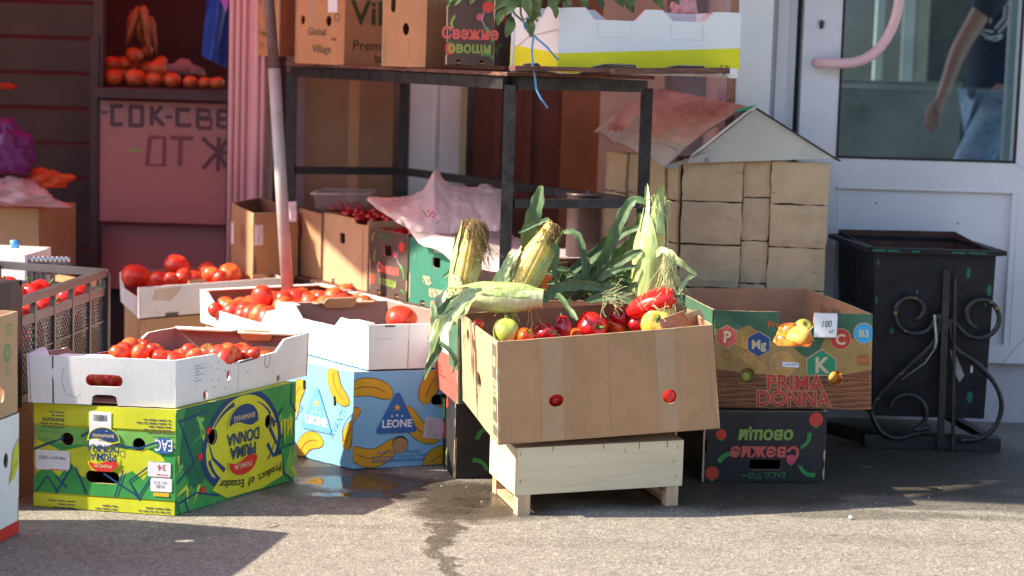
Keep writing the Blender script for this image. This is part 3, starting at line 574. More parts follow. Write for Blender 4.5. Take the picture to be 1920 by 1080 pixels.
# ================================================================ fruit prototypes
def fruit_mb(m, lobes=5, depth=.05, squash=.85, dim=.25, seed=0, n=20, k=28, pinch=0, long=1.0):
    mb = MB(); vs = []; fs = []; rs = random.Random(seed); ph = rs.random()*6
    for i in range(n+1):
        t = PI*i/n
        for j in range(k):
            a = 2*PI*j/k; r = 1 + depth*math.cos(lobes*a+ph)*abs(math.sin(t))**1.5*(.4+.6*(math.cos(t)*.5+.5)); r += .03*noise.noise(V((math.cos(a)*1.3, math.sin(a)*1.3, t+seed)))
            z = math.cos(t)*squash*long; z -= dim*math.exp(-(math.sin(t)/.33)**2)*(1 if math.cos(t) > 0 else -.35)
            q = 1 - pinch*(1-math.cos(t))*.5
            vs.append((r*math.sin(t)*math.cos(a)*q, r*math.sin(t)*math.sin(a)*q, z))
    for i in range(n):
        for j in range(k): fs.append((i*k+j, (i+1)*k+j, (i+1)*k+(j+1) % k, i*k+(j+1) % k))
    mb.add(vs, fs, m, True); return mb
def skin(name, c1, c2, rough=.22, scale=1.1, speck=False):
    m, nt, n, l, b = mk(name); tc = n.new('ShaderNodeTexCoord'); oi = n.new('ShaderNodeObjectInfo')
    ad = n.new('ShaderNodeVectorMath'); l.new(tc.outputs['Object'], ad.inputs[0]); l.new(oi.outputs['Location'], ad.inputs[1])
    t = noise_tex(n, l, scale, 4, .6, ad.outputs[0]); r = ramp(n, l, t.outputs['Fac'], [(.38, c1), (.62, c2)]); l.new(r.outputs[0], b.inputs['Base Color'])
    b.inputs['Roughness'].default_value = rough; b.inputs['Subsurface Weight'].default_value = .12; b.inputs['Subsurface Radius'].default_value = (.012, .004, .002); b.inputs['Subsurface Scale'].default_value = .8
    b.inputs['Coat Weight'].default_value = .25; b.inputs['Coat Roughness'].default_value = .15; return m
tom_m = skin('tomato_skin', (.78, .075, .03), (.66, .035, .018), .36, 1.4); tom_o = skin('orange_tomato_skin', (.80, .17, .04), (.74, .075, .025), .36, 1.4); stem_m = mat('stem_green', (.08, .16, .02), .6, .3, 9)
MT['stem'] = stem_m
def proto(name, mb, stem=False, calyx=False):
    o = mb.build(name)
    if stem or calyx:
        m2 = MB()
        if stem: m2.tube([(0, 0, .55), (.03, .02, .85), (.10, .05, 1.15)], [.16, .10, .12], 'stem', 8)
        for i in range(6 if calyx else 0):
            a = i*PI/3; p = [V((math.cos(a)*r, math.sin(a)*r, z)) for r, z in ((.02, .62), (.3, .78), (.55, .72), (.7, .80))]; m2.ribbon(p, [.03, .12, .09, .01], (0, 0, 1), 'stem')
        c = m2.build('stem' if stem else 'calyx', o)
    C.objects.unlink(o); [C.objects.unlink(ch) for ch in o.children]
    return o
TOM = [proto('tomato', fruit_mb(tom_m if i % 2 == 0 else tom_o, lobes=5+i, depth=.05, squash=.84, dim=.16, seed=i)) for i in range(3)]
PLUM = [proto('tomato', fruit_mb(tom_o if i else tom_m, lobes=3, depth=.03, squash=1.2, dim=.05, seed=10+i)) for i in range(2)]
TOMC = proto('tomato', fruit_mb(tom_m, lobes=6, depth=.06, squash=.84, dim=.16, seed=33), calyx=True)
def put(pr, p, r, label, cat, group=None, rot=None, sc=(1, 1, 1)):
    rot = rot or (random.uniform(-.7, .7), random.uniform(-.7, .7), random.uniform(0, 6))
    return copy_thing(pr, p, rot, tuple(r*x for x in sc), label, group) if not pr.get('c') else None
def putpx(pr, px, py, z, rpx, label, cat, group=None, rot=None, sc=(1, 1, 1)):
    p = G(px, py, z); o = put(pr, p, rpx*p.y/F_PX, label, cat, group, rot, sc); o['category'] = cat; return o
def fillers(pr, base, z, r, label, cat, group, nx, ny, marg=.12, jit=.25):
    for i in range(nx):
        for j in range(ny):
            a = marg+(1-2*marg)*(i+.5)/nx + random.uniform(-jit, jit)/nx*.5; b = marg+(1-2*marg)*(j+.5)/ny + random.uniform(-jit, jit)/ny*.5
            p = base[0]*(1-a)*(1-b)+base[1]*a*(1-b)+base[2]*a*b+base[3]*(1-a)*b
            o = put(random.choice(pr), V((p.x, p.y, z+random.uniform(-.004, .006))), r*random.uniform(.9, 1.08), label, cat, group); o['category'] = cat

# ================================================================ WHITE TOMATO TRAYS
def tray(name, label, N, R, L, z, h, sides, extra=None, group='white cardboard tomato trays'):
    base = quad_base((*N, z), (*R, z), (*L, z))
    root, top = carton(name, label, 'tray', base, h, 'white_board', 'white_in', sides, flare=.004, bulge=.003, t=.006, group=group, edge='white_board')
    return root, base, top
def flange(root, f, u0, u1, v, wd, m='white_board', drop=0, name='rim_flap'):   # a folded strip lying inward from the rim
    mb = MB(); a = f.pt(u0, v, .001); b = f.pt(u1, v, .001); i = -f.n*wd; i.z = -drop
    g = Face(a, b, b+i*.98, a+i); g.panel(mb, m, 'kraft_edge', 'kraft_edge', [(0, 0), (g.w, 0), (g.w-.02, g.h), (.02, g.h)], t=.004); mb.build(name, root)
def tab(root, f, u, v, wd, ht, m='kraft_pale', lean=.0, name='cardboard_tab'):     # tan tongue folded up inside
    a = f.pt(u-wd/2, v, -.012); b = f.pt(u+wd/2, v, -.012); up = V((0, 0, ht))-f.n*lean; g = Face(a, b, b+up, a+up); mb = MB()
    g.panel(mb, m, m, 'kraft_edge', slot(g.w/2, g.h/2, g.w, g.h, g.h*.45), t=.004); mb.build(name, root)
T1H = .118
def t1_right(f, mb):
    for (u, v) in [(.155, .05), (.17, .075), (.19, .045), (.16, .03), (.21, .065), (.235, .035), (.18, .092), (.25, .08), (.145, .085), (.22, .02), (.30, .05), (.12, .02), (.205, .085), (.24, .055)]:
        f.fill(mb, oval(u+random.uniform(-.01, .01), v, .0022, .0018, 7), 'ink', 1)
    f.rect(mb, .075, .045, .135, .10, 'label', 1); f.smalltext(mb, .08, .093, .05, 6, 'grey_ink', .005)
    f.line(mb, [(x+.40, y+.07) for x, y in oval(0, 0, .013, .022, 16)+[(.013, 0)]], .0018, 'ink_soft', 2)
    f.line(mb, [(.27, 0), (.268, .08)], .0015, 'grey_ink', 1); f.fill(mb, [(.27, .082), (.34, .084), (.345, .078), (.275, .076)], 'ink_soft', 1)
def t1_left(f, mb):
    f.line(mb, [(f.w*.17, 0), (f.w*.175, f.h)], .0035, 'ink', 1); f.line(mb, [(f.w*.25, .09), (f.w*.23, .06), (f.w*.26, .025), (f.w*.33, .015), (f.w*.36, .028)], .0012, 'grey_ink', 1)
sides = {0: dict(art=t1_right, outline=lambda f: [(0, 0), (f.w, 0), (f.w, f.h), (.80*f.w, f.h*.96), (.73*f.w, f.h*.72), (.36*f.w, f.h*.68), (.27*f.w, f.h*.97), (0, f.h)], holes=lambda f: [oval(.225, .052, .010, .014, 12), oval(.46, .012, .009, .010, 10), oval(.125, .014, .010, .013, 10)]),
         3: dict(art=t1_left, holes=lambda f: [slot(f.w*.52, f.h*.52, .092, .030)], outline=lambda f: [(0, 0), (f.w*.43, 0), (f.w*.44, .022), (f.w*.47, .026), (f.w*.57, .026), (f.w*.60, .022), (f.w*.61, 0), (f.w, 0), (f.w, f.h), (0, f.h)]),
         1: dict(outline=lambda f: [(0, 0), (f.w, 0), (f.w, f.h), (0, f.h)]), 2: dict(outline=lambda f: [(0, 0), (f.w, 0), (f.w, f.h), (f.w*.75, f.h), (f.w*.68, f.h*.75), (f.w*.3, f.h*.75), (f.w*.2, f.h), (0, f.h)])}
tr1, b1, tp1 = tray('tomato_tray', 'white tray of small tomatoes on top of the green and yellow banana carton', (-.813, 4.789), (-.548, 5.33), (-1.176, 4.808), .266, T1H, sides)
fb = Face(b1[1], b1[2], tp1[2], tp1[1]); flange(tr1, fb, .01, fb.w*.55, fb.h, .05); flange(tr1, fb, fb.w*.5, fb.w, fb.h+.003, .045); fl = Face(b1[2], b1[3], tp1[3], tp1[2])
tab(tr1, fb, fb.w*.30, fb.h*.42, .075, .030, lean=.01); tab(tr1, fb, fb.w*.38, fb.h*.80, .085, .030, lean=.02)
fL = Face(b1[3], b1[0], tp1[0], tp1[3]); flange(tr1, fL, .0, .055, fL.h, .045, drop=-.012, name='corner_flap'); flange(tr1, fL, .07, fL.w*.6, fL.h, .02, drop=-.004)
# trays 2, 3, 4
def t2_long(f, mb): pass
sides2 = {3: dict(outline=lambda f: [(0, 0), (f.w, 0), (f.w, f.h), (f.w*.72, f.h*1.02), (f.w*.66, f.h*.80), (f.w*.30, f.h*.78), (f.w*.22, f.h*1.04), (0, f.h*1.02)]),
          0: dict(art=lambda f, mb: (f.rect(mb, .001, .001, .115, f.h-.001, 'white_board', 3), f.line(mb, [(.115, 0), (.115, f.h)], .003, 'grey_ink', 3), f.rect(mb, .045, f.h-.007, .075, f.h-.002, 'ink_soft', 4), f.line(mb, [(.02, f.h*.68), (.07, f.h*.69)], .001, 'grey_ink', 4)))}
tr2, b2_, tp2 = tray('tomato_tray', 'white tray holding one large tomato at its back, on the pale blue banana carton', (-.388, 5.395), (-.07, 5.53), (-.69, 5.80), .276, .125, sides2)
fb = Face(b2_[1], b2_[2], tp2[2], tp2[1]); fK = Face(b2_[2], b2_[3], tp2[3], tp2[2]); tab(tr2, fK, fK.w*.45, fK.h*.88, .10, .030, lean=.015); flange(tr2, fK, fK.w*.1, fK.w*.7, fK.h, .02, 'kraft_pale')
fL = Face(b2_[3], b2_[0], tp2[0], tp2[3]); flange(tr2, fL, .0, .10, fL.h*1.02, .04); flange(tr2, fL, fL.w-.12, fL.w, fL.h, .035)
sides3 = {3: dict(outline=lambda f: [(0, 0), (f.w, 0), (f.w, f.h), (f.w*.90, f.h*.9), (f.w*.82, f.h*.5), (f.w*.25, f.h*.5), (f.w*.1, f.h*.95), (0, f.h)]), 0: dict(outline=lambda f: [(0, 0), (f.w, 0), (f.w, f.h*.95), (f.w*.8, f.h*.75), (f.w*.3, f.h*.72), (f.w*.12, f.h*.96), (0, f.h)])}
tr3, b3_, tp3 = tray('tomato_tray', 'white tray heaped with plum tomatoes, between the two rear stacks below the rack', (-.70, 5.86), (-.34, 6.12), (-.99, 6.30), .268, .105, sides3)
fK = Face(b3_[1], b3_[2], tp3[2], tp3[1]); flange(tr3, fK, .0, fK.w, fK.h, .03); fK = Face(b3_[2], b3_[3], tp3[3], tp3[2]); flange(tr3, fK, .0, fK.w, fK.h, .03)
sides4 = {0: dict(holes=lambda f: [], art=lambda f, mb: (f.fill(mb, [(.05, .055), (.12, .05), (.15, .075), (.16, .095), (.06, .09)], flat('stain', (.60, .50, .38)), 1), f.rect(mb, .10, .0, .15, .012, 'ink_soft', 1)), outline=lambda f: [(0, 0), (f.w, 0), (f.w, f.h), (0, f.h)]),
          3: dict(outline=lambda f: [(0, 0), (f.w, 0), (f.w, f.h*.62), (f.w*.75, f.h*.62), (f.w*.2, f.h*.55), (0, f.h)])}
tr4, b4_, tp4 = tray('tomato_tray', 'white tray with a few big tomatoes, farthest back, in front of the pink column', (-1.19, 6.31), (-.785, 6.70), (-1.33, 6.72), .272, .10, sides4)
fF = Face(b4_[0], b4_[1], tp4[1], tp4[0]); tab(tr4, fF, fF.w*.42, fF.h*.88, .07, .022, lean=.01); tab(tr4, fF, fF.w*.86, fF.h*.88, .06, .026, lean=.01)
# supports under trays 3 and 4
for nm, lb, b, hh in (('kraft_carton', 'pale kraft carton underneath the tray of plum tomatoes', b3_, .262), ('kraft_carton', 'pale kraft carton underneath the rearmost tray of big tomatoes', b4_, .266)):
    c0 = sum(b, V((0, 0, 0)))/4; bb = [V((p.x, p.y, 0)) + (V((c0.x, c0.y, 0))-V((p.x, p.y, 0)))*.05 for p in b]
    carton(nm, lb, 'box', bb, hh, 'kraft_pale', 'kraft_in', {}, closed=True, group='plain kraft cartons under trays')
# tomatoes
g1 = 'small tomatoes in the front tray'; l1 = 'small red tomato in the white tray on the green and yellow banana carton'
fillers(PLUM+TOM, b1, .305, .034, l1, 'tomato', g1, 8, 5, .09)
for (x, y, r) in [(233, 660, 12), (246, 655, 14), (262, 664, 11), (290, 658, 12), (300, 668, 10), (222, 664, 11), (268, 650, 12), (355, 662, 11), (390, 660, 12), (410, 665, 15), (421, 672, 12), (437, 664, 13), (446, 659, 11), (462, 662, 11), (475, 663, 10), (455, 655, 10), (365, 668, 12), (425, 665, 14)]:
    o = putpx(random.choice(PLUM+TOM+[TOMC]), x, y, .358, r*1.45, l1, 'tomato', g1)
for (x, y, r) in [(285, 655, 12), (272, 648, 11)]:
    o = putpx(TOMC, x, y, .365, r, 'small tomato with a green calyx in the tray on the green and yellow banana carton', 'tomato', 'calyx tomatoes in the front tray', rot=(.9, 0, x))
for (x, y, r) in [(185, 712, 15), (205, 714, 14), (220, 708, 12)]:
    p = P(x, y, 4.86); o = put(random.choice(TOM), p, r*p.y/F_PX, 'tomato seen through the hand hole of the front white tray', 'tomato', 'tomatoes behind the hand hole'); o['category'] = 'tomato'
o = putpx(TOM[0], 752, 598, .405, 30, 'single large red tomato at the back of the tray on the pale blue carton', 'tomato', rot=(.2, .1, 0))
g3 = 'plum tomatoes in the middle tray'; l3 = 'plum tomato heaped in the middle white tray'
fillers(PLUM, b3_, .315, .036, l3, 'tomato', g3, 8, 9, .07)
for (x, y, r) in [(423, 577, 17), (437, 585, 18), (405, 582, 14), (470, 583, 18), (503, 590, 19), (500, 575, 18), (530, 577, 20), (555, 561, 20), (533, 566, 19), (582, 570, 18), (603, 561, 15), (628, 562, 21), (650, 555, 22), (612, 576, 20), (455, 590, 14), (558, 580, 17), (640, 570, 18), (575, 562, 15), (450, 577, 15), (700, 568, 14), (520, 592, 18), (545, 590, 18), (568, 585, 17), (592, 582, 17), (625, 580, 17), (660, 572, 16), (675, 565, 15), (590, 560, 16), (565, 556, 16), (515, 565, 18)]:
    putpx(random.choice(PLUM), x, y, .348 if (y < 574 or x > 520) else .320, r*1.12, l3, 'tomato', g3, rot=(random.uniform(-1.2, 1.2), random.uniform(-1.2, 1.2), random.uniform(0, 6)), sc=(.95, .95, .9))
putpx(PLUM[0], 493, 558, .375, 21, 'plum tomato standing highest on the heap in the middle tray', 'tomato', rot=(.3, -.3, 0))
putpx(PLUM[1], 681, 571, .36, 17, 'plum tomato at the far right corner of the middle tray', 'tomato', rot=(.3, .8, 0))
g4 = 'big tomatoes in the rear tray'; l4 = 'red tomato in the rearmost white tray'
fillers(TOM+[TOMC], b4_, .31, .036, l4, 'tomato', g4, 7, 4, .1)
for (x, y, r) in [(298, 522, 18), (342, 521, 20), (385, 508, 18), (397, 517, 19), (431, 512, 21), (365, 521, 16), (412, 520, 15), (320, 524, 15)]: putpx(random.choice(TOM+[TOMC]), x, y, .375, r, l4, 'tomato', g4)
putpx(TOM[0], 253, 517, .37, 27, 'largest dark red tomato, at the left corner of the rearmost tray', 'tomato', rot=(.1, .1, 0))
putpx(TOM[2], 331, 497, .40, 24, 'big tomato sitting on top of the others in the rearmost tray', 'tomato', rot=(.1, .3, 0))

# ================================================================ GREEN AND YELLOW BANANA CARTON (stands upside down)
def lens(f, mb, cx, cy, wd, ht, m, up=True, layer=3):     # dome with a wavy flat side
    n = 20; pts = [(cx-wd/2*math.cos(PI*k/n), cy+ht*math.sin(PI*k/n)**.9*(1 if up else -1)) for k in range(n+1)]
    pts += [(cx+wd/2-wd*k/10, cy+.06*wd*math.sin(2*PI*k/10)*(1 if up else -1)) for k in range(1, 10)]
    if not up: pts = pts[::-1]
    f.fill(mb, pts, m, layer)
def logo(f, mb, cx, cy, s):                                # authored the right way up; s = width of the words
    lens(f, mb, cx, cy+s*.37, s*1.12, s*.40, 'yellow', True, 9); lens(f, mb, cx, cy+s*.40, s*1.02, s*.34, 'red', True, 10); f.text(mb, 'PREMIUM', cx, cy+s*.48, s*.155, 'cream_ink', 11, bold=.01)
    f.text(mb, 'PRIMA', cx, cy+s*.10, s*.36, 'navy', 11, sx=.92, bold=.018); f.text(mb, 'DONNA', cx, cy-s*.20, s*.36, 'navy', 11, sx=.85, bold=.018)
    lens(f, mb, cx, cy-s*.31, s*1.16, s*.50, 'yellow', False, 9); lens(f, mb, cx, cy-s*.36, s*1.04, s*.42, 'navy', False, 10); f.text(mb, 'BANANAS', cx, cy-s*.56, s*.165, 'cream_ink', 11, bold=.01)
class Mir:                                                 # heights given from the lower edge while the print itself stands on its head
    def __init__(s, f): s.f = f; s.w = f.w; s.h = f.h
    def rect(s, mb, u0, v0, u1, v1, m, layer=1, rot=0, r=0): s.f.rect(mb, u0, s.h-v1, u1, s.h-v0, m, layer, rot, r)
    def fill(s, mb, o, m, layer=1, **k): s.f.fill(mb, [(x, s.h-y) for x, y in o], m, layer, **k)
    def line(s, mb, p, wd, m, layer=2, w2=None): s.f.line(mb, [(x, s.h-y) for x, y in p], wd, m, layer, w2)
    def text(s, mb, st, u, v, size, *a, **k): s.f.text(mb, st, u, s.h-v-size*.7, size, *a, **k)
    def smalltext(s, mb, u, v, wd, lines, m='ink_soft', h=.006, layer=2): s.f.smalltext(mb, u, s.h-v+lines*h*1.5, wd, lines, m, h, layer)
def green_left(f0, mb):
    f = Mir(f0); w, h = f.w, f.h
    f.rect(mb, 0, h*.40, w, h*.78, 'green', 1); f.rect(mb, 0, h*.62, w, h*.78, 'green_light', 2); 
    f.fill(mb, [(.0, h*.40), (w*.1, h*.56), (w*.2, h*.62), (w*.35, h*.60), (w*.52, h*.70), (w*.60, h*.62), (w*.8, h*.55), (w, h*.66), (w, h*.40), (w*.88, h*.20), (w*.62, h*.24), (w*.38, h*.20), (w*.2, h*.32)], 'yellow', 3)
    f.fill(mb, [(0, h*.14), (w, h*.14), (w, h*.30), (w*.9, h*.40), (w*.82, h*.30), (w*.74, h*.44), (w*.66, h*.32), (w*.5, h*.26), (w*.3, h*.40), (w*.22, h*.32), (w*.14, h*.50), (0, h*.52)], 'green', 4)
    f.rect(mb, 0, 0, w, h*.125, 'yellow', 6); f.rect(mb, 0, h*.80, w, h, 'yellow', 6)
    for P_ in ([(w, h*.55), (w*.78, h*.68), (w*.66, h*.70), (w*.55, h*.80)], [(0, h*.62), (w*.1, h*.70), (w*.25, h*.62), (w*.42, h*.64), (w*.5, h*.74)]): f.line(mb, P_, .005, 'navy', 7)
    for P_ in ([(w*.5, h*.36), (w*.28, h*.18), (w*.24, h*.12)], [(w*.36, h*.40), (w*.42, h*.14)], [(w*.12, h*.46), (w*.26, h*.14)], [(w*.26, h*.16), (w*.32, h*.30), (w*.14, h*.50)], [(w*.7, h*.40), (w*.62, h*.15)], [(w*.72, h*.42), (w*.84, h*.14)], [(w*.82, h*.14), (w*.9, h*.30), (w*.98, h*.14)], [(w*.84, h*.3), (w*.76, h*.2)]): f.line(mb, P_, .0042, 'navy', 7)
    logo(f0, mb, w*.50, h*.42, w*.20)
    f.rect(mb, w*.035, h*.585, w*.125, h*.73, 'leone_blue', 7); f.text(mb, 'EAC', w*.08, h*.605, .040, 'white', 8, sx=.62, bold=.01)
    f.rect(mb, w*.03, h*.36, w*.19, h*.50, 'label', 7, r=.004); f.text(mb, '34', w*.09, h*.42, .022, 'red', 8); f.smalltext(mb, w*.05, h*.405, .04, 2, 'red', .004, 8)
    f.rect(mb, w*.02, h*.22, w*.17, h*.35, 'label', 7, r=.004); f.text(mb, 'A1 313', w*.10, h*.29, .011, 'ink_soft', 8); f.text(mb, '9188', w*.10, h*.255, .011, 'ink_soft', 8)
    f.rect(mb, w*.04, h*.175, w*.15, h*.21, 'gold', 7)
    f.rect(mb, w*.74, h*.36, w*.985, h*.55, 'label', 7, r=.004); f.text(mb, 'Август / 2023', w*.865, h*.46, .0115, 'ink', 8, bold=.004, rot=.0); f.smalltext(mb, w*.76, h*.39, .08, 1, 'red', .004, 8)
    f.rect(mb, w*.445, h*.62, w*.60, h*.95, 'label', 9); 
    for k in range(14): f.rect(mb, w*.475+k*.0026, h*.86, w*.475+k*.0026+random.choice((.0009, .0016)), h*.92, 'ink', 10)
    f.smalltext(mb, w*.47, h*.79, .035, 1, 'grey_ink', .004, 10); f.smalltext(mb, w*.47, h*.70, .035, 1, 'grey_ink', .004, 10)
    for k in range(4): f.line(mb, [(w*(.94-.055*k)+.008*math.cos(t/10*2*PI), h*.69+.010*math.sin(t/10*2*PI)) for t in range(11)], .0016, 'olive', 8)
    f.rect(mb, w*.80, h*.655, w*.985, h*.725, 'green_light', 7)
    for (u, v, k, wd) in ((w*.03, h*.93, 5, .10), (w*.78, h*.95, 3, .075), (w*.78, h*.87, 3, .075), (w*.03, h*.09, 4, .10), (w*.40, h*.085, 4, .07), (w*.70, h*.10, 4, .10)): f.smalltext(mb, u, v, wd, k, 'ink_soft', .0055, 8)
def green_right(f, mb):                                    # long side
    w, h = f.w, f.h; rr = random.Random(4)
    f.rect(mb, 0, 0, w, h, 'green', 1)
    f.fill(mb, [(0, h*.5), (w*.1, h*.9), (0, h)], 'green_light', 2); f.fill(mb, [(w*.62, 0), (w*.93, 0), (w*.98, h*.5), (w*.86, h*.8), (w*.72, h*.7)], 'green_deep', 2)
    for k in range(26):
        u = rr.choice((rr.uniform(.0, .16), rr.uniform(.74, 1.0)))*w; v = rr.uniform(.05, .9)*h; L = rr.uniform(.02, .05); a = rr.uniform(-1, 1)
        p = [(u+L*1.5*t*math.cos(a+1.3), v+L*1.5*t*math.sin(a+1.3)) for t in (0, .5, 1)]; f.line(mb, p, .012, rr.choice(('green_deep', 'green_light', 'yellow', 'green')), 3, .0)
    for k in range(7):                                      # grass tips
        u = w*(.03+.03*k); f.fill(mb, [(u, h*.35), (u+.012, h*.35), (u+.004, h*(.55+.1*rr.random()))], 'yellow', 3)
    # bunch: dark outline, yellow body
    cx, cy = w*.47, h*.46; n = 40
    out = lambda k, e: (cx+(w*.325+e)*math.cos(k)*(1+.10*math.sin(k)), cy+(h*.50+e)*math.sin(k)*(.93 if math.sin(k) > 0 else 1.0))
    clampv = lambda P_: [(min(w-.001, max(.001, x)), min(h-.001, max(.001, y))) for x, y in P_]
    f.fill(mb, clampv([out(2*PI*k/n, .004) for k in range(n)]), 'navy', 4); f.fill(mb, clampv([out(2*PI*k/n, -.012) for k in range(n)]), 'yellow', 5)
    for a0, a1, rr_ in ((.25, 1.35, .88), (1.9, 3.0, .86), (3.3, 4.3, .84), (5.0, 6.0, .86)):
        f.line(mb, [(cx+w*.325*rr_*math.cos(a0+(a1-a0)*t/8), cy+h*.47*rr_*math.sin(a0+(a1-a0)*t/8)) for t in range(9)], .012, 'navy', 6, .002)
    for P_ in ([(w*.24, h*.40), (w*.16, h*.62), (w*.12, h*.80)], [(w*.30, h*.32), (w*.20, h*.36), (w*.12, h*.22)], [(w*.26, h*.55), (w*.19, h*.72), (w*.18, h*.9)], [(w*.62, h*.70), (w*.72, h*.55), (w*.76, h*.36)], [(w*.60, h*.80), (w*.74, h*.74), (w*.80, h*.55)], [(w*.34, h*.90), (w*.5, h*.95), (w*.64, h*.88)]): f.line(mb, P_, .013, 'navy', 6, .003)
    for u, v in ((w*.755, h*.27), (w*.79, h*.83), (w*.82, h*.50)): f.fill(mb, oval(u, v, .011, .009, 10), 'red', 7)
    f.fill(mb, [(w*.13, h*.70), (w*.64, h*.74), (w*.72, h*.86), (w*.60, h*.975), (w*.30, h*.985), (w*.12, h*.92)], 'yellow', 7)
    logo(f, mb, w*.47, h*.45, w*.235)
    for k, ch in enumerate('Product of Ecuador'): 
        f.text(mb, ch, w*(.155+.029*k), h*(.785+.055*math.sin(PI*k/17)), .030, 'ink', 12, rot=.25*math.cos(PI*k/17), bold=.012)
    for P_ in ([(0, h*.62), (w*.0+.07, h*.64), (w*.1, h*.90), (w*.02, h)], [(w*.98, h*.10), (w*.86, h*.55), (w*.99, h*.70)], [(w*.98, h*.12), (w*.78, h*.0+.02)], [(w*.98, h*.90), (w*.84, h*.84), (w*.66, h*.93)], [(w*.9, h), (w*.93, h*.86)], [(w*.0, h*.3), (w*.05, h*.2), (w*.04, .004)]): f.line(mb, P_, .005, 'navy', 4)
gb = quad_base((-.808, 4.773, .002), (-.567, 5.227, .002), (-1.168, 4.833, .002))
carton('banana_carton', 'green and yellow banana carton with upside down lettering, at the front left', 'box', gb, [.262, .264, .262, .260], 'yellow', 'kraft_in',
       {3: dict(art=green_left, flip=True, holes=lambda f: [oval(f.w*.255, f.h*.345, .0165, .0165), oval(f.w*.76, f.h*.335, .0165, .0165), slot(f.w*.51, f.h*.68, .088, .031)]),
        0: dict(art=green_right, flip=True, holes=lambda f: [oval(f.w*.25, f.h*.33, .017, .019), oval(f.w*.72, f.h*.34, .018, .021)])}, closed=True, bulge=.003)

# ================================================================ PALE BLUE BANANA CARTON
def banana(f, mb, cx, cy, L, rot, bend=.35, wd=.040):
    n = 12; cen = []; ws = []
    for k in range(n+1):
        t = k/n*2-1; x = L/2*t; y = bend*L*(t*t-.5)*.6; c, q = math.cos(rot), math.sin(rot); cen.append((cx+x*c-y*q, cy+x*q+y*c)); ws.append(wd*(1-abs(t)**3.2)**.6*.5+.004)
    for e, m_, ly in ((.0022, 'banana_line', 2), (0, 'banana', 3)):
        Lp, Rp = [], []
        for k, p in enumerate(cen):
            a = cen[max(k-1, 0)]; b = cen[min(k+1, n)]; dx, dy = b[0]-a[0], b[1]-a[1]; l_ = math.hypot(dx, dy); Lp.append((p[0]-dy/l_*(ws[k]+e), p[1]+dx/l_*(ws[k]+e))); Rp.append((p[0]+dy/l_*(ws[k]+e), p[1]-dx/l_*(ws[k]+e)))
        cl = lambda q: (min(f.w-.001, max(.001, q[0])), min(f.h-.001, max(.001, q[1])))
        f.fill(mb, [cl(q) for q in Rp+Lp[::-1]], m_, ly, grid=.02)
    f.line(mb, cen[2:-2], .0022, 'banana_line', 4)
def tri_logo(f, mb, cx, cy, s, m='leone_blue', txt=True):
    pts = []; 
    for a0, (x, y) in ((210, (-.5, -.42)), (330, (.5, -.42)), (90, (0, .50))):
        for k in range(-3, 4): a = math.radians(a0+k*18); pts.append((cx+s*(x*.86+.08*math.cos(a)), cy+s*(y*.9+.08*math.sin(a))))
    f.fill(mb, pts, m, 5)
    st = [(cx+s*r*math.cos(math.radians(90+36*k)), cy+s*.17+s*r*math.sin(math.radians(90+36*k))) for k, r in enumerate([.095, .042]*5)]; f.fill(mb, st, 'gold', 6, grid=0, step=0)
    for k in (-1, 0, 1): f.fill(mb, oval(cx+k*s*.13, cy-s*.04+(.02*s if k == 0 else 0), s*.022, s*.03, 5), 'label', 6, grid=0, step=0)
    f.text(mb, 'LEONE', cx, cy-s*.31, s*.26, 'white', 6, sx=.95, bold=.03)
def leone_right(f, mb):
    w, h = f.w, f.h; banana(f, mb, .045, h*.80, .13, -.12, -.3); banana(f, mb, .235, h*.86, .13, .95, -.25, .045); tri_logo(f, mb, .125, h*.55, .115)
    banana(f, mb, .195, h*.42, .14, -.75, .3); banana(f, mb, .06, h*.18, .14, .15, .5, .042); banana(f, mb, .268, h*.04, .12, .1, -.4, .05); banana(f, mb, -.012, h*.42, .12, 1.3, -.45, .03)
    f.fill(mb, oval(.136, h*.235, .0245, .0245), 'ink', 5); f.fill(mb, oval(.136, h*.225, .0235, .0215), 'kraft', 6)
    f.rect(mb, .205, h*.28, .262, h*.50, 'pink_label', 6, rot=-.12); f.smalltext(mb, .212, h*.46, .04, 8, 'grey_ink', .004, 7)
    f.text(mb, 'From farms in Ecuador', .135, h*.145, .0135, 'leone_blue', 5); f.text(mb, 'to consumers across the World', .137, h*.10, .0125, 'leone_blue', 5); f.text(mb, '#FREEBANANALOVERS inside', .135, h*.055, .0125, 'leone_blue', 5, bold=.01)
    f.rect(mb, .262, h*.16, .268, h*.19, 'leone_blue', 5); f.smalltext(mb, .272, h*.175, .03, 1, 'leone_blue', .004, 5); f.line(mb, [(.22, h*.95), (.22, h*.86), (.30, h*.86), (.30, h*.95), (.22, h*.95)], .0016, 'leone_pale', 2)
    f.fill(mb, [(.222, h*.655), (.285, h*.655), (.262, h*.60), (.250, h*.60)], 'kraft', 5)
def leone_left(f, mb):
    w, h = f.w, f.h; u = lambda k: w-k
    tri_logo(f, mb, u(.150), h*.52, .125, 'leone_pale'); banana(f, mb, u(.06), h*.83, .12, -1.0, .4); banana(f, mb, u(.235), h*.60, .12, 1.2, -.3); banana(f, mb, u(.18), h*.13, .12, .5, -.4); banana(f, mb, u(.01), h*.34, .09, 1.1, -.3, .03)
    f.text(mb, 'AVANTI', u(.055), h*.42, .028, 'leone_pale', 3, rot=1.0); f.text(mb, 'LEONE', u(.235), h*.40, .028, 'leone_pale', 3, rot=.9)
lb_ = quad_base((-.425, 5.378, .002), (-.055, 5.53, .002), (-.745, 5.69, .002))
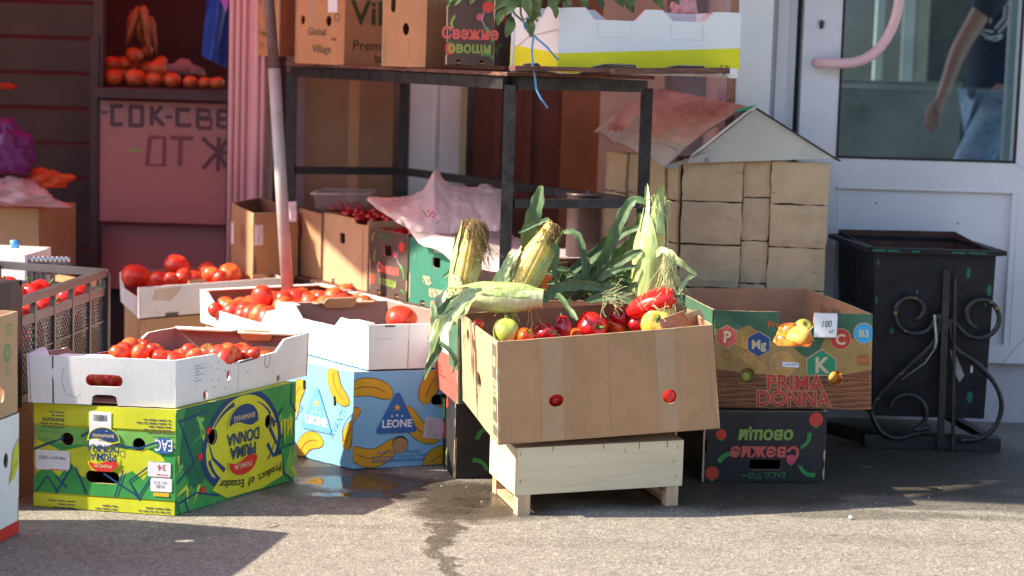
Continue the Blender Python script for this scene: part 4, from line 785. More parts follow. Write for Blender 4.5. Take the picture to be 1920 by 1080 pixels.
carton('banana_carton', 'pale blue carton printed with yellow bananas and a dark blue triangle', 'box', lb_, .270, 'blue_board', 'kraft_in',
       {0: dict(art=leone_right, bulge=.008, holes=lambda f: [slot(.262, f.h*.685, .078, .030)]), 3: dict(art=leone_left, holes=lambda f: [slot(f.w-.075, f.h*.66, .012, .030), slot(f.w-.205, f.h*.76, .012, .030)])}, closed=True)
# ================================================================ VEGETABLE CARTONS (dark board, Cyrillic print)
def cuc(f, mb, cx, cy, L, rot, m='leaf_ink'):
    pts = [(cx+(t-.5)*L*math.cos(rot)-.18*L*math.sin(rot)*math.sin(PI*t), cy+(t-.5)*L*math.sin(rot)+.18*L*math.cos(rot)*math.sin(PI*t)) for t in [k/8 for k in range(9)]]; f.line(mb, pts, L*.26, m, 2, L*.2)
    f.line(mb, [pts[-1], (pts[-1][0]+L*.15*math.cos(rot), pts[-1][1]+L*.15*math.sin(rot))], L*.07, m, 2)
def tom_i(f, mb, cx, cy, r, m='tomato_ink'):
    f.fill(mb, oval(cx, cy, r, r, 16), m, 2, grid=.015); 
    for a in (.9, 1.57, 2.2): f.line(mb, [(cx, cy+r*.85), (cx+r*.7*math.cos(a), cy+r*(.9+.5*math.sin(a)))], r*.22, 'leaf_ink', 3, 0)
def veg(f, mb, mirror=1, slot_top=True, s=1.0, cxf=.5):
    w, h = f.w, f.h; cx = w*cxf
    f.text(mb, 'Свежие', cx, h*.36, h*.235*s, 'salmon', 3, sx=.98, bold=.035); f.text(mb, 'овощи', cx, h*.17, h*.215*s, 'olive', 3, sx=1.0, bold=.035)
    tom_i(f, mb, w*.10, h*.22, h*.085); tom_i(f, mb, w*.86, h*.80, h*.080); tom_i(f, mb, w*.70, h*.66, h*.05, 'pink_ink')
    cuc(f, mb, w*.10, h*.86, h*.15, 1.0, 'olive'); cuc(f, mb, w*.16, h*.58, h*.17, 1.4, 'olive'); cuc(f, mb, w*.88, h*.42, h*.22, -1.0, 'leaf_ink'); cuc(f, mb, w*.90, h*.12, h*.13, -.4, 'leaf_ink')
    f.line(mb, [(w*.78, h*.74), (w*.74, h*.62), (w*.80, h*.54), (w*.86, h*.50)], .003, 'grey_ink', 2)
def bslots(f): return [slot(f.w*.25, .006, .022, .010, .002), slot(f.w*.75, .006, .022, .010, .002)]
def foot(f): w, h = f.w, f.h; n = .016; return [(0, 0), (w*.22, 0), (w*.22, n), (w*.31, n), (w*.31, 0), (w*.70, 0), (w*.70, n), (w*.79, n), (w*.79, 0), (w, 0), (w, h), (0, h)]
def bar_slot(f, cx=.5, cy=.72, wd=.075, h=.034): return [[(f.w*cx-wd/2, f.h*cy-h/2+.006), (f.w*cx-wd/2+.006, f.h*cy-h/2), (f.w*cx+wd/2-.006, f.h*cy-h/2), (f.w*cx+wd/2, f.h*cy-h/2+.006), (f.w*cx+wd/2, f.h*cy+h/2), (f.w*cx-wd/2, f.h*cy+h/2)]]
# on the lower shelf: cartons in a row along the front edge
def shelf_xy(px, off=0.03):                        # world x,y on the shelf's front line under picture column px
    A_, D_ = RK['A'], RK['D']; lo, hi = -.6, 1.6
    nrm = V((D_.y-A_.y, A_.x-D_.x, 0)).normalized(); nrm = nrm if nrm.y > 0 else -nrm
    for _ in range(40):
        t = (lo+hi)/2; q = A_*(1-t)+D_*t + nrm*off; v = V((q.x, q.y, .36))-V((0, 0, CAM_H)); x = 960+F_PX*v.dot(_R)/v.dot(_fw)
        if x < px: lo = t
        else: hi = t
    return V((q.x, q.y, 0)), nrm
def shelf_box(name, label, pa, pb, h, depth, off, out, side, z=.359, group=None, **k):
    a, n_ = shelf_xy(pa, off); b, _ = shelf_xy(pb, off); zz = V((0, 0, z)); base = [a+zz, b+zz, b+n_*depth+zz, a+n_*depth+zz]
    return carton(name, label, 'box', base, h, out, 'kraft_in', side, group=group, **k)+(base,)
sbx = [shelf_box('tomato_carton', 'brown carton with a round hole showing a tomato, left end of the lower shelf', 545, 600, [.235, .225, .22, .22], .32, .03, 'kraft', {0: dict(holes=lambda f: [oval(f.w*.32, f.h*.66, .02, .022)], art=lambda f, mb: f.line(mb, [(f.w*.97, 0), (f.w*.97, f.h)], .004, 'kraft_edge', 1))}),
       shelf_box('vegetable_carton', 'pale kraft carton with a square hand hole and a torn top, on the lower shelf', 606, 688, [.235, .23, .23, .23], .32, .03, 'kraft_pale', {0: dict(holes=lambda f: bar_slot(f, .45, .68, .04, .035), outline=lambda f: [(0, 0), (f.w*.2, 0), (f.w*.2, .014), (f.w*.28, .014), (f.w*.28, 0), (f.w*.62, 0), (f.w*.62, .014), (f.w*.7, .014), (f.w*.7, 0), (f.w, 0), (f.w, f.h*.94), (f.w*.75, f.h*.93), (f.w*.7, f.h), (f.w*.2, f.h*1.0), (0, f.h*.98)], art=lambda f, mb: f.line(mb, [(f.w*.9, .0), (f.w*.9, f.h*.9)], .0025, 'ink_soft', 1))}),
       shelf_box('vegetable_carton', 'dark brown Cyrillic lettered carton between the kraft and teal cartons of the lower shelf', 692, 762, .212, .32, .03, 'black_brown', {0: dict(outline=foot, holes=lambda f: bar_slot(f, .5, .70, .055, .034), art=lambda f, mb: (veg(f, mb, s=.8, cxf=.52), f.text(mb, 'вкус+', f.w*.45, f.h*.86, .03, 'leaf_ink', 3)))}) if not board('black_brown', (.085, .055, .045), .15) is None else None]
def eco(f, mb):
    w, h = f.w, f.h; f.text(mb, 'ЭКО-', w*.36, h*.34, h*.17, 'cream_ink', 3, sx=.62, bold=.03); f.text(mb, 'КУЛЬТУРА', w*.53, h*.17, h*.17, 'cream_ink', 3, sx=.50, bold=.03); f.text(mb, 'органика', w*.55, h*.86, h*.075, 'cream_ink', 3, sx=.7)
    f.line(mb, [(w*.62, h*.44), (w*.86, h*.36), (w*.86, h*.28), (w*.62, h*.34), (w*.62, h*.44)], .002, 'teal_ink', 3); f.text(mb, 'Гидро', w*.74, h*.335, h*.06, 'cream_ink', 3, sx=.6, rot=-.2); f.text(mb, 'э к о', w*.12, h*.72, h*.045, 'cream_ink', 3, rot=PI/2)
sbx.append(shelf_box('vegetable_carton', 'teal green carton with cream Cyrillic capitals on the lower shelf', 766, 868, .205, .34, .03, 'teal_board', {0: dict(outline=foot, holes=lambda f: bar_slot(f, .52, .70, .05, .032), art=eco)}))
sbx.append(shelf_box('vegetable_carton', 'dark brown vegetable carton mostly hidden behind the corn cobs on the lower shelf', 872, 955, .185, .34, .03, 'black_brown', {0: dict(outline=foot, art=lambda f, mb: veg(f, mb, s=.6, cxf=.3))}))
# carton with orange picture at the short end of the shelf (under the right rail)
n2 = V((-.85, .5, 0)).normalized(); a = V((.03, 5.76, .359)); b = V((.36, 5.90, .359)); dd = V((-.28, .46, 0))
carton('juice_carton', 'black carton with a red and orange picture, on the lower shelf behind the corn leaves', 'box', [a, b, b+dd, a+dd], .165, 'black_board', 'kraft_in', {0: dict(art=lambda f, mb: (f.fill(mb, [(.02, f.h*.98), (.10, f.h*.98), (.08, f.h*.66), (.03, f.h*.70)], 'orange_ink', 2), f.rect(mb, .02, f.h*.62, .11, f.h*.68, 'gold', 3), f.line(mb, oval(.05, f.h*.38, .025, .03)+[(.075, f.h*.38)], .006, 'tomato_ink', 2), f.line(mb, oval(.12, f.h*.38, .025, .03)+[(.145, f.h*.38)], .006, 'tomato_ink', 2), tom_i(f, mb, .24, f.h*.6, .02)))})
# price papers pinned on the kraft cartons
def paper(px, py, Y, wpx, hpx, label, tilt=.02, lean=0, nm='paper_label', m='pink_label', yaw=0):
    p = P(px, py, Y); wd = wpx*Y/F_PX; ht = hpx*Y/F_PX; r = V((math.cos(yaw), math.sin(yaw), tilt)).normalized(); u = V((-.1*tilt, 0, 1))
    f = Face(p-r*wd/2-u*ht/2, p+r*wd/2-u*ht/2, p+r*wd/2*.96+u*ht/2, p-r*wd/2+u*ht/2, .004); mb = MB(); f.panel(mb, m, m, m, t=.0008, grid=.02); f.smalltext(mb, wd*.2, ht*.8, wd*.6, 5, 'grey_ink', .006)
    return tag(mb.build(nm, loc=p), label, 'label')
# open brown carton left of the pole
a = P(428, 470, 6.83); b = P(474, 480, 6.76); c = P(523, 480, 6.86)
ob = [V((b.x, 6.76, .32)), V((c.x+.06, 6.90, .32)), V((c.x-.10, 7.12, .32)), V((a.x-.0, 6.90, .32))]
carton('open_carton', 'open brown carton with two white stickers left of the leaning pole', 'box', ob, [.262, .262, .29, .285], 'kraft', 'kraft_dark', {0: dict(art=lambda f, mb: f.fill(mb, [(.0, f.h*.5), (.012, f.h*.42), (.018, f.h*.2), (.004, f.h*.12), (-.0, f.h*.2)], 'ink_soft', 1))})
carton('kraft_carton', 'plain brown carton low down under the open carton left of the pole', 'box', [V((p.x, p.y, 0)) for p in ob], .316, 'kraft', 'kraft_in', {}, closed=True, group='plain kraft cartons under trays')
paper(435, 437, 6.80, 9, 40, 'narrow white sticker on the left face of the open brown carton', yaw=-.9); paper(486, 441, 6.745, 16, 38, 'white sticker on the right face of the open brown carton', yaw=.5); paper(548, 397, 6.75, 16, 38, 'curled white price paper at the top edge of the shelf beside the pole', .05)
p = shelf_xy(563)[0]; o = put(TOM[0], V((p.x+.005, p.y+.055, .51)), .036, 'tomato visible through the round hole of the brown shelf carton', 'tomato'); o['category'] = 'tomato'
# clear tubs and cherry tomatoes
film = thin('clear_tub', (.75, .72, .74), .16, .12); MT['film'] = film
def tub(name, label, pL, pR, z0, h, dep, Y):
    mb = MB(); a = P(pL, 400, Y); b = P(pR, 400, Y); q = [V((a.x+.015, Y, z0)), V((b.x-.015, Y+.05, z0)), V((b.x, Y+dep, z0)), V((a.x+.03, Y+dep-.03, z0))]; c0 = sum(q, V())/4
    def ring(k, z): return [V((c0.x+(p.x-c0.x)*k, c0.y+(p.y-c0.y)*k, z)) for p in q]
    rg = [ring(.88, z0), ring(.95, z0+h*.5), ring(1.0, z0+h*.97), ring(1.06, z0+h)]; vs = [v for r in rg for v in r]
    fs = [(i*4+k, i*4+(k+1) % 4, (i+1)*4+(k+1) % 4, (i+1)*4+k) for i in range(3) for k in range(4)]+[(0, 3, 2, 1)]; mb.add(vs, fs, 'film')
    lip = ring(1.06, z0+h); 
    for k in range(4): mb.tube([lip[k], lip[(k+1) % 4]], .0035, thin('tub_rim', (.8, .76, .78), .45, .15) if 'rim' not in MT else MT['rim'], 6)
    return tag(mb.build(name, loc=c0), label, 'tub')
MT['rim'] = thin('tub_rim', (.8, .76, .78), .45, .15)
tub('plastic_tub', 'clear empty plastic tub lying above the cherry tomatoes behind the pole', 578, 690, .598, .055, .26, 6.80)
tub('plastic_tub', 'small clear plastic tub beside the crumpled bag on the lower shelf', 728, 775, .57, .05, .2, 6.55)
CH = proto('cherry_tomato', fruit_mb(skin('cherry_skin', (.42, .010, .010), (.30, .006, .006)), lobes=4, depth=.02, squash=.95, dim=.08, seed=5, n=10, k=14))
for bi, nn in ((1, 70), (2, 30)):
    bs = sbx[bi][2]
    for k in range(nn):
        u, v = random.uniform(.04, .96), random.uniform(.04, .9); p = bs[0]*(1-u)*(1-v)+bs[1]*u*(1-v)+bs[2]*u*v+bs[3]*(1-u)*v; hgt = .225 if bi == 1 else .20
        o = put(CH, V((p.x, p.y, .359+hgt-.01+.035*math.sin(PI*v)*math.sin(PI*u)+random.uniform(-.012, .012))), .0145, 'tiny red cherry tomato heaped in the kraft and dark cartons of the lower shelf', 'tomato', 'cherry tomatoes on the lower shelf'); o['category'] = 'tomato'
for (x, y) in [(663, 388), (655, 392), (672, 396), (640, 390), (626, 392), (683, 402), (668, 384), (650, 385), (635, 384), (676, 390)]:
    o = putpx(CH, x, y, .59, 9, 'tiny red cherry tomato heaped in the kraft and dark cartons of the lower shelf', 'tomato', 'cherry tomatoes on the lower shelf')
# white foam tray and crumpled bag over the teal carton
mb = MB(); a, n_ = shelf_xy(738, -.02); b, _ = shelf_xy(955, -.02); z = .575
pts = []; N = 18
for i in range(N+1):
    for j in range(9):
        t = i/N; s_ = j/8; q = a*(1-t)+b*t + n_*(s_*.34); zz = z+.006 - .018*t + .02*math.sin(t*7)*(1-s_)+.006*math.sin(t*19)
        if t < .25: zz += .09*((.25-t)/.25)**1.4
        if j == 0: zz -= .035
        pts.append((q.x, q.y, zz))
mb.add(pts, [(i*9+j, (i+1)*9+j, (i+1)*9+j+1, i*9+j+1) for i in range(N) for j in range(8)], thin('bag_sheet', (.90, .76, .75), .85, .4), True)
tag(mb.build('plastic_sheet', loc=a+V((0, 0, z))), 'white plastic sheet laid over the teal carton on the lower shelf', 'sheet')
def crumple(name, label, c, sx, sy, sz, m, seed=1, peaks=(), n=28, cat='bag', freq=9, rough=.35):
    mb = MB(); vs = []; fs = []; n = int(n*1.9)
    for i in range(n+1):
        for j in range(n):
            th = PI*i/n*.98+.01; ph = 2*PI*j/n; d = V((math.sin(th)*math.cos(ph), math.sin(th)*math.sin(ph), math.cos(th)))
            n = n; r = 1+rough*noise.noise(d*1.7+V((seed, 0, 0)))-rough*1.0*abs(noise.noise(d*2.6+V((0, seed, 0))))-rough*.55*abs(noise.noise(d*5.5+V((0, seed, 4))))-rough*.25*abs(noise.noise(d*11+V((0, seed, 4))))
            for (pd, pa, pw) in peaks: r += pa*math.exp(-((d-V(pd).normalized()).length/pw)**2)
            v = V((d.x*sx*r, d.y*sy*r, max(d.z*sz*r, -sz*.55))); vs.append(V(c)+v)
    for i in range(n):
        for j in range(n): fs.append((i*n+j, (i+1)*n+j, (i+1)*n+(j+1) % n, i*n+(j+1) % n))
    mb.add(vs, fs, m, True); o = mb.build(name, loc=c); tag(o, label, cat); return o, mb
bagm = thin('bag_film', (.92, .76, .76), .62, .22)
def lerp_t(T, x):
    for (a, b), (c, d) in zip(T, T[1:]):
        if x <= c: return b+(d-b)*(x-a)/(c-a)
    return T[-1][1]
TB = [(690, 374), (712, 396), (740, 418), (790, 436), (860, 438), (905, 436), (942, 430)]; TT = [(690, 368), (735, 370), (770, 366), (795, 352), (806, 330), (815, 311), (824, 332), (842, 346), (880, 350), (915, 344), (942, 350)]
mb = MB(); NU, NV = 70, 34; vs = []
for i in range(NU+1):
    x = 690+252*i/NU
    for j in range(NV+1):
        v = j/NV; Y = 6.10+.24*v; pb_ = P(x, lerp_t(TB, x), Y); pt2 = P(x, lerp_t(TT, x), Y); k = math.sin(PI*min(1, v*.62+.0)*.92)**.8 if v > 0 else 0
        z = pb_.z+(pt2.z-pb_.z)*k; d = V((x*.02, v*3.2, 1)); fold = abs(noise.noise(d*1.1))*.030+abs(noise.noise(d*2.7))*.016+abs(noise.noise(V((x*.05+v*3, v*2, 5))))*.010
        vs.append(V((pb_.x+.012*noise.noise(d*1.7+V((9, 0, 0))), Y-.9*fold+.012, z-.35*fold*k+.006*noise.noise(d*4))))
mb.add(vs, [(i*(NV+1)+j, (i+1)*(NV+1)+j, (i+1)*(NV+1)+j+1, i*(NV+1)+j+1) for i in range(NU) for j in range(NV)], bagm, True); tag(mb.build('plastic_bag', loc=P(822, 436, 6.2)), 'crumpled translucent white carrier bag on the lower shelf', 'bag')
mb = MB(); g = Face(P(790, 420, 6.045), P(835, 425, 6.045), P(835, 393, 6.06), P(790, 389, 6.06))
g.line(mb, [(.004, .045), (.02, .022)], .003, 'ink_soft', 2); g.line(mb, [(.045, .004), (.06, .02)], .003, 'ink_soft', 2)
for u, v in ((.022, .042), (.03, .036), (.026, .028), (.036, .04), (.037, .026), (.042, .034)): g.fill(mb, oval(u, v, .004, .0035, 7), 'pink_ink', 2, grid=0)
mb.build('printed_mark', bpy.data.objects['plastic_bag'])
# brown metal cylinder
mb = MB(); q = P(1092, 505, 5.86); zt = P(1092, 362, 5.86).z; r = .052; cm = mat('rusty_cylinder', (.06, .03, .03), .38, .35, 8, .25, 60)
mb.lathe([(r, .345), (r, zt-.008), (r+.003, zt-.006), (r+.003, zt), (0, zt)], cm, 28, (q.x, q.y, 0)); mb.lathe([(.008, zt), (.008, zt+.008), (0, zt+.008)], cm, 10, (q.x+.01, q.y, 0)); tag(mb.build('metal_cylinder', loc=(q.x, q.y, .359)), 'tall dark brown metal cylinder behind the corn leaves on the right end of the rack', 'cylinder')

# ================================================================ TOP SHELF
def topbox(name, label, near, right, left, h, out, side, z=TOPZ, **k):
    base = quad_base((*near, z), (*right, z), (*left, z)); return carton(name, label, 'box', base, h, out, 'kraft_in', side, **k)
board('kraft_o', (.50, .25, .12))
X_ = lambda px, Y: P(px, 110, Y).x
def gv_left(f, mb):
    f.text(mb, 'Global', f.w*.46, .095, .036, 'leaf_dark', 3, sx=.95); f.text(mb, 'Village', f.w*.56, .038, .038, 'leaf_dark', 3, sx=.95); f.text(mb, 'the', f.w*.80, .078, .020, 'leaf_dark', 3)
    f.rect(mb, f.w*.68, .17, f.w*.86, .26, 'label', 3); f.smalltext(mb, f.w*.70, .245, f.w*.1, 5, 'grey_ink', .005, 4); f.line(mb, oval(f.w*.86, .155, .010, .012, 12)+[(f.w*.86+.010, .155)], .003, 'leaf_dark', 2); f.rect(mb, f.w*.30, .11, f.w*.42, .28, 'tape', 1)
    for k in range(2): f.smalltext(mb, f.w*.80, .132-.006*k, .02, 1, 'leaf_dark', .004, 3)
flat('leaf_dark', (.06, .07, .02))
def gv_right(f, mb): f.text(mb, 'Global', .155, .235, .11, 'leaf_dark', 3, bold=.02); f.text(mb, 'Village', .165, .135, .11, 'leaf_dark', 3, bold=.02); f.text(mb, 'Premium', .115, .05, .048, 'leaf_dark', 3); f.text(mb, 'bananas', .17, .012, .040, 'leaf_dark', 3)
Yn = 6.55
topbox('fruit_carton', 'orange brown carton standing behind the leaning pole, left end of the top shelf', (X_(522, 6.9), 6.90), (X_(556, 7.0), 7.0), (X_(475, 7.15), 7.15), .34, 'kraft_o', {3: dict(holes=lambda f: [oval(f.w*.28, .20, .012, .022), oval(f.w*.2, .10, .010, .018)], art=lambda f, mb: (f.text(mb, 'Fruit', f.w*.42, .07, .03, 'leaf_dark', 3), f.smalltext(mb, f.w*.3, .05, .06, 3, 'leaf_dark', .006)))}, z=1.115)
topbox('fruit_carton', 'tan carton with green Latin lettering at the left end of the top shelf', (X_(645, Yn), Yn), (X_(645, Yn)+.30, Yn+.16), (X_(553, Yn+.16), Yn+.16), .38, 'kraft_o',
       {3: dict(art=gv_left, holes=lambda f: [oval(f.w*.16, .145, .011, .016), oval(f.w*.69, .142, .013, .018)]), 0: dict(art=gv_right)}, z=TOPZ-.004)
Yc = 6.12
topbox('fruit_carton', 'plain tan carton with an oval air hole, in the middle of the top shelf', (X_(798, Yc), Yc), (X_(798, Yc)+.24, Yc+.22), (X_(716, Yc+.10), Yc+.10), .30, 'kraft_o', {3: dict(holes=lambda f: [oval(f.w*.55, .115, .013, .019), slot(f.w*.25, .20, .02, .07)], art=lambda f, mb: (f.fill(mb, [(f.w*.63, .02), (f.w*.68, .02), (f.w*.62, .09), (f.w*.58, .09)], 'kraft', 1), f.rect(mb, .008, .0, .016, .12, 'kraft', 1)))}, z=TOPZ)
Yd = 5.92
def vegtop(f, mb): veg(f, mb, s=.95, cxf=.50)
topbox('vegetable_carton', 'black carton with pink and green lettering on the top shelf beside the foam box', (X_(926, Yd), Yd), (X_(957, Yd)+.08, Yd+.26), (X_(835, Yd+.05), Yd+.05), .215, 'black_brown', {3: dict(art=vegtop, outline=foot, holes=lambda f: bar_slot(f, .55, .88, .05, .032)), 0: dict(art=lambda f, mb: (cuc(f, mb, .03, .05, .04, .7), tom_i(f, mb, .06, .14, .014)))}, z=TOPZ+.012)
# foam box
fm = mat('white_foam', (.80, .80, .80), .6, .02, 6, .15, 200); MT['foam'] = fm; flat('foam_yellow', (.74, .70, .02), .06, .7)
foam = thing('foam_box', 'white polystyrene box with a yellow band at the right end of the top shelf', 'box', (.40, 5.7, TOPZ))
fN = P(1046, 124, 5.62); fR = P(1386, 122, 5.74); fLl = P(957, 118, 5.92)
zb_ = TOPZ+.005; zt_ = P(1046, 12, 5.62).z; zb1 = zb_-.006
def foam_side(a, b, prof_b, prof_t, band, thick=.03, name='side_wall'):
    f = Face((a.x, a.y, zb1), (b.x, b.y, zb1), (b.x, b.y, zt_), (a.x, a.y, zt_)); w, h = f.w, f.h; mb = MB()
    outl = [(x*w, y*h) for x, y in prof_b]+[(x*w, y*h) for x, y in reversed(prof_t)]
    f.panel(mb, 'foam', 'foam', 'foam', outl, t=thick, jit=.0003)
    lower = [(x*w, y*h+.0015) for x, y in prof_b]; f.fill(mb, lower+[(w, h*band[1]), (0, h*band[0])], 'foam_yellow', 2); return f, mb
f, mb = foam_side(V((fN.x, 5.62, 0)), V((fR.x, 5.74, 0)), [(0, .04), (.03, 0), (.11, 0), (.20, .12), (.26, .16), (.42, .16), (.46, .02), (.55, .02), (.60, .14), (.66, .17), (.80, .17), (.86, .06), (.90, .04), (.98, .04), (1, .10)], [(0, .90), (.03, .985), (.14, 1), (.19, .82), (.42, .82), (.48, 1), (.56, 1), (.62, .84), (.80, .84), (.86, 1), (.97, 1), (1, .96)], (.30, .46))
for u in (.30, .70): f.line(mb, [(f.w*(u-.09), f.h*.80), (f.w*(u-.09), f.h*.56), (f.w*(u+.09), f.h*.56), (f.w*(u+.09), f.h*.80)], .003, flat('foam_shadow', (.70, .71, .74)), 2)
f.text(mb, 'um', f.w*.905, f.h*.12, .022, 'ink', 4, rot=1.2); f.text(mb, 'Oz', f.w*.935, f.h*.10, .026, 'ink', 4, rot=1.1); f.fill(mb, [(f.w*.87, f.h*.05), (f.w*.985, f.h*.05), (f.w*.995, f.h*.14), (f.w*.93, f.h*.16)], 'foam', 3)
mb.build('front_wall', foam)
f, mb = foam_side(V((fLl.x, 5.92, 0)), V((fN.x-.001, 5.62+.002, 0)), [(0, .03), (.2, .02), (.3, .12), (.6, .14), (.75, .03), (1, .0)], [(0, 1), (.25, 1), (.35, .85), (.65, .85), (.75, 1), (1, .97)], (.42, .30)); f.line(mb, [(0, f.h*.30), (f.w*.4, f.h*.55), (f.w, f.h*.66)], .004, 'stain', 3); mb.build('end_wall', foam)
bk0, bk1 = V((fLl.x, 5.92, 0)), V((fR.x-.085, 6.03, 0)); f, mb = foam_side(bk1, bk0, [(0, 0), (1, 0)], [(0, 1), (.2, 1), (.28, .8), (.5, .8), (.58, 1), (1, 1)], (.3, .3)); mb.build('back_wall', foam)
f, mb = foam_side(V((fR.x-.001, 5.745, 0)), bk1, [(0, 0), (1, 0)], [(0, 1), (1, 1)], (.3, .3)); mb.build('end_wall', foam)
mb = MB(); mb.hexa([V((fN.x+.02, 5.66, zb_+.02)), V((fR.x-.03, 5.77, zb_+.02)), V((bk1.x-.02, 6.0, zb_+.02)), V((bk0.x+.03, 5.90, zb_+.02))], [V((fN.x+.02, 5.66, zb_+.04)), V((fR.x-.03, 5.77, zb_+.04)), V((bk1.x-.02, 6.0, zb_+.04)), V((bk0.x+.03, 5.90, zb_+.04))], 'foam'); mb.build('bottom', foam)
# blue string
mb = MB(); L_ = [(1047, 113), (1025, 88), (1000, 66), (984, 52), (981, 38), (992, 30), (996, 48), (1000, 70), (997, 95), (999, 120), (1003, 145), (1006, 168), (1014, 184), (1027, 203)]
mb.tube([P(x, y, 5.585 if y < 120 else 5.60) for x, y in L_], .0032, mat('blue_string', (.12, .34, .62), .6, .1), 6); tag(mb.build('blue_string', loc=P(1000, 100, 5.6)), 'thin blue string hanging from the corner of the foam box', 'string')
# leafy stems out of the foam box
leafm = mat('cut_leaf', (.07, .13, .03), .5, .35, 25, .1, 60, col2=(.15, .22, .05)); MT['leaf'] = leafm
def leaf_round(mb, c, L, W, dirv, nrm, m='leaf'):
    d = V(dirv).normalized(); pts = []; ws = []
    for k in range(7): t = k/6; pts.append(V(c)+d*L*t+V(nrm)*(.15*L*math.sin(PI*t)) + V((0, 0, -.25*L*t*t))); ws.append(W*math.sin(PI*min(.97, max(.04, t)))**.7)
    mb.ribbon(pts, ws, V(nrm), m, .25)
rl = random.Random(12)
bunch = thing('leafy_bunch', 'bunch of green leafy stems sticking out over the left end of the foam box', 'greens', P(1010, 20, 5.75))
mb = MB()
for k in range(7): a = P(990+k*12, 60, 5.78); mb.tube([a, a+V((rl.uniform(-.06, .02), rl.uniform(-.08, 0), .05)), a+V((rl.uniform(-.14, .03), rl.uniform(-.14, -.02), .10))], .003, 'stem', 5)
mb.build('stem', bunch); mb = MB()
for (x, y, L, dx) in [(1005, 20, 30, -.2), (975, 15, 34, -.8), (950, 30, 30, -.4), (985, 5, 34, .2), (1030, 5, 30, .3), (1060, 8, 30, .2), (960, 5, 36, -1), (1010, 0, 30, 0), (1040, 25, 20, .1), (1090, 4, 26, .3), (940, -5, 30, -1), (870, 2, 24, -.6), (850, -2, 24, -.3), (1150, 0, 28, .6), (1120, 5, 24, .3), (1170, 8, 30, .5), (1190, 2, 26, -.3), (1220, 5, 30, .8), (1255, 6, 22, 1), (1010, 30, 22, -.3), (960, 45, 34, -.2), (990, 48, 30, .15), (1000, -8, 40, .2), (1070, -6, 30, -.3), (900, 3, 24, -.8)]:
    Y = 5.56 if x < 1060 else 5.8; p = P(x, y-14, Y+rl.uniform(0, .05)); s = Y/F_PX; leaf_round(mb, p, L*s*1.0, L*s*.30, (dx, -.2, -.6), (rl.uniform(-.4, .4), -1, rl.uniform(.1, .6)))
mb.build('leaves', bunch)
crumple('pink_paper', 'pinkish wrapping paper standing in the foam box behind the leaves', P(1283, 8, 5.85), .04, .03, .05, mat('pink_wrap', (.75, .35, .36), .6), 9, cat='paper')
# ================================================================ SMALL HOUSE
hs = thing('animal_house', 'small gabled house of cream boards with a tin roof beside the shop door', 'animal house', (.70, 6.3, 0))
cream = mat('cream_boards', (.54, .385, .235), .85, .14, 6, .5, 35); MT['cream'] = cream; gap = flat('board_gap', (.16, .10, .06)); tin = mat('tin_roof', (.50, .50, .46), .45, .10, 5, .15, 20, col2=(.58, .56, .50)); tinred = mat('red_lit_sheet_roof', (.48, .20, .16), .7, .25, 7, .4, 30, col2=(.68, .52, .46), stretch=(1, .35, 1))  # left roof sheet: red awning light is put into its colour
FLp, FRp = V((.505, 6.08, 0)), V((.955, 6.06, 0)); BRp, BLp = V((.90, 6.33, 0)), V((.31, 6.60, 0))
mb = MB(); zt = .855; mb.hexa([FLp+V((.01, .02, 0)), FRp+V((-.01, .02, 0)), BRp, BLp+V((.01, 0, 0))], [p+V((0, 0, zt-.02)) for p in (FLp+V((.01, .02, 0)), FRp+V((-.01, .02, 0)), BRp, BLp+V((.01, 0, 0)))], gap); mb.build('inner_wall', hs)
def blocks(A_, B_, cols, rows, z0, z1, name, seed):
    rs = random.Random(seed); d = (B_-A_); L = d.length; d = d/L; nn = d.cross(V((0, 0, 1)))
    mb = MB(); rh = (z1-z0)/rows; x = 0; cs = [c/sum(cols)*L for c in cols]
    for ci, cw in enumerate(cs):
        depth = .014 if ci % 2 == 0 else .004; sh = rs.uniform(-.02, .02) if ci % 2 else 0; 
        for r in range(rows):
            g = .0022; a0, a1 = x+g*.6, x+cw-g*.6; b0, b1 = z0+r*rh+g+sh, z0+(r+1)*rh-g+sh; b1 = min(b1, z1); jit = lambda: rs.uniform(-.0022, .0022)
            N = 6; vs = []; fs = []
            for i in range(N+1):
                for j in range(N+1):
                    u = a0+(a1-a0)*i/N; v = b0+(b1-b0)*j/N; e = min(i, N-i, j, N-j)
                    if e == 0: u += jit(); v += jit()
                    o_ = depth+.0035*noise.noise(V((u*22, v*22, seed))) - (.0022 if e == 0 else 0); vs.append(A_+d*u+nn*o_+V((0, 0, v)))
            k = N+1; fs = [(i*k+j, (i+1)*k+j, (i+1)*k+j+1, i*k+j+1) for i in range(N) for j in range(N)]; mb.add(vs, fs, cream)
            eg = [vs[i*k] for i in range(k)]+[vs[N*k+j] for j in range(1, k)]+[vs[i*k+N] for i in range(N-1, -1, -1)]+[vs[j] for j in range(N-1, 0, -1)]; M = len(eg)
            mb.add(eg+[p-nn*(depth+.004) for p in eg], [(i, i+M, (i+1) % M+M, (i+1) % M) for i in range(M)], cream)
        x += cw
    for k in range(26):
        u, v = rs.uniform(.01, L-.01), rs.uniform(z0+.3, z1-.01); q = A_+d*u+nn*.0215+V((0, 0, v)); a = rs.uniform(-.3, .3) if k % 3 else 1.4; l_ = rs.uniform(.004, .022); e = (d*math.cos(a)+V((0, 0, math.sin(a))))*l_; t_ = V((0, 0, .0012))
        mb.add([q-e, q-t_, q+e, q+t_], [(0, 1, 2, 3)], rs.choice((gap, 'ink_soft', 'kraft_pale', 'grey_ink')))
    mb.build(name, hs)
blocks(FLp+V((.005, 0, 0)), FRp, [.20, .09, .19], 6, .06, .85, 'front_wall', 3); blocks(BLp, FLp-V((.004, 0, 0)), [.12, .05, .16, .06], 6, .06, .84, 'left_wall', 5)
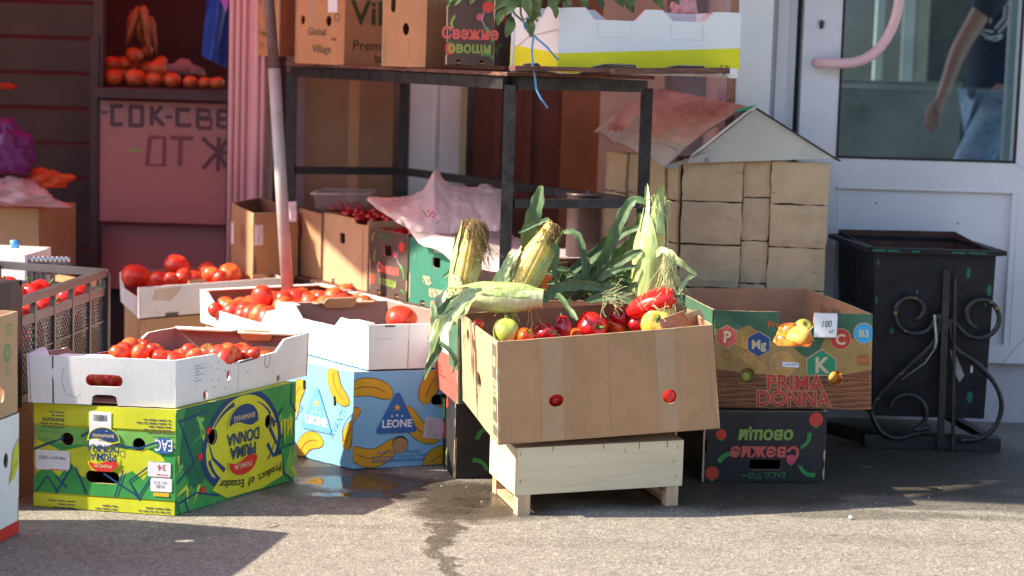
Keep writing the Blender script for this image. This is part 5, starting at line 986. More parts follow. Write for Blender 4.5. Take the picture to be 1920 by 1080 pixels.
ap = P(1415, 204, 6.05); el = P(1288, 306, 6.05); er = P(1565, 297, 6.03)
mb = MB(); th = .006; mb.add([el, er, ap]+[p+V((0, th, 0)) for p in (el, er, ap)], [(0, 1, 2), (5, 4, 3), (0, 3, 4, 1), (1, 4, 5, 2), (2, 5, 3, 0)], tin); mb.build('gable', hs)
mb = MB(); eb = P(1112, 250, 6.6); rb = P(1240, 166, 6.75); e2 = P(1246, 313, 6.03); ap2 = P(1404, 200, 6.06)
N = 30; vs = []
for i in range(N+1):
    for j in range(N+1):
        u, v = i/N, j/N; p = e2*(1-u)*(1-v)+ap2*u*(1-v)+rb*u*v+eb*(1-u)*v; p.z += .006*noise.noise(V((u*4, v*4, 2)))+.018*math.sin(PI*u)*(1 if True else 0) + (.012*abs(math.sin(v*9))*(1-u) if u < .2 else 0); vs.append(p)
k = N+1; fs = [(i*k+j, (i+1)*k+j, (i+1)*k+j+1, i*k+j+1) for i in range(N) for j in range(N)]; bare = lambda f: (f[0]//k) < 9+12*noise.noise(V((f[0]//k*.12, f[0] % k*.14, 3))); mb.add(vs, [f for f in fs if not bare(f)], tinred); mb.add(vs, [f for f in fs if bare(f)], tin); mb.add([v-V((0, 0, .005)) for v in vs], [tuple(reversed(f)) for f in fs], tinred)  # painted red light ends unevenly; faces toward the eave stay plain tin
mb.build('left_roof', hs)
mb = MB(); erb = P(1560, 285, 6.3); apb = P(1410, 196, 6.38); mb.add([ap+V((0, 0, .002)), er+V((.012, 0, -.002)), er+V((.0, .28, 0)), ap+V((-.05, .30, .01))], [(0, 1, 2, 3)], tin); mb.add([ap-V((0, 0, .003)), er+V((.012, 0, -.007)), er+V((.0, .28, -.005)), ap+V((-.05, .30, .005))], [(3, 2, 1, 0)], tin)
mb.build('right_roof', hs)
mb = MB(); q = [P(1290, 306, 6.035), P(1300, 290, 6.035), P(1405, 207, 6.035), P(1418, 202, 6.035)]; mb.tube(q, .004, MT['label'], 5); mb.tube([P(1418, 203, 6.03), P(1568, 298, 6.03), P(1576, 302, 6.03)], .003, gk, 5); mb.build('edge_strip', hs)
for (x, y) in ((1326, 300), (1478, 290), (1468, 235)): mb = MB(); mb.lathe([(.006, 0), (.005, .003), (0, .004)], MT['grey_ink'], 10, P(x, y, 6.045), Matrix.Rotation(PI/2, 3, 'X')); mb.build('screw', hs)
mb = MB(); mb.add([P(1285, 300, 6.03), P(1240, 312, 6.03), P(1265, 318, 6.028), P(1300, 292, 6.02), P(1345, 278, 6.03)], [(0, 1, 2), (0, 2, 3), (0, 3, 4)], mat('grey_tin', (.28, .27, .26), .5, .2)); mb.build('torn_flashing', hs)
mb = MB(); mb.add([P(1375, 212, 6.028), P(1385, 204, 6.028), P(1418, 196, 6.028), P(1402, 206, 6.028)], [(0, 1, 2, 3)], MT['teal_ink']); mb.build('green_scrap', hs)
# ================================================================ FRONT CENTRE: dark cartons, bench crate, corn carton, pepper carton
def veg_side(f, mb):
    for (u, v, L, r) in ((.20, .55, .05, .7), (.18, .16, .05, -.6), (.42, .7, .05, .5)): cuc(f, mb, f.w*u, f.h*v, L, r)
    tom_i(f, mb, f.w*.34, f.h*.36, .018); tom_i(f, mb, f.w*.16, f.h*.92, .012); tom_i(f, mb, f.w*.7, f.h*.5, .018)
def veg_end(f, mb):
    f.rect(mb, f.w*.25, f.h*.62, f.w*.6, f.h*.86, flat('light_green_ink', (.22, .50, .20)), 2); f.rect(mb, f.w*.3, f.h*.36, f.w*.62, f.h*.56, 'salmon', 2); cuc(f, mb, f.w*.7, f.h*.16, .05, 1.2, 'olive'); tom_i(f, mb, f.w*.7, f.h*.85, .015)
base = [V((-.142, 5.295, .002)), V((.24, 5.40, .002)), V((.12, 5.78, .002)), V((-.215, 5.66, .002))]
carton('vegetable_carton', 'black carton with painted cucumbers and tomatoes, standing under the corn carton', 'box', base, .222, 'black_board', 'kraft_in', {0: dict(art=veg_side), 3: dict(art=veg_end)}, closed=True)
# corn carton
cb = [V((-.135, 5.19, .225)), V((.40, 5.39, .225)), V((.32, 5.69, .225)), V((-.222, 5.55, .225))]
def corn_left(f, mb):
    f.rect(mb, .001, f.h*.45, f.w*.30, f.h-.001, 'kraft', 1); f.rect(mb, f.w*.30, f.h*.5, f.w*.7, f.h-.002, 'label', 1); f.rect(mb, f.w*.72, f.h*.4, f.w-.001, f.h-.001, 'green_print', 2)
    f.smalltext(mb, f.w*.1, f.h*.3, f.w*.6, 3, 'red', .008)
board('faded_red', (.36, .10, .075), .15)
carton('corn_carton', 'open carton with faded red print holding corn cobs, behind the pepper carton', 'box', cb, .228, 'faded_red', 'kraft_in', {3: dict(art=corn_left), 0: dict(out='green_print'), 2: dict(out='kraft')}, flare=.006)
# bench crate: pale plywood box on legs
wood = mat('pale_plywood', (.64, .52, .33), .55, .05, 4, .12, 60, col2=(.70, .585, .39), stretch=(1, 1, 9)); MT['wood'] = wood; woodleg = mat('raw_pine', (.56, .36, .20), .6, .12, 10, .2, 60, col2=(.64, .44, .27), stretch=(6, 6, 1)); MT['pine'] = woodleg
bn, br = V((.022, 4.885, 0)), V((.455, 5.06, 0)); bl = V((-.045, 5.15, 0)); bq = quad_base(bn, br, bl)
bench = thing('plywood_crate', 'pale plywood crate on short pine legs carrying the pepper carton', 'crate', sum(bq, V((0, 0, 0)))/4)
zb0, zb1_ = .052, .172
for i in range(4):
    j = (i+1) % 4; f = Face(bq[i]+V((0, 0, zb0)), bq[j]+V((0, 0, zb0)), bq[j]+V((0, 0, zb1_)), bq[i]+V((0, 0, zb1_)), .0005); mb = MB(); f.panel(mb, 'wood', 'wood', 'pine', t=.004, jit=.0002)
    if i == 0:
        for u, v in ((.012, .10), (.014, .03), (.45, .098), (.44, .06), (.447, .02), (.3, .095)): f.line(mb, [(u, v), (u+.0005, v+.010)], .0014, 'ink_soft', 2)
        for u in (.10, .24, .34, .42): f.line(mb, [(u, f.h), (u, f.h-.012-.006*(u > .3))], .0018, 'ink_soft', 2)
    mb.build('side_panel', bench)
mb = MB(); mb.hexa([p+V((0, 0, zb1_-.006)) for p in bq], [p+V((0, 0, zb1_-.001)) for p in bq], wood); mb.build('top_panel', bench)
c0 = sum(bq, V((0, 0, 0)))/4; ins = [p+(c0-p).normalized()*.030 for p in bq]
for i, p in enumerate(ins): mb = MB(); mb.beam(p, p+V((0, 0, zb1_-.008)), .026, .034, 'pine', up=(.9, .36, 0)); mb.build('leg', bench)
for a_, b_ in ((0, 3), (1, 2)): mb = MB(); mb.beam(ins[a_]+V((0, 0, .008)), ins[b_]+V((0, 0, .008)), .024, .012, 'pine'); mb.build('foot_rail', bench)
# pepper carton
pb = [V((-.021, 4.865, .186)), V((.553, 5.06, .190)), V((.46, 5.42, .19)), V((-.12, 5.155, .20))]
pt_ = [P(932, 641, 4.86), P(1336, 609, 5.07), P(1263, 562, 5.40), P(865, 588, 5.16)]
pb[0] = P(934, 834, 4.86); pb[1] = P(1350, 803, 5.07); pb[3] = P(868, 750, 5.14); pb[2] = V((.47, 5.40, .19))
pb[0].z = max(pb[0].z, .176)
def pep_front(f, mb):
    w, h = f.w, f.h; rs = random.Random(8)
    for k in range(22):
        u, v, L, a = rs.uniform(.03, .95)*w, rs.uniform(.05, .92)*h, rs.uniform(.008, .03), rs.uniform(-.5, .5)+(PI/2 if k % 3 else 0); f.line(mb, [(u, v), (u+L*.5*math.cos(a), v+L*.5*math.sin(a)+.001), (u+L*math.cos(a), v+L*math.sin(a))], rs.uniform(.0008, .0018), rs.choice(('kraft_dark', 'kraft_edge', 'kraft_in')), 1, 0)
    f.line(mb, [(w*.5, 0), (w*.501, h*.5), (w*.498, h)], .0016, 'kraft_in', 1); f.line(mb, [(w*.965, h*.9), (w*.97, h*.4), (w*.985, h*.05)], .002, 'kraft_in', 1)
    f.rect(mb, w*.19, .001, w*.29, h-.001, 'tape', 1); f.rect(mb, w*.72, .001, w*.81, h-.001, 'tape', 1); f.line(mb, [(.0, h*.003), (w, h*.003)], .003, 'kraft_dark', 1)
def pep_left(f, mb):
    w, h = f.w, f.h
    for v0, v1 in ((.62, .96), (.20, .44), (.06, .155)): f.rect(mb, w*.88, h*v0, w*.985, h*v1, 'ink_soft', 1)
    for v0, v1 in ((.74, .84), (.30, .36)): f.rect(mb, w*.90, h*v0, w*.96, h*v1, 'kraft_pale', 2)
    f.text(mb, '22XU', w*.95, h*.52, .024, 'ink_soft', 2, rot=PI/2); f.line(mb, [(w*.10, h*.80), (w*.08, h*.70), (w*.11, h*.62)], .006, 'ink_soft', 2, .002)
carton('pepper_carton', 'large open brown carton of bell peppers resting on the pale plywood crate', 'box', pb, .25, 'kraft', 'kraft_in', {0: dict(art=pep_front, bulge=.006, holes=lambda f: [oval(f.w*.258, f.h*.39, .0205, .0165), oval(f.w*.775, f.h*.345, .021, .018)]), 3: dict(art=pep_left, out='kraft_pale', holes=lambda f: [oval(f.w*.52, f.h*.44, .016, .020), oval(f.w*.22, f.h*.82, .012, .018)])}, tops=pt_, t=.006)
for pts in (((1235, 600), (1283, 582), (1305, 612), (1245, 625)), ((1283, 590), (1312, 580), (1325, 606), (1300, 612))):
    q = [P(x, y, 5.16 if x < 1290 else 5.2) for x, y in pts]; f = Face(q[3], q[2], q[1], q[0]); mb = MB(); f.panel(mb, 'kraft_pale', 'kraft', 'kraft_edge', t=.005); f.rect(mb, f.w*.1, f.h*.3, f.w*.5, f.h*.36, 'kraft', 1)
    tag(mb.build('cardboard_flap', bpy.data.objects['pepper_carton']), None)
# peppers
def pepper(m, lobes, depth, long, pinch, seed, nm='pepper', green=True):
    mb = fruit_mb(m, lobes=lobes, depth=depth, squash=1.0, dim=.22, seed=seed, n=26, k=36, pinch=pinch, long=long); o = mb.build(nm); m2 = MB(); z = long*.80
    m2.lathe([(0, z+.02), (.16, z+.04), (.30, z-.02)], 'stem', 10); m2.tube([(0, 0, z), (.03, .02, z+.25), (.12, .05, z+.48)], [.085, .07, .10], 'stem', 8); m2.build('stem', o)
    C.objects.unlink(o); [C.objects.unlink(c) for c in o.children]; return o
rp = skin('red_pepper', (.78, .022, .015), (.62, .012, .012), .2, 1.5); dr = skin('dark_red_pepper', (.36, .010, .022), (.48, .015, .018), .18, 1.5); op = skin('orange_pepper', (.75, .16, .012), (.62, .05, .012), .18, 1.6); yp = skin('yellow_pepper', (.75, .50, .05), (.72, .58, .12), .18, 1.6); gp = skin('green_pepper', (.42, .50, .05), (.55, .60, .14), .18, 1.6)
PR, PD, PO, PY, PG = pepper(rp, 4, .10, 1.05, .25, 1), pepper(dr, 3, .14, 1.35, .35, 2), pepper(op, 4, .10, 1.0, .2, 3), pepper(yp, 4, .08, 1.15, .25, 4), pepper(gp, 4, .10, 1.05, .25, 5); PL = pepper(rp, 3, .10, 2.0, .2, 6)
hid = quad_base(pb[0]+(V((.05, .05, 0))), pb[1], pb[3])
for i in range(7):
    for j in range(4):
        a, b = .10+.80*(i+.5)/7, .16+.70*(j+.5)/4; p = pb[0]*(1-a)*(1-b)+pb[1]*a*(1-b)+pb[2]*a*b+pb[3]*(1-a)*b; k = random.choice((PR, PR, PD, PO)); o = put(k, V((p.x, p.y, .362)), .043, 'bell pepper low in the pile inside the large brown carton', 'pepper', 'peppers low in the brown carton'); o['category'] = 'pepper'
Pp = [(PG, 948, 628, 22, .432, (-.55, .15, .3), 'yellow green bell pepper with a dark stem at the left end of the carton', (1, 1, .95)),
      (PO, 984, 636, 14, .425, (.5, .6, 0), 'small orange pepper beside the yellow green one', (1, 1, 1)), (PD, 1014, 629, 17, .425, (1.2, .9, .6), 'dark red pepper lying left of the middle of the pepper carton', (1, 1, 1.1)),
      (PD, 1057, 620, 14, .435, (-.4, .3, 1), 'upright wine red pepper tip in the middle of the pepper carton', (1, 1, 1.1)), (PR, 1106, 618, 26, .43, (1.2, 1.1, .2), 'big glossy red bell pepper in the middle of the pepper carton', (1, 1, 1.05)),
      (PO, 1161, 623, 27, .415, (1.35, .2, .5), 'glossy orange bell pepper right of the big red one', (1, 1, 1)), (PD, 1168, 600, 20, .45, (.8, -1.0, .4), 'dark red pepper behind the orange one with its green stem showing', (1, 1, 1)),
      (PL, 1222, 574, 21, .50, (.25, 1.15, -.1), 'long red pepper lying on top at the right rear of the pepper carton', (1, 1, 1)), (PD, 1203, 605, 20, .45, (.3, 1.2, .9), 'dark red pepper wedged between the long red and yellow peppers', (1, 1, .9)),
      (PY, 1236, 607, 31, .452, (1.2, -1.0, .2), 'large pale yellow bell pepper at the right end of the pepper carton', (1, 1, 1)), (PR, 1215, 598, 17, .46, (1.2, .6, 1.2), 'red pepper under the long one on the right', (1, 1, 1)),
      (PR, 897, 614, 9, .448, (.2, .2, .2), 'red pepper peeking over the left rim of the carton', (1, 1, 1)), (PO, 1078, 634, 12, .41, (.2, .9, .2), 'orange bit of pepper between the wine red and big red ones', (1, 1, 1))]
for k, x, y, r, z, rot, lb, sc in Pp: o = putpx(k, x, y-4, z+.004, r*1.3, lb, 'pepper', None, rot, sc)
for (x, y, lb) in ((1037, 753, 'red pepper seen through the left round hole of the pepper carton'), (1248, 740, 'sunlit red pepper seen through the right round hole of the pepper carton')):
    p = P(x, y, 4.94 if x < 1100 else 5.03); o = put(PR, p+V((0, .034, 0)), .042, lb, 'pepper', rot=(-1.4, .3, .4)); o['category'] = 'pepper'
# ---------------------------------------------------------------- corn
def veined(name, c1, c2, rough=.5):
    m = mat(name, c1, rough, .1, 22, .12, 90, col2=c2, stretch=(5, 5, .7)); return m
husk = veined('corn_husk', (.30, .42, .10), (.48, .58, .24)); huskp = veined('pale_husk', (.52, .56, .27), (.62, .64, .38)); blade = veined('corn_blade', (.05, .10, .04), (.11, .18, .065), .6); silk = mat('dry_silk', (.16, .10, .03), .6, .3, 20); silkp = mat('pale_silk', (.50, .52, .26), .5, .2, 20)
MT['blade_l'] = veined('light_vein', (.055, .115, .045), (.10, .175, .065), .6); MT.update(husk=husk, huskp=huskp, blade=blade, silk=silk, silkp=silkp)
kern = mat('kernels', (.68, .45, .08), .35, .12, 40, .0, col2=(.78, .60, .20), coat=.2)
rc = random.Random(3)
def cob(label, base, tip, R, leaves, silks=None, k0=.0, taper=.75, spin=0):
    base, tip = V(base), V(tip); ax = tip-base; L = ax.length; d = ax/L; fr = (V((0, -1, 0))-d*V((0, -1, 0)).dot(d)).normalized(); sd_ = d.cross(fr)
    rad = lambda ph: fr*math.cos(ph)+sd_*math.sin(ph)
    prof = lambda t: R*(.80+.35*math.sin(PI*min(1, t*1.15)**.8)-.0)*(1-max(0, t-.55)**1.6*taper*2.2) if t < 1 else R*.15
    root = thing('corn_cob', label, 'corn', base)
    mb = MB(); rows, kl = 14, 36; A, B = rows*6, kl*4; vs = []
    for i in range(B+1):
        t = k0+(1-k0)*i/B
        for j in range(A):
            ph = 2*PI*j/A; kx = abs(math.sin(rows*ph/2)); ky = abs(math.sin(PI*i/4*1.0)) if True else 0
            r = max(.0015, prof(t)*(1-.0)) + .0026*(min(1, kx*1.6)*min(1, ky*1.7)) - .0022; vs.append(base+ax*t+rad(ph)*r)
    mb.add(vs, [(i*A+j, i*A+(j+1) % A, (i+1)*A+(j+1) % A, (i+1)*A+j) for i in range(B) for j in range(A)], kern, True); mb.build('kernels', root)
    for (ph0, half, s0, s1, lift, curl, m) in leaves:
        mb = MB(); N, Q = 22, 12; vs = []
        for i in range(N+1):
            s = i/N; t = s0+(s1-s0)*s
            for q in range(Q+1):
                qq = q/Q*2-1; wdt = half*math.sin(PI*(.22+.78*s)**1.0*.999)**.6 if s > .6 else half*(.85+.15*s/.6)*1.0
                ph = ph0+qq*wdt; r = (prof(min(t, .97)) if t > 0 else prof(0)*(1+t*1.6)) + .003 + lift*s**3 + .0011*math.sin(qq*18+ph0*5) + .003*noise.noise(V((s*5, qq*2, ph0)))
                p = base+ax*t+rad(ph)*max(.004, r); p += rad(ph0)*curl*max(0, s-.6)**2*2 - d*abs(curl)*max(0, s-.75)**2*2.2; vs.append(p)
        mb.add(vs, [(i*(Q+1)+q, i*(Q+1)+q+1, (i+1)*(Q+1)+q+1, (i+1)*(Q+1)+q) for i in range(N) for q in range(Q)], m, True); mb.build('husk_leaf', root)
    if silks:
        m, nn, ln, sp, drp = silks; mb = MB()
        for k in range(nn):
            a = rc.uniform(0, 2*PI); p0 = base+ax*rc.uniform(.80, .98)+rad(a)*R*.42; v = (d*rc.uniform(.2, 1.0)+rad(a)*rc.uniform(.0, sp)+V((rc.uniform(0, .6), 0, 0))).normalized(); pts = [p0]; Ls = ln*rc.uniform(.4, 1.1)
            for s in range(1, 7): v = (v+V((rc.uniform(-.6, .6), rc.uniform(-.5, .4), rc.uniform(-.6, .2)-drp*s*.6))*.6).normalized(); pts.append(pts[-1]+v*Ls/6)
            mb.tube(pts, .00085, m, 4, cap=False)
        mb.build('silk', root)
    return root
Yk = 5.24
cob('left upright corn cob with brown dry silk on its tip, in the corn carton', P(862, 552, Yk), P(889, 414, Yk+.03), .031, [(1.35, .95, -.05, .92, .010, .0, husk), (-1.6, .85, -.05, .98, .012, .0, husk), (2.6, 1.2, -.1, .98, .0, 0, husk), (-.5, .65, -.1, .26, .004, 0, huskp), (.95, .5, -.05, .55, .012, 0, huskp)], (silk, 420, .060, .75, .8))
cob('middle corn cob leaning right with its yellow kernels bare, in the corn carton', P(957, 572, Yk-.02), P(1037, 418, Yk+.02), .036, [(1.25, .95, -.12, .98, .014, .0, husk), (-1.45, .72, -.15, .62, .006, .0, huskp), (2.9, 1.3, -.1, .96, .0, 0, husk), (.85, .42, -.1, .62, .012, 0, husk), (-1.1, .4, -.15, .36, .010, 0, husk)], (silk, 380, .042, .6, .7))
cob('pale corn cob still in its husk lying across the left rim of the corn carton', P(1003, 560, Yk-.12), P(842, 552, Yk-.10), .032, [(0, 1.15, -.1, 1.02, .0, .0, huskp), (1.7, 1.1, -.1, 1.0, .003, .0, husk), (-1.7, 1.1, -.1, 1.05, .004, .0, huskp), (3.1, 1.1, -.1, .9, 0, 0, husk), (.6, .5, -.1, .8, .008, 0, husk)], (silkp, 160, .04, .9, .5), taper=.9)
cob('tall right corn cob wrapped in a bright green husk, in the corn carton', P(1208, 575, Yk+.06), P(1233, 368, Yk+.10), .037, [(-.62, 1.15, -.05, .82, .004, .0, husk), (2.0, .9, -.05, 1.02, .004, .0, husk), (-2.0, 1.1, -.05, 1.08, .016, -.0, husk), (.15, .75, .66, 1.12, .010, .03, husk), (1.45, .62, -.05, .42, .026, .02, husk), (-1.2, .6, .4, 1.1, .014, 0, huskp), (3.1, 1.1, -.1, .95, 0, 0, husk)], (silkp, 220, .035, .6, .3), k0=.2)
def blade_px(nm, label, pts, w, m='blade', cat='corn leaf', parent=None, group='corn leaves'):
    P3 = [P(x, y, Y) for x, y, Y in pts]; # smooth
    out = []; 
    for i in range(len(P3)-1):
        a, b = P3[max(i-1, 0)], P3[i]; c, d = P3[i+1], P3[min(i+2, len(P3)-1)]
        for k in range(5):
            t = k/5; out.append(.5*((2*b)+(c-a)*t+(2*a-5*b+4*c-d)*t*t+(3*b-a-3*c+d)*t**3))
    out.append(P3[-1]); N = len(out); ws = [w*(.84+.12*math.sin(i*1.9))*(min(1, (i/N)/.25+.35) if i/N < .25 else 1)*(1-max(0, (i/N-.5)/.5)**1.6)+.0008 for i in range(N)]
    nr = [V((.35*math.sin(i*.35), -1, .45+.3*math.cos(i*.3))) for i in range(N)]
    mb = MB(); mb.ribbon(out, ws, nr, m, .35, m2={'blade': 'blade_l', 'husk': 'huskp'}.get(m)); o = mb.build(nm, loc=out[0]); return tag(o, label, cat)
B_ = blade_px
B_('corn_leaf', 'upright dark green leaf blade behind the middle corn cob', [(985, 475, 5.30), (992, 430, 5.30), (1008, 380, 5.30), (1016, 348, 5.30)], 0.0233)
B_('corn_leaf', 'thin leaf blade running left from the tip of the middle cob', [(1030, 410, 5.22), (1005, 420, 5.22), (972, 436, 5.22)], 0.0066)
B_('corn_leaf', 'dark leaf hanging against the left side of the left corn cob', [(872, 425, 5.30), (858, 450, 5.30), (850, 500, 5.3), (832, 520, 5.3)], 0.0099)
B_('corn_leaf', 'long leaf arching from the middle of the box up to the right black post', [(1115, 545, 5.34), (1135, 480, 5.34), (1165, 410, 5.34), (1190, 375, 5.34), (1215, 385, 5.33)], 0.0177)
B_('corn_leaf', 'broad leaf sloping up to the right under the arching leaf', [(1060, 520, 5.36), (1110, 480, 5.38), (1160, 440, 5.38), (1205, 425, 5.36)], 0.0177)
B_('corn_leaf', 'leaf crossing low from the left to the tall cob', [(1090, 555, 5.30), (1130, 510, 5.30), (1180, 480, 5.28), (1205, 470, 5.28)], 0.0155)
B_('corn_leaf', 'narrow leaf bent over in front of the metal cylinder', [(1055, 436, 5.30), (1075, 436, 5.29), (1090, 455, 5.28), (1096, 500, 5.27), (1090, 545, 5.27)], 0.0099)
B_('corn_leaf', 'narrow curling leaf right of the middle cob', [(1036, 455, 5.22), (1044, 475, 5.22), (1040, 505, 5.22), (1048, 550, 5.22)], 0.0089)
B_('corn_leaf', 'drooping leaf whose tip hangs over the rear rim of the pepper carton', [(1045, 550, 5.20), (1062, 575, 5.14), (1083, 600, 5.10)], 0.0099)
B_('corn_leaf', 'dark leaf lying flat behind the carton rim below the tall cob', [(1100, 565, 5.22), (1150, 555, 5.24), (1200, 565, 5.24), (1250, 560, 5.24)], 0.0155)
B_('corn_leaf', 'dark leaf upright between the cylinder and the tall cob', [(1130, 560, 5.32), (1140, 520, 5.34), (1175, 500, 5.34)], 0.0166)
B_('corn_leaf', 'leaf fan low in front of the metal cylinder', [(1075, 565, 5.28), (1095, 520, 5.3), (1100, 480, 5.3)], 0.0155)
B_('corn_leaf', 'pale green leaf curling out at the right of the tall cob', [(1228, 480, 5.28), (1245, 470, 5.26), (1272, 490, 5.24), (1306, 515, 5.24)], 0.0111, 'husk')
B_('corn_leaf', 'green leaf from the curling one down to the carton corner', [(1306, 515, 5.24), (1290, 522, 5.24), (1272, 550, 5.2), (1262, 575, 5.18)], 0.0056, 'husk')
B_('corn_leaf', 'wide husk leaf folded over the left rim of the corn carton', [(880, 560, 5.10), (855, 585, 5.06), (830, 610, 5.04), (812, 650, 5.03)], 0.0244, 'husk')
B_('corn_leaf', 'striped leaf hanging in front of the left rim', [(865, 555, 5.06), (838, 575, 5.03), (820, 590, 5.02), (812, 570, 5.04)], 0.0155, 'blade')
B_('corn_leaf', 'long leaf tip hanging lowest at the left, beside the blue carton', [(828, 625, 5.02), (822, 655, 5.0), (805, 685, 5.0), (795, 712, 5.0)], 0.0099, 'blade')
B_('corn_leaf', 'thin leaf hanging down between corn and pepper cartons', [(822, 640, 5.0), (845, 660, 4.99), (855, 680, 4.99), (850, 700, 4.99)], 0.0066, 'blade')
B_('corn_leaf', 'pale husk scrap hanging over the corn carton at far left', [(835, 545, 5.08), (822, 570, 5.06), (815, 600, 5.05), (805, 640, 5.04)], 0.0133, 'huskp')
B_('corn_leaf', 'broad dark leaf spreading right behind the tall cob base', [(1120, 560, 5.36), (1150, 500, 5.38), (1190, 455, 5.38), (1200, 400, 5.36)], 0.0213)
B_('corn_leaf', 'broad striped leaf drooping over the left rim beside the pale cob', [(905, 545, 5.08), (870, 560, 5.05), (838, 600, 5.02), (815, 660, 5.01), (800, 700, 5.0)], 0.0213, 'husk')
B_('corn_leaf', 'broad husk leaf between the left and middle cobs', [(905, 565, 5.2), (925, 540, 5.18), (950, 500, 5.2), (960, 470, 5.22)], 0.0164, 'husk')
B_('corn_leaf', 'dark leaf lying across the carton between the middle cob and the cylinder', [(1010, 570, 5.2), (1050, 540, 5.22), (1100, 535, 5.24), (1160, 550, 5.24)], 0.0164)
B_('corn_leaf', 'leaf rising steeply just right of the metal cylinder', [(1125, 545, 5.34), (1140, 490, 5.36), (1150, 440, 5.36)], 0.0164)
B_('corn_leaf', 'dark leaf rising left of the tall cob, behind the others', [(1090, 550, 5.38), (1120, 500, 5.40), (1165, 470, 5.4), (1200, 440, 5.38)], 0.0180)
for k in range(60):
    x0, y0 = rc.uniform(1040, 1200), rc.uniform(520, 570); a = rc.uniform(.4, 2.7); L = rc.uniform(40, 100); Y = rc.uniform(5.25, 5.5)
    B_('corn_leaf', 'dark narrow leaf tangled low in the middle of the corn carton', [(x0, y0, Y), (x0+L*.5*math.cos(a)+rc.uniform(-10, 10), y0-L*.35*math.sin(a), Y), (x0+L*math.cos(a), y0-L*.55*math.sin(a)+rc.uniform(0, 15), Y)], rc.uniform(.006, .013))['group'] = 'tangled leaves in the corn carton'
mb = MB()
def strands(x0, y0, Y, n, L, dx, dy, spread, m):
    for k in range(n):
        p = P(x0+rc.uniform(-12, 12), y0+rc.uniform(-8, 8), Y+rc.uniform(-.02, .02)); v = V((dx+rc.uniform(-spread, spread), rc.uniform(-.3, .1), dy+rc.uniform(-spread, spread))); pts = [p]; l_ = L*rc.uniform(.5, 1.1)/6
        for s in range(6): v = v+V((rc.uniform(-.5, .5), rc.uniform(-.2, .2), rc.uniform(-.5, .4)))*.6; pts.append(pts[-1]+v.normalized()*l_)
        mb.tube(pts, .0008, m, 4, cap=False)
strands(1255, 480, 5.22, 90, .15, .05, -1.2, .18, silkp); strands(950, 560, 5.12, 24, .07, .4, -.1, .8, silkp); strands(1140, 558, 5.15, 26, .06, .6, -.2, .6, silkp); strands(1000, 580, 5.10, 10, .09, .1, -.9, .3, silk); strands(895, 430, 5.2, 70, .11, .25, -1.1, .25, silk); strands(1215, 575, 5.02, 10, .06, .0, .2, .9, silkp)
tag(mb.build('loose_corn_silk', loc=P(1255, 560, 5.22)), 'loose pale and brown corn silk strands hanging among the cobs', 'corn silk', kind='stuff')

# ================================================================ RIGHT: black upside down carton, brown carton of apples
kb = [V((.535, 5.35, .002)), V((.876, 5.395, .002)), V((.84, 5.80, .002)), V((.49, 5.75, .002))]
def kb_front(f, mb):
    w, h = f.w, f.h; f.text(mb, 'Свежие', w*.50, h*.47, h*.30, 'salmon', 3, sx=1.15, bold=.035, shear=.1); f.text(mb, 'овощи', w*.50, h*.73, h*.28, 'olive', 3, sx=1.1, bold=.035, shear=.1)
for_text = None
def kb_art(f, mb):
    w, h = f.w, f.h; f.text(mb, 'Свежие', w*.495, h*.50, h*.26, 'salmon', 3, sx=1.0, bold=.035, shear=.08); f.text(mb, 'овощи', w*.495, h*.26, h*.25, 'olive', 3, sx=1.0, bold=.035, shear=.08)
    for u, v, r, m in ((.09, .11, .020, 'tomato_ink'), (.86, .33, .015, 'tomato_ink'), (.92, .88, .019, 'tomato_ink'), (.28, .68, .014, 'pink_ink')): tom_i(f, mb, w*u, h*v, r, m)
    cuc(f, mb, w*.17, h*.40, .045, 1.1); cuc(f, mb, w*.14, h*.84, .050, -.5); cuc(f, mb, w*.80, h*.66, .055, -2.7)
    for k, ch in enumerate(('ЕАС', '△', '▽', 'O', '-')): pass
    f.text(mb, 'EAC', w*.38, h*.86, .022, 'leaf_ink', 3); f.line(mb, [(w*.45, h*.87), (w*.49, h*.87), (w*.47, h*.95), (w*.45, h*.87)], .002, 'leaf_ink', 2); f.line(mb, [(w*.52, h*.95), (w*.56, h*.95), (w*.54, h*.87), (w*.52, h*.95)], .002, 'leaf_ink', 2)
    f.line(mb, oval(w*.60, h*.91, .008, .007, 10)+[(w*.60+.008, h*.91)], .0022, 'leaf_ink', 2); f.line(mb, [(w*.64, h*.91), (w*.68, h*.91)], .003, 'leaf_ink', 2)
carton('vegetable_carton', 'black carton with upside down Cyrillic lettering, in the shade under the apple carton', 'box', kb, .196, 'black_board', 'kraft_in', {0: dict(art=kb_art, flip=True, outline=lambda f: [(0, 0), (f.w, 0), (f.w, f.h*.40), (f.w-.012, f.h*.40), (f.w-.012, f.h*.58), (f.w, f.h*.58), (f.w, f.h), (0, f.h)], holes=lambda f: [slot(f.w*.49, f.h*.755, .088, .028, .004)])}, closed=True)
ab = [P(1341, 765, 5.40), P(1633, 771, 5.44), V((.885, 5.96, .20)), V((.47, 5.94, .20))]
at_ = [P(1340, 582, 5.40), P(1636, 589, 5.44), P(1512, 541, 5.97), P(1263, 541, 5.93)]
z_ = .2; ab[0].z = ab[1].z = max(.2, min(ab[0].z, ab[1].z))
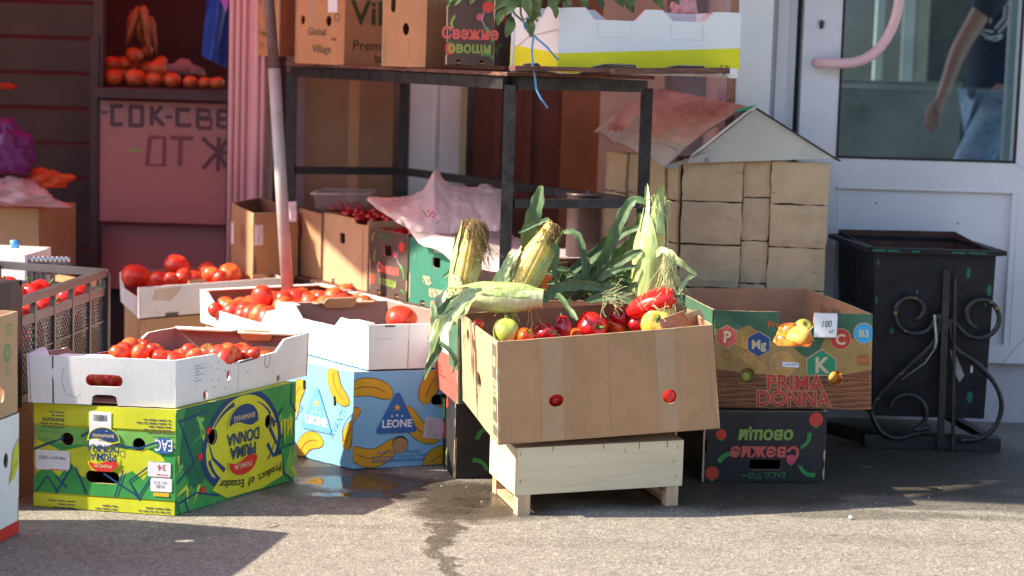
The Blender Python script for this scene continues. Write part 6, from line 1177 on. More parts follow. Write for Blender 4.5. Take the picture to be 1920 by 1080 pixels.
def apple_front(f, mb):
    w, h = f.w, f.h
    f.rect(mb, 0, 0, w, h, 'straw', 1); f.fill(mb, [(0, 0), (w, 0), (w, h*.42), (w*.75, h*.34), (w*.45, h*.33), (w*.2, h*.36), (0, h*.40)], 'basket', 2)
    for k in range(16): 
        v = h*(.02+.021*k); f.line(mb, [(w*t/14, v+h*.018*math.sin(t*.9+k*.7)) for t in range(15)], .0028, 'wood_stripe' if k % 2 else 'basket_light', 3)
    f.fill(mb, [(0, h), (0, h*.82), (w*.12, h*.80), (w*.22, h*.86), (w*.34, h*.70), (w*.45, h*.70), (w*.56, h*.55), (w*.63, h*.53), (w*.70, h*.75), (w*.85, h*.72), (w, h*.86), (w, h)], 'green_print', 2)
    f.fill(mb, [(w*.0, h*.80), (w*.20, h*.74), (w*.34, h*.62), (w*.30, h*.56), (w*.10, h*.66), (0, h*.66)], 'orange_straw', 3)
    hexa = lambda cx, cy, r: [(cx+r*math.sin(k*PI/3), cy+r*math.cos(k*PI/3)) for k in range(6)]
    def badge(shape, m, ch, cx, cy, r, sz, m2='cream_ink', ly=4):
        f.fill(mb, [(cx+(x-cx)*1.10, cy+(y-cy)*1.10) for x, y in shape], 'kraft_pale', ly); f.fill(mb, shape, m, ly+1); f.text(mb, ch, cx, cy-sz*.36, sz, m2, ly+2, bold=.03)
    badge(hexa(w*.075, h*.735, .030), 'salmon', 'P', w*.075, h*.735, .03, .042); badge(hexa(w*.275, h*.665, .034), 'navy_b', 'Mg', w*.275, h*.665, .03, .034)
    badge(oval(w*.795, h*.735, .028, .028), 'red_b', 'C', w*.795, h*.735, .028, .040); badge(oval(w*.945, h*.80, .0275, .0275), 'sky_ink', 'B3', w*.945, h*.80, .026, .028)
    badge([(w*.585, h*.36), (w*.765, h*.36), (w*.765, h*.52), (w*.675, h*.62), (w*.585, h*.52)], 'kgreen', 'K', w*.675, h*.465, .03, .060); badge(oval(w*.425, h*.46, .034, .034), 'orange_straw', 'B1', w*.425, h*.46, .034, .036, 'kraft_pale')
    f.text(mb, 'Prod', w*.385, h*.845, .024, 'orange_ink', 5, bold=.02); f.text(mb, 't', w*.625, h*.845, .024, 'orange_ink', 5, bold=.02)
    f.rect(mb, w*.905, h*.47, w*.98, h*.57, 'straw_red', 4); f.text(mb, 'EAC', w*.943, h*.50, .018, 'orange_straw', 5); f.line(mb, oval(w*.075, h*.55, .011, .012, 12)+[(w*.075+.011, h*.55)], .002, 'straw_red', 5); f.line(mb, [(w*.16, h*.52), (w*.22, h*.52), (w*.19, h*.59), (w*.16, h*.52)], .002, 'straw_red', 5)
    f.rect(mb, w*.425, h*.435, w*.53, h*.485, 'white', 7, rot=-.05); f.text(mb, '14-06-2024', w*.477, h*.452, .0085, 'ink', 8)
    f.text(mb, 'PRIMA', w*.505, h*.195, .060, 'kraft_pale', 5, sx=.95, bold=.05); f.text(mb, 'DONNA', w*.495, h*.030, .060, 'kraft_pale', 5, sx=.92, bold=.05)
    f.text(mb, 'PRIMA', w*.505, h*.195, .060, 'red_b', 6, sx=.95, bold=.018); f.text(mb, 'DONNA', w*.495, h*.030, .060, 'red_b', 6, sx=.92, bold=.018)
flat('straw', (.36, .22, .07), .2); flat('orange_straw', (.48, .26, .07), .25); flat('basket_light', (.33, .13, .05), .25); flat('navy_b', (.03, .07, .22)); flat('red_b', (.48, .04, .03)); flat('kgreen', (.03, .26, .12)); flat('straw_red', (.34, .10, .04))
apples, atp = carton('apple_carton', 'basket printed carton of apples with vitamin badges, in front of the small house', 'box', ab, .27, 'green_print', 'kraft_in',
   {0: dict(art=None or apple_front, outline=lambda f: [(0, 0), (f.w, 0), (f.w, f.h), (f.w*.63, f.h), (f.w*.622, f.h*.86), (f.w*.60, f.h*.82), (f.w*.625, f.h*.72), (f.w*.60, f.h*.65), (f.w*.40, f.h*.65), (f.w*.365, f.h*.70), (f.w*.40, f.h*.82), (f.w*.41, f.h), (0, f.h)], holes=lambda f: [oval(f.w*.205, f.h*.335, .021, .0215), oval(f.w*.77, f.h*.325, .021, .0205)])},
   tops=at_, t=.006)
fr_ = Face(ab[1], ab[2], at_[2], at_[1]); mb = MB()
fin = Face(ab[2]-V((.008, 0, 0)), ab[1]-V((.008, .0, 0)), at_[1]-V((.008, 0, 0)), at_[2]-V((.008, 0, 0))); fin.text(mb, '1к 100р', fin.w*.45, fin.h*.72, .075, 'ink_soft', 2, sx=.8); mb.build('handwriting', apples)
paper(1548, 610, 5.405, 43, 46, 'white square price tag reading 100 stuck on the apple carton', .01, nm='price_tag', m='white')
po = P(1548, 610, 5.402); wd = 43*5.405/F_PX
g = Face(po+V((-wd/2, -.0015, -wd/2)), po+V((wd/2, -.0015, -wd/2)), po+V((wd/2, -.0015, wd/2)), po+V((-wd/2, -.0015, wd/2))); mb = MB()
mb2 = MB(); g.rect(mb2, 0, 0, g.w, g.h, 'white', 1, r=.005); 
g.text(mb2, '100', g.w*.52, g.h*.42, g.h*.42, 'ink', 3, sx=.75, rot=.08, shear=.2); g.text(mb2, 'кг', g.w*.76, g.h*.16, g.h*.24, 'ink', 3, shear=.2)
mb2.build('written_price', bpy.data.objects['price_tag'])
ap_r = skin('apple_skin', (.62, .30, .04), (.55, .07, .02), .25, 2.2); ap_y = skin('yellow_apple_skin', (.80, .58, .14), (.80, .46, .10), .25, 1.6); ap_g = skin('green_apple_skin', (.30, .36, .06), (.45, .36, .08), .25, 2)
A1, A2, A3 = [proto('apple', fruit_mb(m, lobes=5, depth=.02, squash=.88, dim=.28, seed=40+i), stem=False) for i, m in enumerate((ap_r, ap_y, ap_g))]
for i in range(5):
    for j in range(5):
        a, b = .06+.88*(i+.5)/5, .08+.84*(j+.35)/5; p = ab[0]*(1-a)*(1-b)+ab[1]*a*(1-b)+ab[2]*a*b+ab[3]*(1-a)*b; [put(random.choice((A1, A2, A3)), V((p.x, p.y, zz)), .040, 'apple lying low inside the brown apple carton', 'apple', 'apples low in the carton').__setitem__('category', 'apple') for zz in (.28, .345)]
for k, x, y, r, Y, lb in ((A2, 1500, 634, 26, 5.53, 'large yellow sunlit apple showing in the notch of the apple carton'), (A1, 1470, 640, 19, 5.56, 'orange red apple at the left of the notch'), (A1, 1480, 622, 21, 5.62, 'red and yellow apple behind in the notch'), (A3, 1507, 616, 19, 5.64, 'green apple behind the yellow one in the notch'), (A3, 1397, 704, 22, 5.45, 'green apple seen through the left round hole of the apple carton'), (A2, 1558, 706, 15, 5.48, 'yellow apple seen through the right round hole of the apple carton'), (A2, 1574, 704, 14, 5.49, 'second yellow apple behind the right round hole of the apple carton')):
    p = P(x, y, Y); o = put(k, p, r*Y/F_PX, lb, 'apple'); o['category'] = 'apple'

# ================================================================ BIN
binm = mat('black_bin_paint', (.008, .010, .018), .5, .4, 18, .35, 50, col2=(.018, .017, .022), spec=.3); MT['bin'] = binm; flat('green_chip', (.015, .13, .075)); flat('yellow_chip', (.26, .17, .03)); rustin = mat('bin_inside', (.03, .022, .02), .7, .4, 6, .2, 40, col2=(.11, .035, .02)); MT['rustin'] = rustin
Yf, Yb = 5.92, 6.33
bt = [P(1640, 470, Yf), P(1868, 476, Yf), P(1790, 434, Yb), P(1572, 430, Yb)]; zt = bt[0].z
tb = [P(1636, 779, Yf+.01), P(1845, 781, Yf+.01), P(1782, 735, Yb-.02), P(1575, 732, Yb-.02)]
zl = tb[0].z; tb = [V((p.x, p.y, zl)) for p in tb]
bn_ = thing('litter_bin', 'black painted metal litter bin with scroll ironwork in front of the white door', 'litter bin', (1.25, 6.1, 0))
for i in range(4):
    j = (i+1) % 4; f = Face(tb[i], tb[j], bt[j], bt[i], .002); mb = MB(); f.panel(mb, 'bin', 'rustin', 'bin', t=.004, jit=.0002)
    if i == 0:
        for (u, v, a, b) in ((.78, .88, .006, .016), (.965, .78, .007, .018), (.94, .70, .004, .010), (.155, .52, .006, .010), (.03, .93, .003, .010), (.02, .70, .003, .014), (.86, .13, .010, .018), (.36, .76, .003, .008), (.72, .10, .006, .012)): f.fill(mb, resample(oval(f.w*u, f.h*v, a, b, 9), .006, .0015), 'green_chip', 1, grid=0, step=0)
        f.fill(mb, [(f.w*.66, f.h*.42), (f.w*.72, f.h*.38), (f.w*.80, f.h*.26), (f.w*.76, f.h*.22), (f.w*.70, f.h*.30)], 'grey_ink', 1); f.fill(mb, oval(f.w*.86, f.h*.30, .004, .012, 8), 'white', 2)
    mb.build('side_plate', bn_)
mb = MB(); mb.hexa([p+V((0, 0, .003)) for p in tb], [p+V((0, 0, .007)) for p in tb], rustin); mb.build('bottom_plate', bn_)
cB = sum(bt, V((0, 0, 0)))/4; rimo = [V((cB.x+(p.x-cB.x)*1.07, cB.y+(p.y-cB.y)*1.05, zt+.004)) for p in bt]
for i in range(4):
    j = (i+1) % 4; mb = MB(); mb.beam(rimo[i], rimo[j], .032, .014, 'bin'); f = Face(rimo[i]+V((0, -.0165, -.006)), rimo[j]+V((0, -.0165, -.006)), rimo[j]+V((0, -.0165, .006)), rimo[i]+V((0, -.0165, .006)))
    if i == 0:
        for (u, wd_) in ((.05, .05), (.16, .04), (.33, .03), (.66, .05), (.78, .04), (.85, .02)): f.line(mb, [(f.w*u-wd_*.4, .006), (f.w*u+wd_*.4, .005)], .005, 'green_chip', 1)
    mb.build('rim', bn_)
YS = 5.897
def iron_curve(pts, r=.0078, nm='scroll'):
    P3 = [P(x, y, YS) if len(q) == 0 else P(x, y, q[0]) for x, y, *q in pts]; out = []
    for i in range(len(P3)-1):
        a, b, c, d = P3[max(i-1, 0)], P3[i], P3[i+1], P3[min(i+2, len(P3)-1)]
        for k in range(5): t = k/5; out.append(.5*((2*b)+(c-a)*t+(2*a-5*b+4*c-d)*t*t+(3*b-a-3*c+d)*t**3))
    out.append(P3[-1]); mb = MB(); mb.tube(out, r, iron, 8)
    return out, mb
def spiral(cx, cy, r0, r1, a0, a1, n=16): return [(cx+(r0+(r1-r0)*k/n)*math.cos(a0+(a1-a0)*k/n), cy-(r0+(r1-r0)*k/n)*math.sin(a0+(a1-a0)*k/n)) for k in range(n+1)]
def chips(mb, out, ks):
    for k in ks: p = out[k]; mb.add([p+V((-.006, -.0105, -.002)), p+V((.005, -.0105, 0)), p+V((.006, -.0105, .004)), p+V((-.004, -.0105, .003))], [(0, 1, 2, 3)], 'yellow_chip')
L = spiral(1716, 574, 12, 46, 1.2, -5.0)[::1]
o, mb = iron_curve(spiral(1712, 585, 14, 44, -1.2, 2*PI-.2-.6)+[(1762, 590), (1752, 640), (1700, 690), (1650, 740), (1632, 770)]); chips(mb, o, [32, 37, 38, 52, 53, 66, 96, 101]); mb.build('scroll', bn_)
o, mb = iron_curve([(2*1770-x+6, y+8) for x, y in spiral(1708, 585, 22, 43, -1.2, 2*PI-.8)]+[(1782, 600), (1790, 650), (1830, 680), (1866, 720), (1878, 760), (1866, 800), (1838, 822), (1800, 826)]); chips(mb, o, [41, 46, 47]); mb.build('scroll', bn_)
o, mb = iron_curve([(1722, 812), (1680, 822), (1648, 805), (1632, 770)]); mb.build('scroll', bn_)
o, mb = iron_curve(spiral(1702, 775, 36, 34, 2.9, -1.2, 10)+[(1745, 800)]); mb.build('scroll', bn_)
mb = MB(); mb.beam(P(1775, 505, YS-.006), P(1762, 850, YS-.0), .020, .012, iron, up=(0, 1, 0)); mb.beam(P(1791, 520, YS-.004), P(1786, 850, YS-.004), .009, .012, iron, up=(0, 1, 0)); q, mbk = None, None; mb.build('centre_post', bn_)
mb = MB(); a = P(1618, 838, 5.93); b = P(1872, 846, 5.93); mb.beam(V((a.x, 5.93, .022)), V((b.x, 5.93, .022)), .05, .040, iron); mb.build('base_bar', bn_)
mb = MB(); mb.beam(V((a.x-.18, 6.30, .02)), V((a.x+.05, 5.95, .02)), .035, .030, iron); mb.build('base_bar', bn_)
mb = MB(); mb.beam(V((b.x-.12, 6.30, .06)), V((b.x-.02, 5.95, .03)), .03, .02, iron); mb.build('base_bar', bn_)
mb = MB(); mb.tube([P(1752, 590, YS-.02), P(1756, 640, YS-.02), P(1752, 655, YS-.02)], .004, mat('web_rope', (.4, .4, .34), .9), 5); mb.tube([P(1755, 650, YS-.02), P(1735, 680, YS-.02), P(1690, 712, YS-.015)], .0018, MT['grey_ink'], 4); mb.build('tied_cord', bn_)
# ================================================================ LEFT EDGE
wb = [V((-1.237, 4.06, .002)), V((-1.137, 4.557, .002)), V((-1.53, 4.64, .002)), V((-1.63, 4.14, .002))]
def wl(f, mb):
    f.rect(mb, 0, 0, f.w, .030, 'red', 1)
    f.fill(mb, [(.455, .13), (.475, .20), (.50, .215), (.506, .225), (.500, .16), (.48, .135)], 'yellow', 2); f.line(mb, [(.452, .125), (.475, .205), (.503, .225)], .002, 'ink_soft', 3); f.line(mb, [(.455, .13), (.475, .165), (.500, .17)], .0015, 'ink_soft', 3)
carton('fruit_carton', 'white carton with a red band along its bottom at the left edge of the picture', 'box', wb, .284, 'white_board', 'kraft_in', {0: dict(art=wl, holes=lambda f: [oval(.437, .185, .012, .018)])}, closed=True)
kl = [p+V((0, 0, .287)) for p in wb]; kl = [p+V((-.003, 0, 0)) for p in kl]
flat('dull_green_ink', (.22, .30, .12))
def kf(f, mb):
    n = 14; c = (.452, .145)
    for k in range(16): a = 2*PI*k/16; f.line(mb, [(c[0]+.008*math.cos(a), c[1]+.008*math.sin(a)), (c[0]+.021*math.cos(a), c[1]+.023*math.sin(a))], .006, 'dull_green_ink', 1)
    f.rect(mb, .445, .205, .475, .212, 'dull_green_ink', 1); 
    for k in range(3): f.rect(mb, .445, .185+.006*k, .475, .188+.006*k, 'dull_green_ink', 1)
    f.smalltext(mb, .44, .112, .04, 3, 'dull_green_ink', .006)
carton('fruit_carton', 'tan carton with a round green emblem stacked on the white carton at the left edge', 'box', kl, .235, 'kraft_pale', 'kraft_in', {0: dict(art=kf, holes=lambda f: [oval(.425, .055, .012, .020)])})
# a taller pile outside the picture on the left (it throws the shade across the front)
base = [V((-1.66, 4.30, .002)), V((-1.60, 4.75, .002)), V((-2.0, 4.8, .002)), V((-2.06, 4.35, .002))]
carton('kraft_carton', 'brown carton half hidden between the white carton and the green banana carton', 'box', [V((-1.245, 4.776, .002)), V((-1.20, 5.12, .002)), V((-1.55, 5.17, .002)), V((-1.60, 4.83, .002))], .235, 'kraft', 'kraft_in', {}, closed=True)
# grey plastic crate
cr_m = mat('grey_crate_plastic', (.055, .05, .055), .4, .1, 6, .05, 60, col2=(.09, .09, .095)); MT['crate'] = cr_m
K = dict(nr=V((-1.232, 4.88, 0)), fr=V((-1.158, 5.62, 0)), fl=V((-1.50, 5.74, 0)), nl=V((-1.60, 4.99, 0))); zc0, zc1 = .240, .507
crate = thing('plastic_crate', 'grey plastic crate with diamond mesh sides holding red vegetables, behind the front white tray', 'crate', (-1.38, 5.3, zc0))
def crate_side(a, b, gap_top=False):
    mb = MB(); Zs = V((0, 0, 1)); d = (b-a); L = d.length; d = d/L; nn = d.cross(Zs); at = lambda u, v: a+d*u+Zs*(zc0+v); H_ = zc1-zc0
    bar = lambda u0, v0, u1, v1, w_, t_=.008: mb.beam(at(u0, v0), at(u1, v1), w_, t_, cr_m, up=nn)
    bar(.0, H_-.010, L, H_-.010, .020, .022); bar(0, H_-.062, L, H_-.062, .022, .012); bar(0, .010, L, .010, .02, .014); bar(0, H_*.45, L, H_*.45, .006, .008)
    n = int(L/.13)
    for k in range(n+1): bar(L*k/n, 0, L*k/n, H_-.01, .014 if 0 < k < n else .03, .014)
    st = .019; y0, y1 = .015, H_-.07
    k = -int((y1-y0)/st)-1
    while k*st < L:
        for s in (1, -1):
            u0 = k*st if s == 1 else k*st+(y1-y0); u1 = u0+s*(y1-y0); p, q = (u0, y0), (u1, y1)
            def clip(p, q):
                t0, t1 = 0, 1; dx = q[0]-p[0]
                for bd, sg in ((0, 1), (L, -1)):
                    den = dx*sg; num = (bd-p[0])*sg
                    if abs(den) < 1e-9: continue
                    t = num/den
                    if den > 0: t0 = max(t0, t)
                    else: t1 = min(t1, t)
                return t0, t1
            t0, t1 = clip(p, q)
            if t1-t0 > .02: lp = lambda t: (p[0]+(q[0]-p[0])*t, p[1]+(q[1]-p[1])*t); A_, B__ = lp(t0), lp(t1); mb.beam(at(*A_), at(*B__), .0034, .003, cr_m, up=nn)
        k += 1
    mb.build('mesh_side', crate)
for a, b in (('nr', 'fr'), ('fr', 'fl'), ('fl', 'nl'), ('nl', 'nr')): crate_side(K[a], K[b])
mb = MB(); q = [K[k]+V((0, 0, zc0)) for k in ('nr', 'fr', 'fl', 'nl')]; mb.hexa(q, [p+V((0, 0, .006)) for p in q], cr_m); mb.build('bottom', crate)
mb = MB(); f = Face(K['fl']+V((.01, -.012, zc0+.14)), K['fr']+V((-.02, -.012, zc0+.14)), K['fr']+V((-.02, -.012, zc1-.075)), K['fl']+V((.01, -.012, zc1-.075))); f.panel(mb, cr_m, cr_m, cr_m, t=.004); mb.build('end_plate', crate)
for i in range(3):
    for j in range(7):
        a, b = (i+.5)/3, (j+.5)/7; p = q[0]*(1-a)*(1-b)+q[3]*a*(1-b)+q[2]*a*b+q[1]*(1-a)*b
        for zz in (.29, .36, .425):
            o = put(random.choice((PR, PR, TOM[0])), V((p.x+random.uniform(-.01, .01), p.y, zz+random.uniform(-.01, .01))), .044, 'red vegetable inside the grey plastic mesh crate', 'pepper', 'red vegetables in the plastic crate'); o['category'] = 'pepper'
# support under the crate
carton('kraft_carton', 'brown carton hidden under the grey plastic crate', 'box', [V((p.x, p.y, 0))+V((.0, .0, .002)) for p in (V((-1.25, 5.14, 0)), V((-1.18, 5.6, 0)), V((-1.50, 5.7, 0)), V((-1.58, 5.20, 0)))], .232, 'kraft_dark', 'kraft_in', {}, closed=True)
# small black crate corner at the far left
blk = mat('black_crate_plastic', (.03, .03, .033), .4, .2, 6, .05, 60); MT['blk'] = blk
carton('black_crate', 'corner of a small black crate with a torn white paper edge at the far left', 'crate', [V((-1.248, 4.775, .242)), V((-1.205, 4.865, .242)), V((-1.56, 4.93, .242)), V((-1.60, 4.84, .242))], .318, 'blk', 'blk', {0: dict(outline=lambda f: [(0, 0), (f.w, 0), (f.w, f.h*.92), (f.w*.80, f.h), (0, f.h)])}, edge='blk', t=.005, closed=True)
# white carton, jars, wooden bar behind the crate
Yw = 5.95
a = P(47, 480, Yw); wb2 = [V((a.x-.0, Yw, 0)), V((a.x+.02, Yw+.25, 0)), V((a.x-.4, Yw+.3, 0)), V((a.x-.42, Yw+.03, 0))]; zt = P(47, 478, Yw).z
carton('white_carton', 'white carton behind the grey plastic crate at the left edge', 'box', [p+V((0, 0, .20)) for p in wb2], zt-.20, 'white_board', 'kraft_in', {}, closed=True)
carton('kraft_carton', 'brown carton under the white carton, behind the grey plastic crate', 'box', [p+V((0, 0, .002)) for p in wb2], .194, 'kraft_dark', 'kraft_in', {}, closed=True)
jarg = mat('dark_jar', (.06, .055, .05), .2, .3, 8, col2=(.30, .28, .22), stretch=(6, 1, .5)); lidm = mat('foil_lid', (.55, .56, .58), .25, .2, 40, .3, 60, metal=.8); MT.update(jarg=jarg, lidm=lidm)
jt = thing('jar', 'x', 'jar', (0, 0, 0)); mb = MB(); mb.lathe([(0, 0), (.020, 0), (.021, .01), (.021, .06), (.016, .07)], 'jarg', 14); mb.build('glass', jt); mb = MB(); mb.lathe([(.018, .068), (.019, .070), (.019, .082), (0, .084)], 'lidm', 14); mb.build('lid', jt)
for k in range(9):
    x = 56+k*8.6; p = P(x, 535, 5.98+.006*k); s_ = .06
    o = copy_thing(jt, V((p.x, p.y, P(x, 533, p.y).z)), (0, 0, k), (.62, .62, 1.02), 'small dark jar with a foil lid standing in the row behind the grey plastic crate', 'row of small jars behind the crate'); o['category'] = 'jar'
for c_ in list(jt.children): bpy.data.objects.remove(c_)
bpy.data.objects.remove(jt)
zj = P(90, 533, 6.0).z; xj0, xj1 = P(48, 533, 5.9).x, P(175, 533, 5.9).x
carton('kraft_carton', 'brown carton carrying the row of small jars', 'box', [V((xj0, 5.93, .002)), V((xj1-.05, 5.99, .002)), V((xj1-.05, 6.2, .002)), V((xj0, 6.2, .002))], zj-.006, 'kraft_dark', 'kraft_in', {}, closed=True)
mb = MB(); mb.beam(P(108, 521, 5.90), P(176, 533, 5.84), .020, .018, mat('orange_wood', (.62, .28, .12), .5, .1)); tag(mb.build('wooden_bar', loc=P(108, 521, 5.9)), 'pale orange wooden bar lying behind the grey crate', 'bar')
mb = MB(); q = P(28, 458, 6.1); mb.lathe([(0, -.012), (.014, -.012), (.016, .012), (0, .014)], mat('blue_cap', (.06, .25, .55), .3), 12, q); tag(mb.build('bottle_cap', loc=q), 'small bright blue cap on top of the white carton', 'cap')
mb = MB()
for k in range(5): q = P(2+k*4, 452+k*2, 6.08); mb.lathe([(0, -.010), (.010, -.010), (.010, .008), (0, .010)], MT['gasket'] if k % 2 else MT['lidm'], 8, q)
# dim things in the stall mouth
Yl = 6.75
a0 = P(72, 460, Yl); cbx = [V((a0.x, Yl, 0)), V((a0.x+.06, Yl+.3, 0)), V((a0.x-.4, Yl+.36, 0)), V((a0.x-.45, Yl+.05, 0))]; zt2 = P(72, 392, Yl).z
carton('kraft_carton', 'brown carton under the plastic bags at the left of the dark stall', 'box', [p+V((0, 0, .28)) for p in cbx], zt2-.28, 'kraft', 'kraft_in', {}, closed=True)
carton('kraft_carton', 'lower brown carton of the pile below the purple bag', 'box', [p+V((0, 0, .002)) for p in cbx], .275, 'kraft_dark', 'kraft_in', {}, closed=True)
crumple('plastic_bag', 'purple plastic bag at the left edge of the stall, on top of the white bag', P(10, 290, Yl), .10, .08, .115, thin('purple_film', (.20, .035, .20), .85, .3), 4, n=24)
crumple('plastic_bag', 'pinkish white plastic bag hanging over the brown carton below the purple bag', P(18, 366, Yl-.02), .135, .08, .062, thin('white_film', (.72, .50, .50), .8, .3), 7, [((1, 0, -.55), .8, .3)], 24)
crumple('plastic_bag', 'orange plastic bag between the purple bag and the dark planks', P(84, 338, Yl+.06), .07, .06, .045, thin('orange_film', (.75, .15, .04), .85, .3), 9, [((1, 0, .2), .7, .35)], 22)
crumple('plastic_bag', 'small reddish bundle on the plank wall at the left edge', P(10, 163, Yl+.5), .045, .04, .016, thin('red_film', (.55, .08, .03), .9, .3), 11, n=16)
# pumpkins on the counter shelf
pk = skin('pumpkin_skin', (.62, .16, .03), (.50, .09, .03), .45, 2.0)
PK = [proto('pumpkin', fruit_mb(pk, lobes=9, depth=.035, squash=.88, dim=.22, seed=60+i), stem=False) for i in range(2)]
YP = 7.62
for i, (x, y, r) in enumerate([(212, 156, 19), (255, 155, 20), (290, 150, 18), (323, 158, 17), (357, 158, 14), (385, 158, 13), (407, 155, 14), (296, 128, 17)]):
    Y = YP; p = P(x, y, Y); rr = r*Y/F_PX; p.z = SHZ-.0+rr*.82 if y > 140 else p.z
    o = put(PK[i % 2], p, rr, 'orange pumpkin in the front row on the counter shelf, counted %s from the left' % ('first', 'second', 'third', 'fourth', 'fifth', 'sixth', 'seventh', 'extra one on top')[i] if i < 7 else 'orange pumpkin perched on the third pumpkin of the front row', 'pumpkin', 'pumpkins on the counter shelf', rot=(random.uniform(-.4, .4), random.uniform(-.4, .4), i)); o['category'] = 'pumpkin'
for (x, y, r, lb) in [(210, 122, 19, 'orange pumpkin on top at the left end of the shelf'), (232, 118, 14, 'small pumpkin between the two piled ones'), (252, 103, 17, 'highest pumpkin, leaning against the dark wall'), (225, 138, 14, 'pumpkin squeezed low between the left piles')]:
    p = P(x, y, YP+.1); o = put(PK[0], p, r*(YP+.1)/F_PX, lb, 'pumpkin', 'pumpkins on the counter shelf', rot=(.3, .2, x)); o['category'] = 'pumpkin'
crumple('plastic_bag', 'pale crumpled bag on the pumpkins at the right of the counter shelf', P(342, 132, YP+.1), .085, .06, .03, thin('pale_film', (.5, .36, .36), .8, .3), 15, [((0, 0, 1), .7, .3)], 20)
cb_ = thing('carrot_bundle', 'dim bunch of orange carrots hanging above the pumpkins', 'vegetables', P(270, 30, YP+.1)); car_m = mat('dim_carrot', (.30, .10, .03), .6, .25); rr3 = random.Random(5)
for k in range(11):
    a = P(262+rr3.uniform(-14, 20), 20+rr3.uniform(-12, 14), YP+.1+rr3.uniform(-.04, .04)); b = a+V((rr3.uniform(-.05, .03), rr3.uniform(-.03, .03), -rr3.uniform(.09, .17))); mb = MB(); mb.tube([a, a.lerp(b, .2), a.lerp(b, .7), b], [.010, .017, .011, .002], car_m, 10); mb.build('carrot', cb_)
for (x, y, r, lb) in [(300, 118, 15, 'small pumpkin on the heap left of the pale bag'), (275, 128, 16, 'pumpkin in the second row behind the second and third ones'), (245, 128, 17, 'pumpkin in the second row behind the first two'), (372, 138, 13, 'small pumpkin behind the right end of the front row'), (275, 95, 13, 'small pumpkin near the top of the heap, below the carrots')]:
    p = P(x, y, YP+.16); o = put(PK[1], p, r*(YP+.1)/F_PX, lb, 'pumpkin', 'pumpkins on the counter shelf', rot=(.5, .2, x)); o['category'] = 'pumpkin'
# blue bag
bb = thing('blue_bag', 'bright blue plastic bag hanging beside the pink ribbed column', 'bag', P(405, 0, 7.3))
mb = MB(); vs = []; N = 14; Wb = [(393, -40, 40), (386, 90, 46)]
for i in range(N+1):
    for j in range(N+1):
        u, v = i/N, j/N; x = (392-14*v)+(432-390+4*v)*u; y = -60+(165+22*u)*v; Y = 7.25+.05*math.sin(u*7+v*2)+.02*math.sin(v*9); vs.append(P(x, y, Y))
k = N+1; mb.add(vs, [(i*k+j, i*k+j+1, (i+1)*k+j+1, (i+1)*k+j) for i in range(N) for j in range(N)], thin('blue_film', (.03, .12, .55), .92, .3), True); mb.build('bag_body', bb)
mb = MB(); mb.add([P(412, -5, 7.18), P(430, -5, 7.18), P(424, 24, 7.18)], [(0, 2, 1)], flat('violet_ink', (.35, .12, .55))); mb.build('printed_patch', bb)
# ================================================================ PERSON inside the shop
def skinned(verts, edges, radii, m, name, parent, root_i=0, sub=2, smooth_print=None):
    me = bpy.data.meshes.new(name); me.from_pydata([tuple(v) for v in verts], edges, []); o = bpy.data.objects.new(name, me); C.objects.link(o)
    sk = o.modifiers.new('s', 'SKIN'); 
    for i, r in enumerate(radii): d = me.skin_vertices[0].data[i]; d.radius = (r, r) if not hasattr(r, '__len__') else r; d.use_root = (i == root_i)
    ss = o.modifiers.new('u', 'SUBSURF'); ss.levels = sub; ss.render_levels = sub
    dg = bpy.context.evaluated_depsgraph_get(); dg.update(); nm = bpy.data.meshes.new_from_object(o.evaluated_get(dg)); bpy.data.objects.remove(o)
    off = wloc(parent); nm.transform(Matrix.Translation(-off)); nm.materials.clear(); nm.materials.append(m)
    for p in nm.polygons: p.use_smooth = True
    nm.name = name; r_ = bpy.data.objects.new(name, nm); C.objects.link(r_); r_.parent = parent; return r_
YH = 9.0; fz = .18
person = thing('person', 'person in a dark printed t-shirt and pale blue jeans walking left behind the door glass', 'person', (P(1868, 190, YH).x, YH, fz))
hp = P(1868, 190, YH); X0 = hp.x; skm = mat('skin', (.48, .27, .19), .45, .06, 8, sss=.1)
el_ = P(1797, 95, YH-.20); wr = P(1768, 178, YH-.22); sh0 = V((X0-.02, YH-.17, 1.60)); pm = P(1757, 203, YH-.22)
vs = [V((X0, YH, 1.10)), V((X0, YH, 1.35)), V((X0, YH, 1.58)), V((X0-.01, YH, 1.68)), V((X0-.03, YH, 1.77)), V((X0-.04, YH, 1.87)),
      sh0, el_, wr, pm, V((X0, YH+.17, 1.60)), V((X0+.12, YH+.22, 1.34)), V((X0+.10, YH+.20, 1.10)),
      V((X0, YH-.09, 1.02)), V((X0-.17, YH-.09, .62)), V((X0-.22, YH-.09, .27)), V((X0, YH+.09, 1.02)), V((X0+.10, YH+.09, .62)), V((X0+.34, YH+.09, .30))]
ed = [(0, 1), (1, 2), (2, 3), (3, 4), (4, 5), (2, 6), (6, 7), (7, 8), (8, 9), (2, 10), (10, 11), (11, 12), (0, 13), (13, 14), (14, 15), (0, 16), (16, 17), (17, 18)]
rd = [.12, .11, .08, .052, .085, .07, .052, .040, .028, (.020, .036), .052, .038, .026, .075, .052, .038, .075, .052, .038]
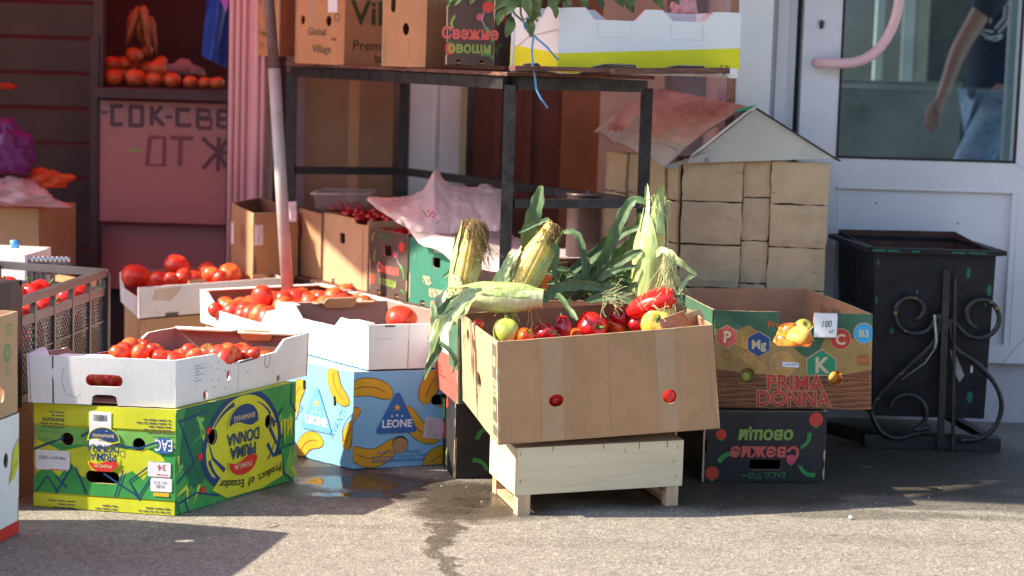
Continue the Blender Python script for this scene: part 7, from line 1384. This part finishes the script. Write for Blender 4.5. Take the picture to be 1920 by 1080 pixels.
# fingers: four fingers of unequal length and a thumb leaving the side of the palm
fb0 = len(vs); Rr = V((1, 0, 0))
fingers = [((-.020, .012), .070, .0085), ((-.006, .004), .080, .009), ((.008, -.004), .074, .0085), ((.021, -.010), .058, .0075)]
dn = (pm-wr).normalized()
for (ox, oy), L, r in fingers:
    b0 = pm+dn*.035+V((ox, oy, 0)); m1 = b0+dn*L*.42+V((.004, 0, 0)); m2 = m1+(dn+V((.45, .1, 0))).normalized()*L*.33; m3 = m2+(dn+V((.9, .15, 0))).normalized()*L*.25
    k = len(vs); vs += [b0, m1, m2, m3]; rd += [r*1.05, r, r*.9, r*.75]; ed += [(9, k), (k, k+1), (k+1, k+2), (k+2, k+3)]
k = len(vs); t0 = pm+V((-.028, -.012, .012)); vs += [t0, t0+V((-.020, -.010, -.028)), t0+V((-.018, -.014, -.052))]; rd += [.012, .0105, .009]; ed += [(9, k), (k, k+1), (k+1, k+2)]
skinned(vs, ed, rd, skm, 'body', person)
navy_t = mat('navy_cotton', (.012, .022, .055), .85, .2, 10, .3, 60); jean = mat('pale_denim', (.20, .33, .48), .85, .25, 14, .5, 120, col2=(.34, .47, .60)); 
skinned([V((X0, YH, .93)), V((X0, YH, 1.15)), V((X0, YH, 1.38)), V((X0, YH, 1.57)), V((X0-.01, YH-.19, 1.58)), sh0.lerp(el_, .62), V((X0, YH+.19, 1.58)), V((X0+.08, YH+.22, 1.42))], [(0, 1), (1, 2), (2, 3), (3, 4), (4, 5), (3, 6), (6, 7)], [(.155, .16), (.145, .155), (.15, .16), (.12, .12), .078, .068, .078, .068], navy_t, 't_shirt', person)
skinned([V((X0, YH, 1.04)), V((X0, YH-.09, .96)), V((X0-.17, YH-.09, .62)), V((X0-.23, YH-.09, .26)), V((X0, YH+.09, .96)), V((X0+.10, YH+.09, .62)), V((X0+.33, YH+.09, .31))], [(0, 1), (1, 2), (2, 3), (0, 4), (4, 5), (5, 6)], [.135, .105, .080, .068, .105, .080, .068], jean, 'jeans', person)
for (x, y, z) in ((X0-.25, YH-.09, .21), (X0+.36, YH+.09, .25)): skinned([V((x+.05, y, z)), V((x-.06, y, z-.005)), V((x-.15, y, z-.008))], [(0, 1), (1, 2)], [.045, (.045, .035), (.04, .028)], mat('shoe', (.05, .05, .05), .6), 'shoe', person, sub=1)
skinned([V((X0-.0, YH, 1.93)), V((X0+.03, YH, 1.86)), V((X0+.04, YH, 1.80))], [(0, 1), (1, 2)], [.07, .085, .06], mat('hair', (.04, .025, .02), .7), 'hair', person, sub=1)
mb = MB(); mb.lathe([(0, -.012), (.009, -.008), (.011, 0), (.009, .008), (0, .012)], skm, 8, (X0-.14, YH, 1.80)); 
for s in (-1, 1): mb.lathe([(0, -.007), (.008, 0), (0, .007)], flat('eye_white', (.8, .8, .8)), 8, (X0-.118, YH+s*.03, 1.825))
mb.box((X0-.118, YH, 1.762), (.010, .045, .006), flat('lips', (.4, .12, .1))); mb.build('face', person)
mb = MB(); wp = MT['white']
def sleeve_mark(pts, r=.005): mb.tube([P(x, y, YH-.165) for x, y in pts], r, wp, 5)
for k, pts in enumerate([[(1872, -10), (1884, 10), (1882, 34), (1866, 54)], [(1880, -12), (1893, 12), (1890, 40), (1872, 62)], [(1842, 0), (1850, 20), (1846, 40)], [(1852, -5), (1862, 18), (1856, 44)], [(1838, 62), (1858, 70), (1880, 66)], [(1842, 56), (1862, 60)], [(1846, 70), (1866, 76), (1878, 70)], [(1848, 30), (1868, 26)], [(1846, 12), (1866, 8)]]): sleeve_mark(pts, .006 if k < 2 else .0045)
mb.build('shirt_print', person)

# ================================================================ small litter on the asphalt
pebm = mat('pebble', (.22, .20, .17), .8, .3, 40, .3, 80, col2=(.42, .39, .34)); rp_ = random.Random(21)
mb = MB()
for k in range(420):
    x, y = rp_.uniform(-1.4, 1.7), 3.9+1.5*rp_.random()**1.2; r = rp_.choice((.0015, .002, .0025, .0025, .004)); 
    vs = [(x+r*a, y+r*b, r*c*.7+r*.2) for a, b, c in ((1, 0, 0), (.3, .9, 0), (-.8, .6, 0), (-.9, -.5, 0), (.2, -1, 0), (0, 0, 1))]; mb.add(vs, [(0, 1, 5), (1, 2, 5), (2, 3, 5), (3, 4, 5), (4, 0, 5)], pebm)
tag(mb.build('grit'), 'loose grit and tiny stones scattered over the asphalt', 'grit', kind='stuff')
twig = mat('dry_scrap', (.16, .10, .05), .8, .3)
for (x, y, L, a, lb) in ((510, 985, .022, .9, 'small dry leaf scrap on the asphalt in front of the green banana carton'), (560, 958, .012, .1, 'tiny brown scrap on the sunlit asphalt left of the wet strip'), (1625, 878, .022, .2, 'small yellowish scrap lying in the shade right of the black carton')):
    p = G(x, y, .003); mb = MB(); d = V((math.cos(a), math.sin(a), 0))*L; mb.ribbon([p-d, p+V((0, 0, .004)), p+d], [.001, .004, .001], (0, 0, 1), twig if x < 1600 else MT['banana'], .3); tag(mb.build('dry_scrap', loc=p), lb, 'scrap')
p = G(1595, 972, .004); mb = MB(); mb.lathe([(0, 0), (.006, .001), (.005, .006), (0, .007)], MT['label'], 9, p); tag(mb.build('paper_crumb', loc=p), 'small white crumb at the edge of the shadow on the right', 'crumb')
p = G(190, 1012, .004)
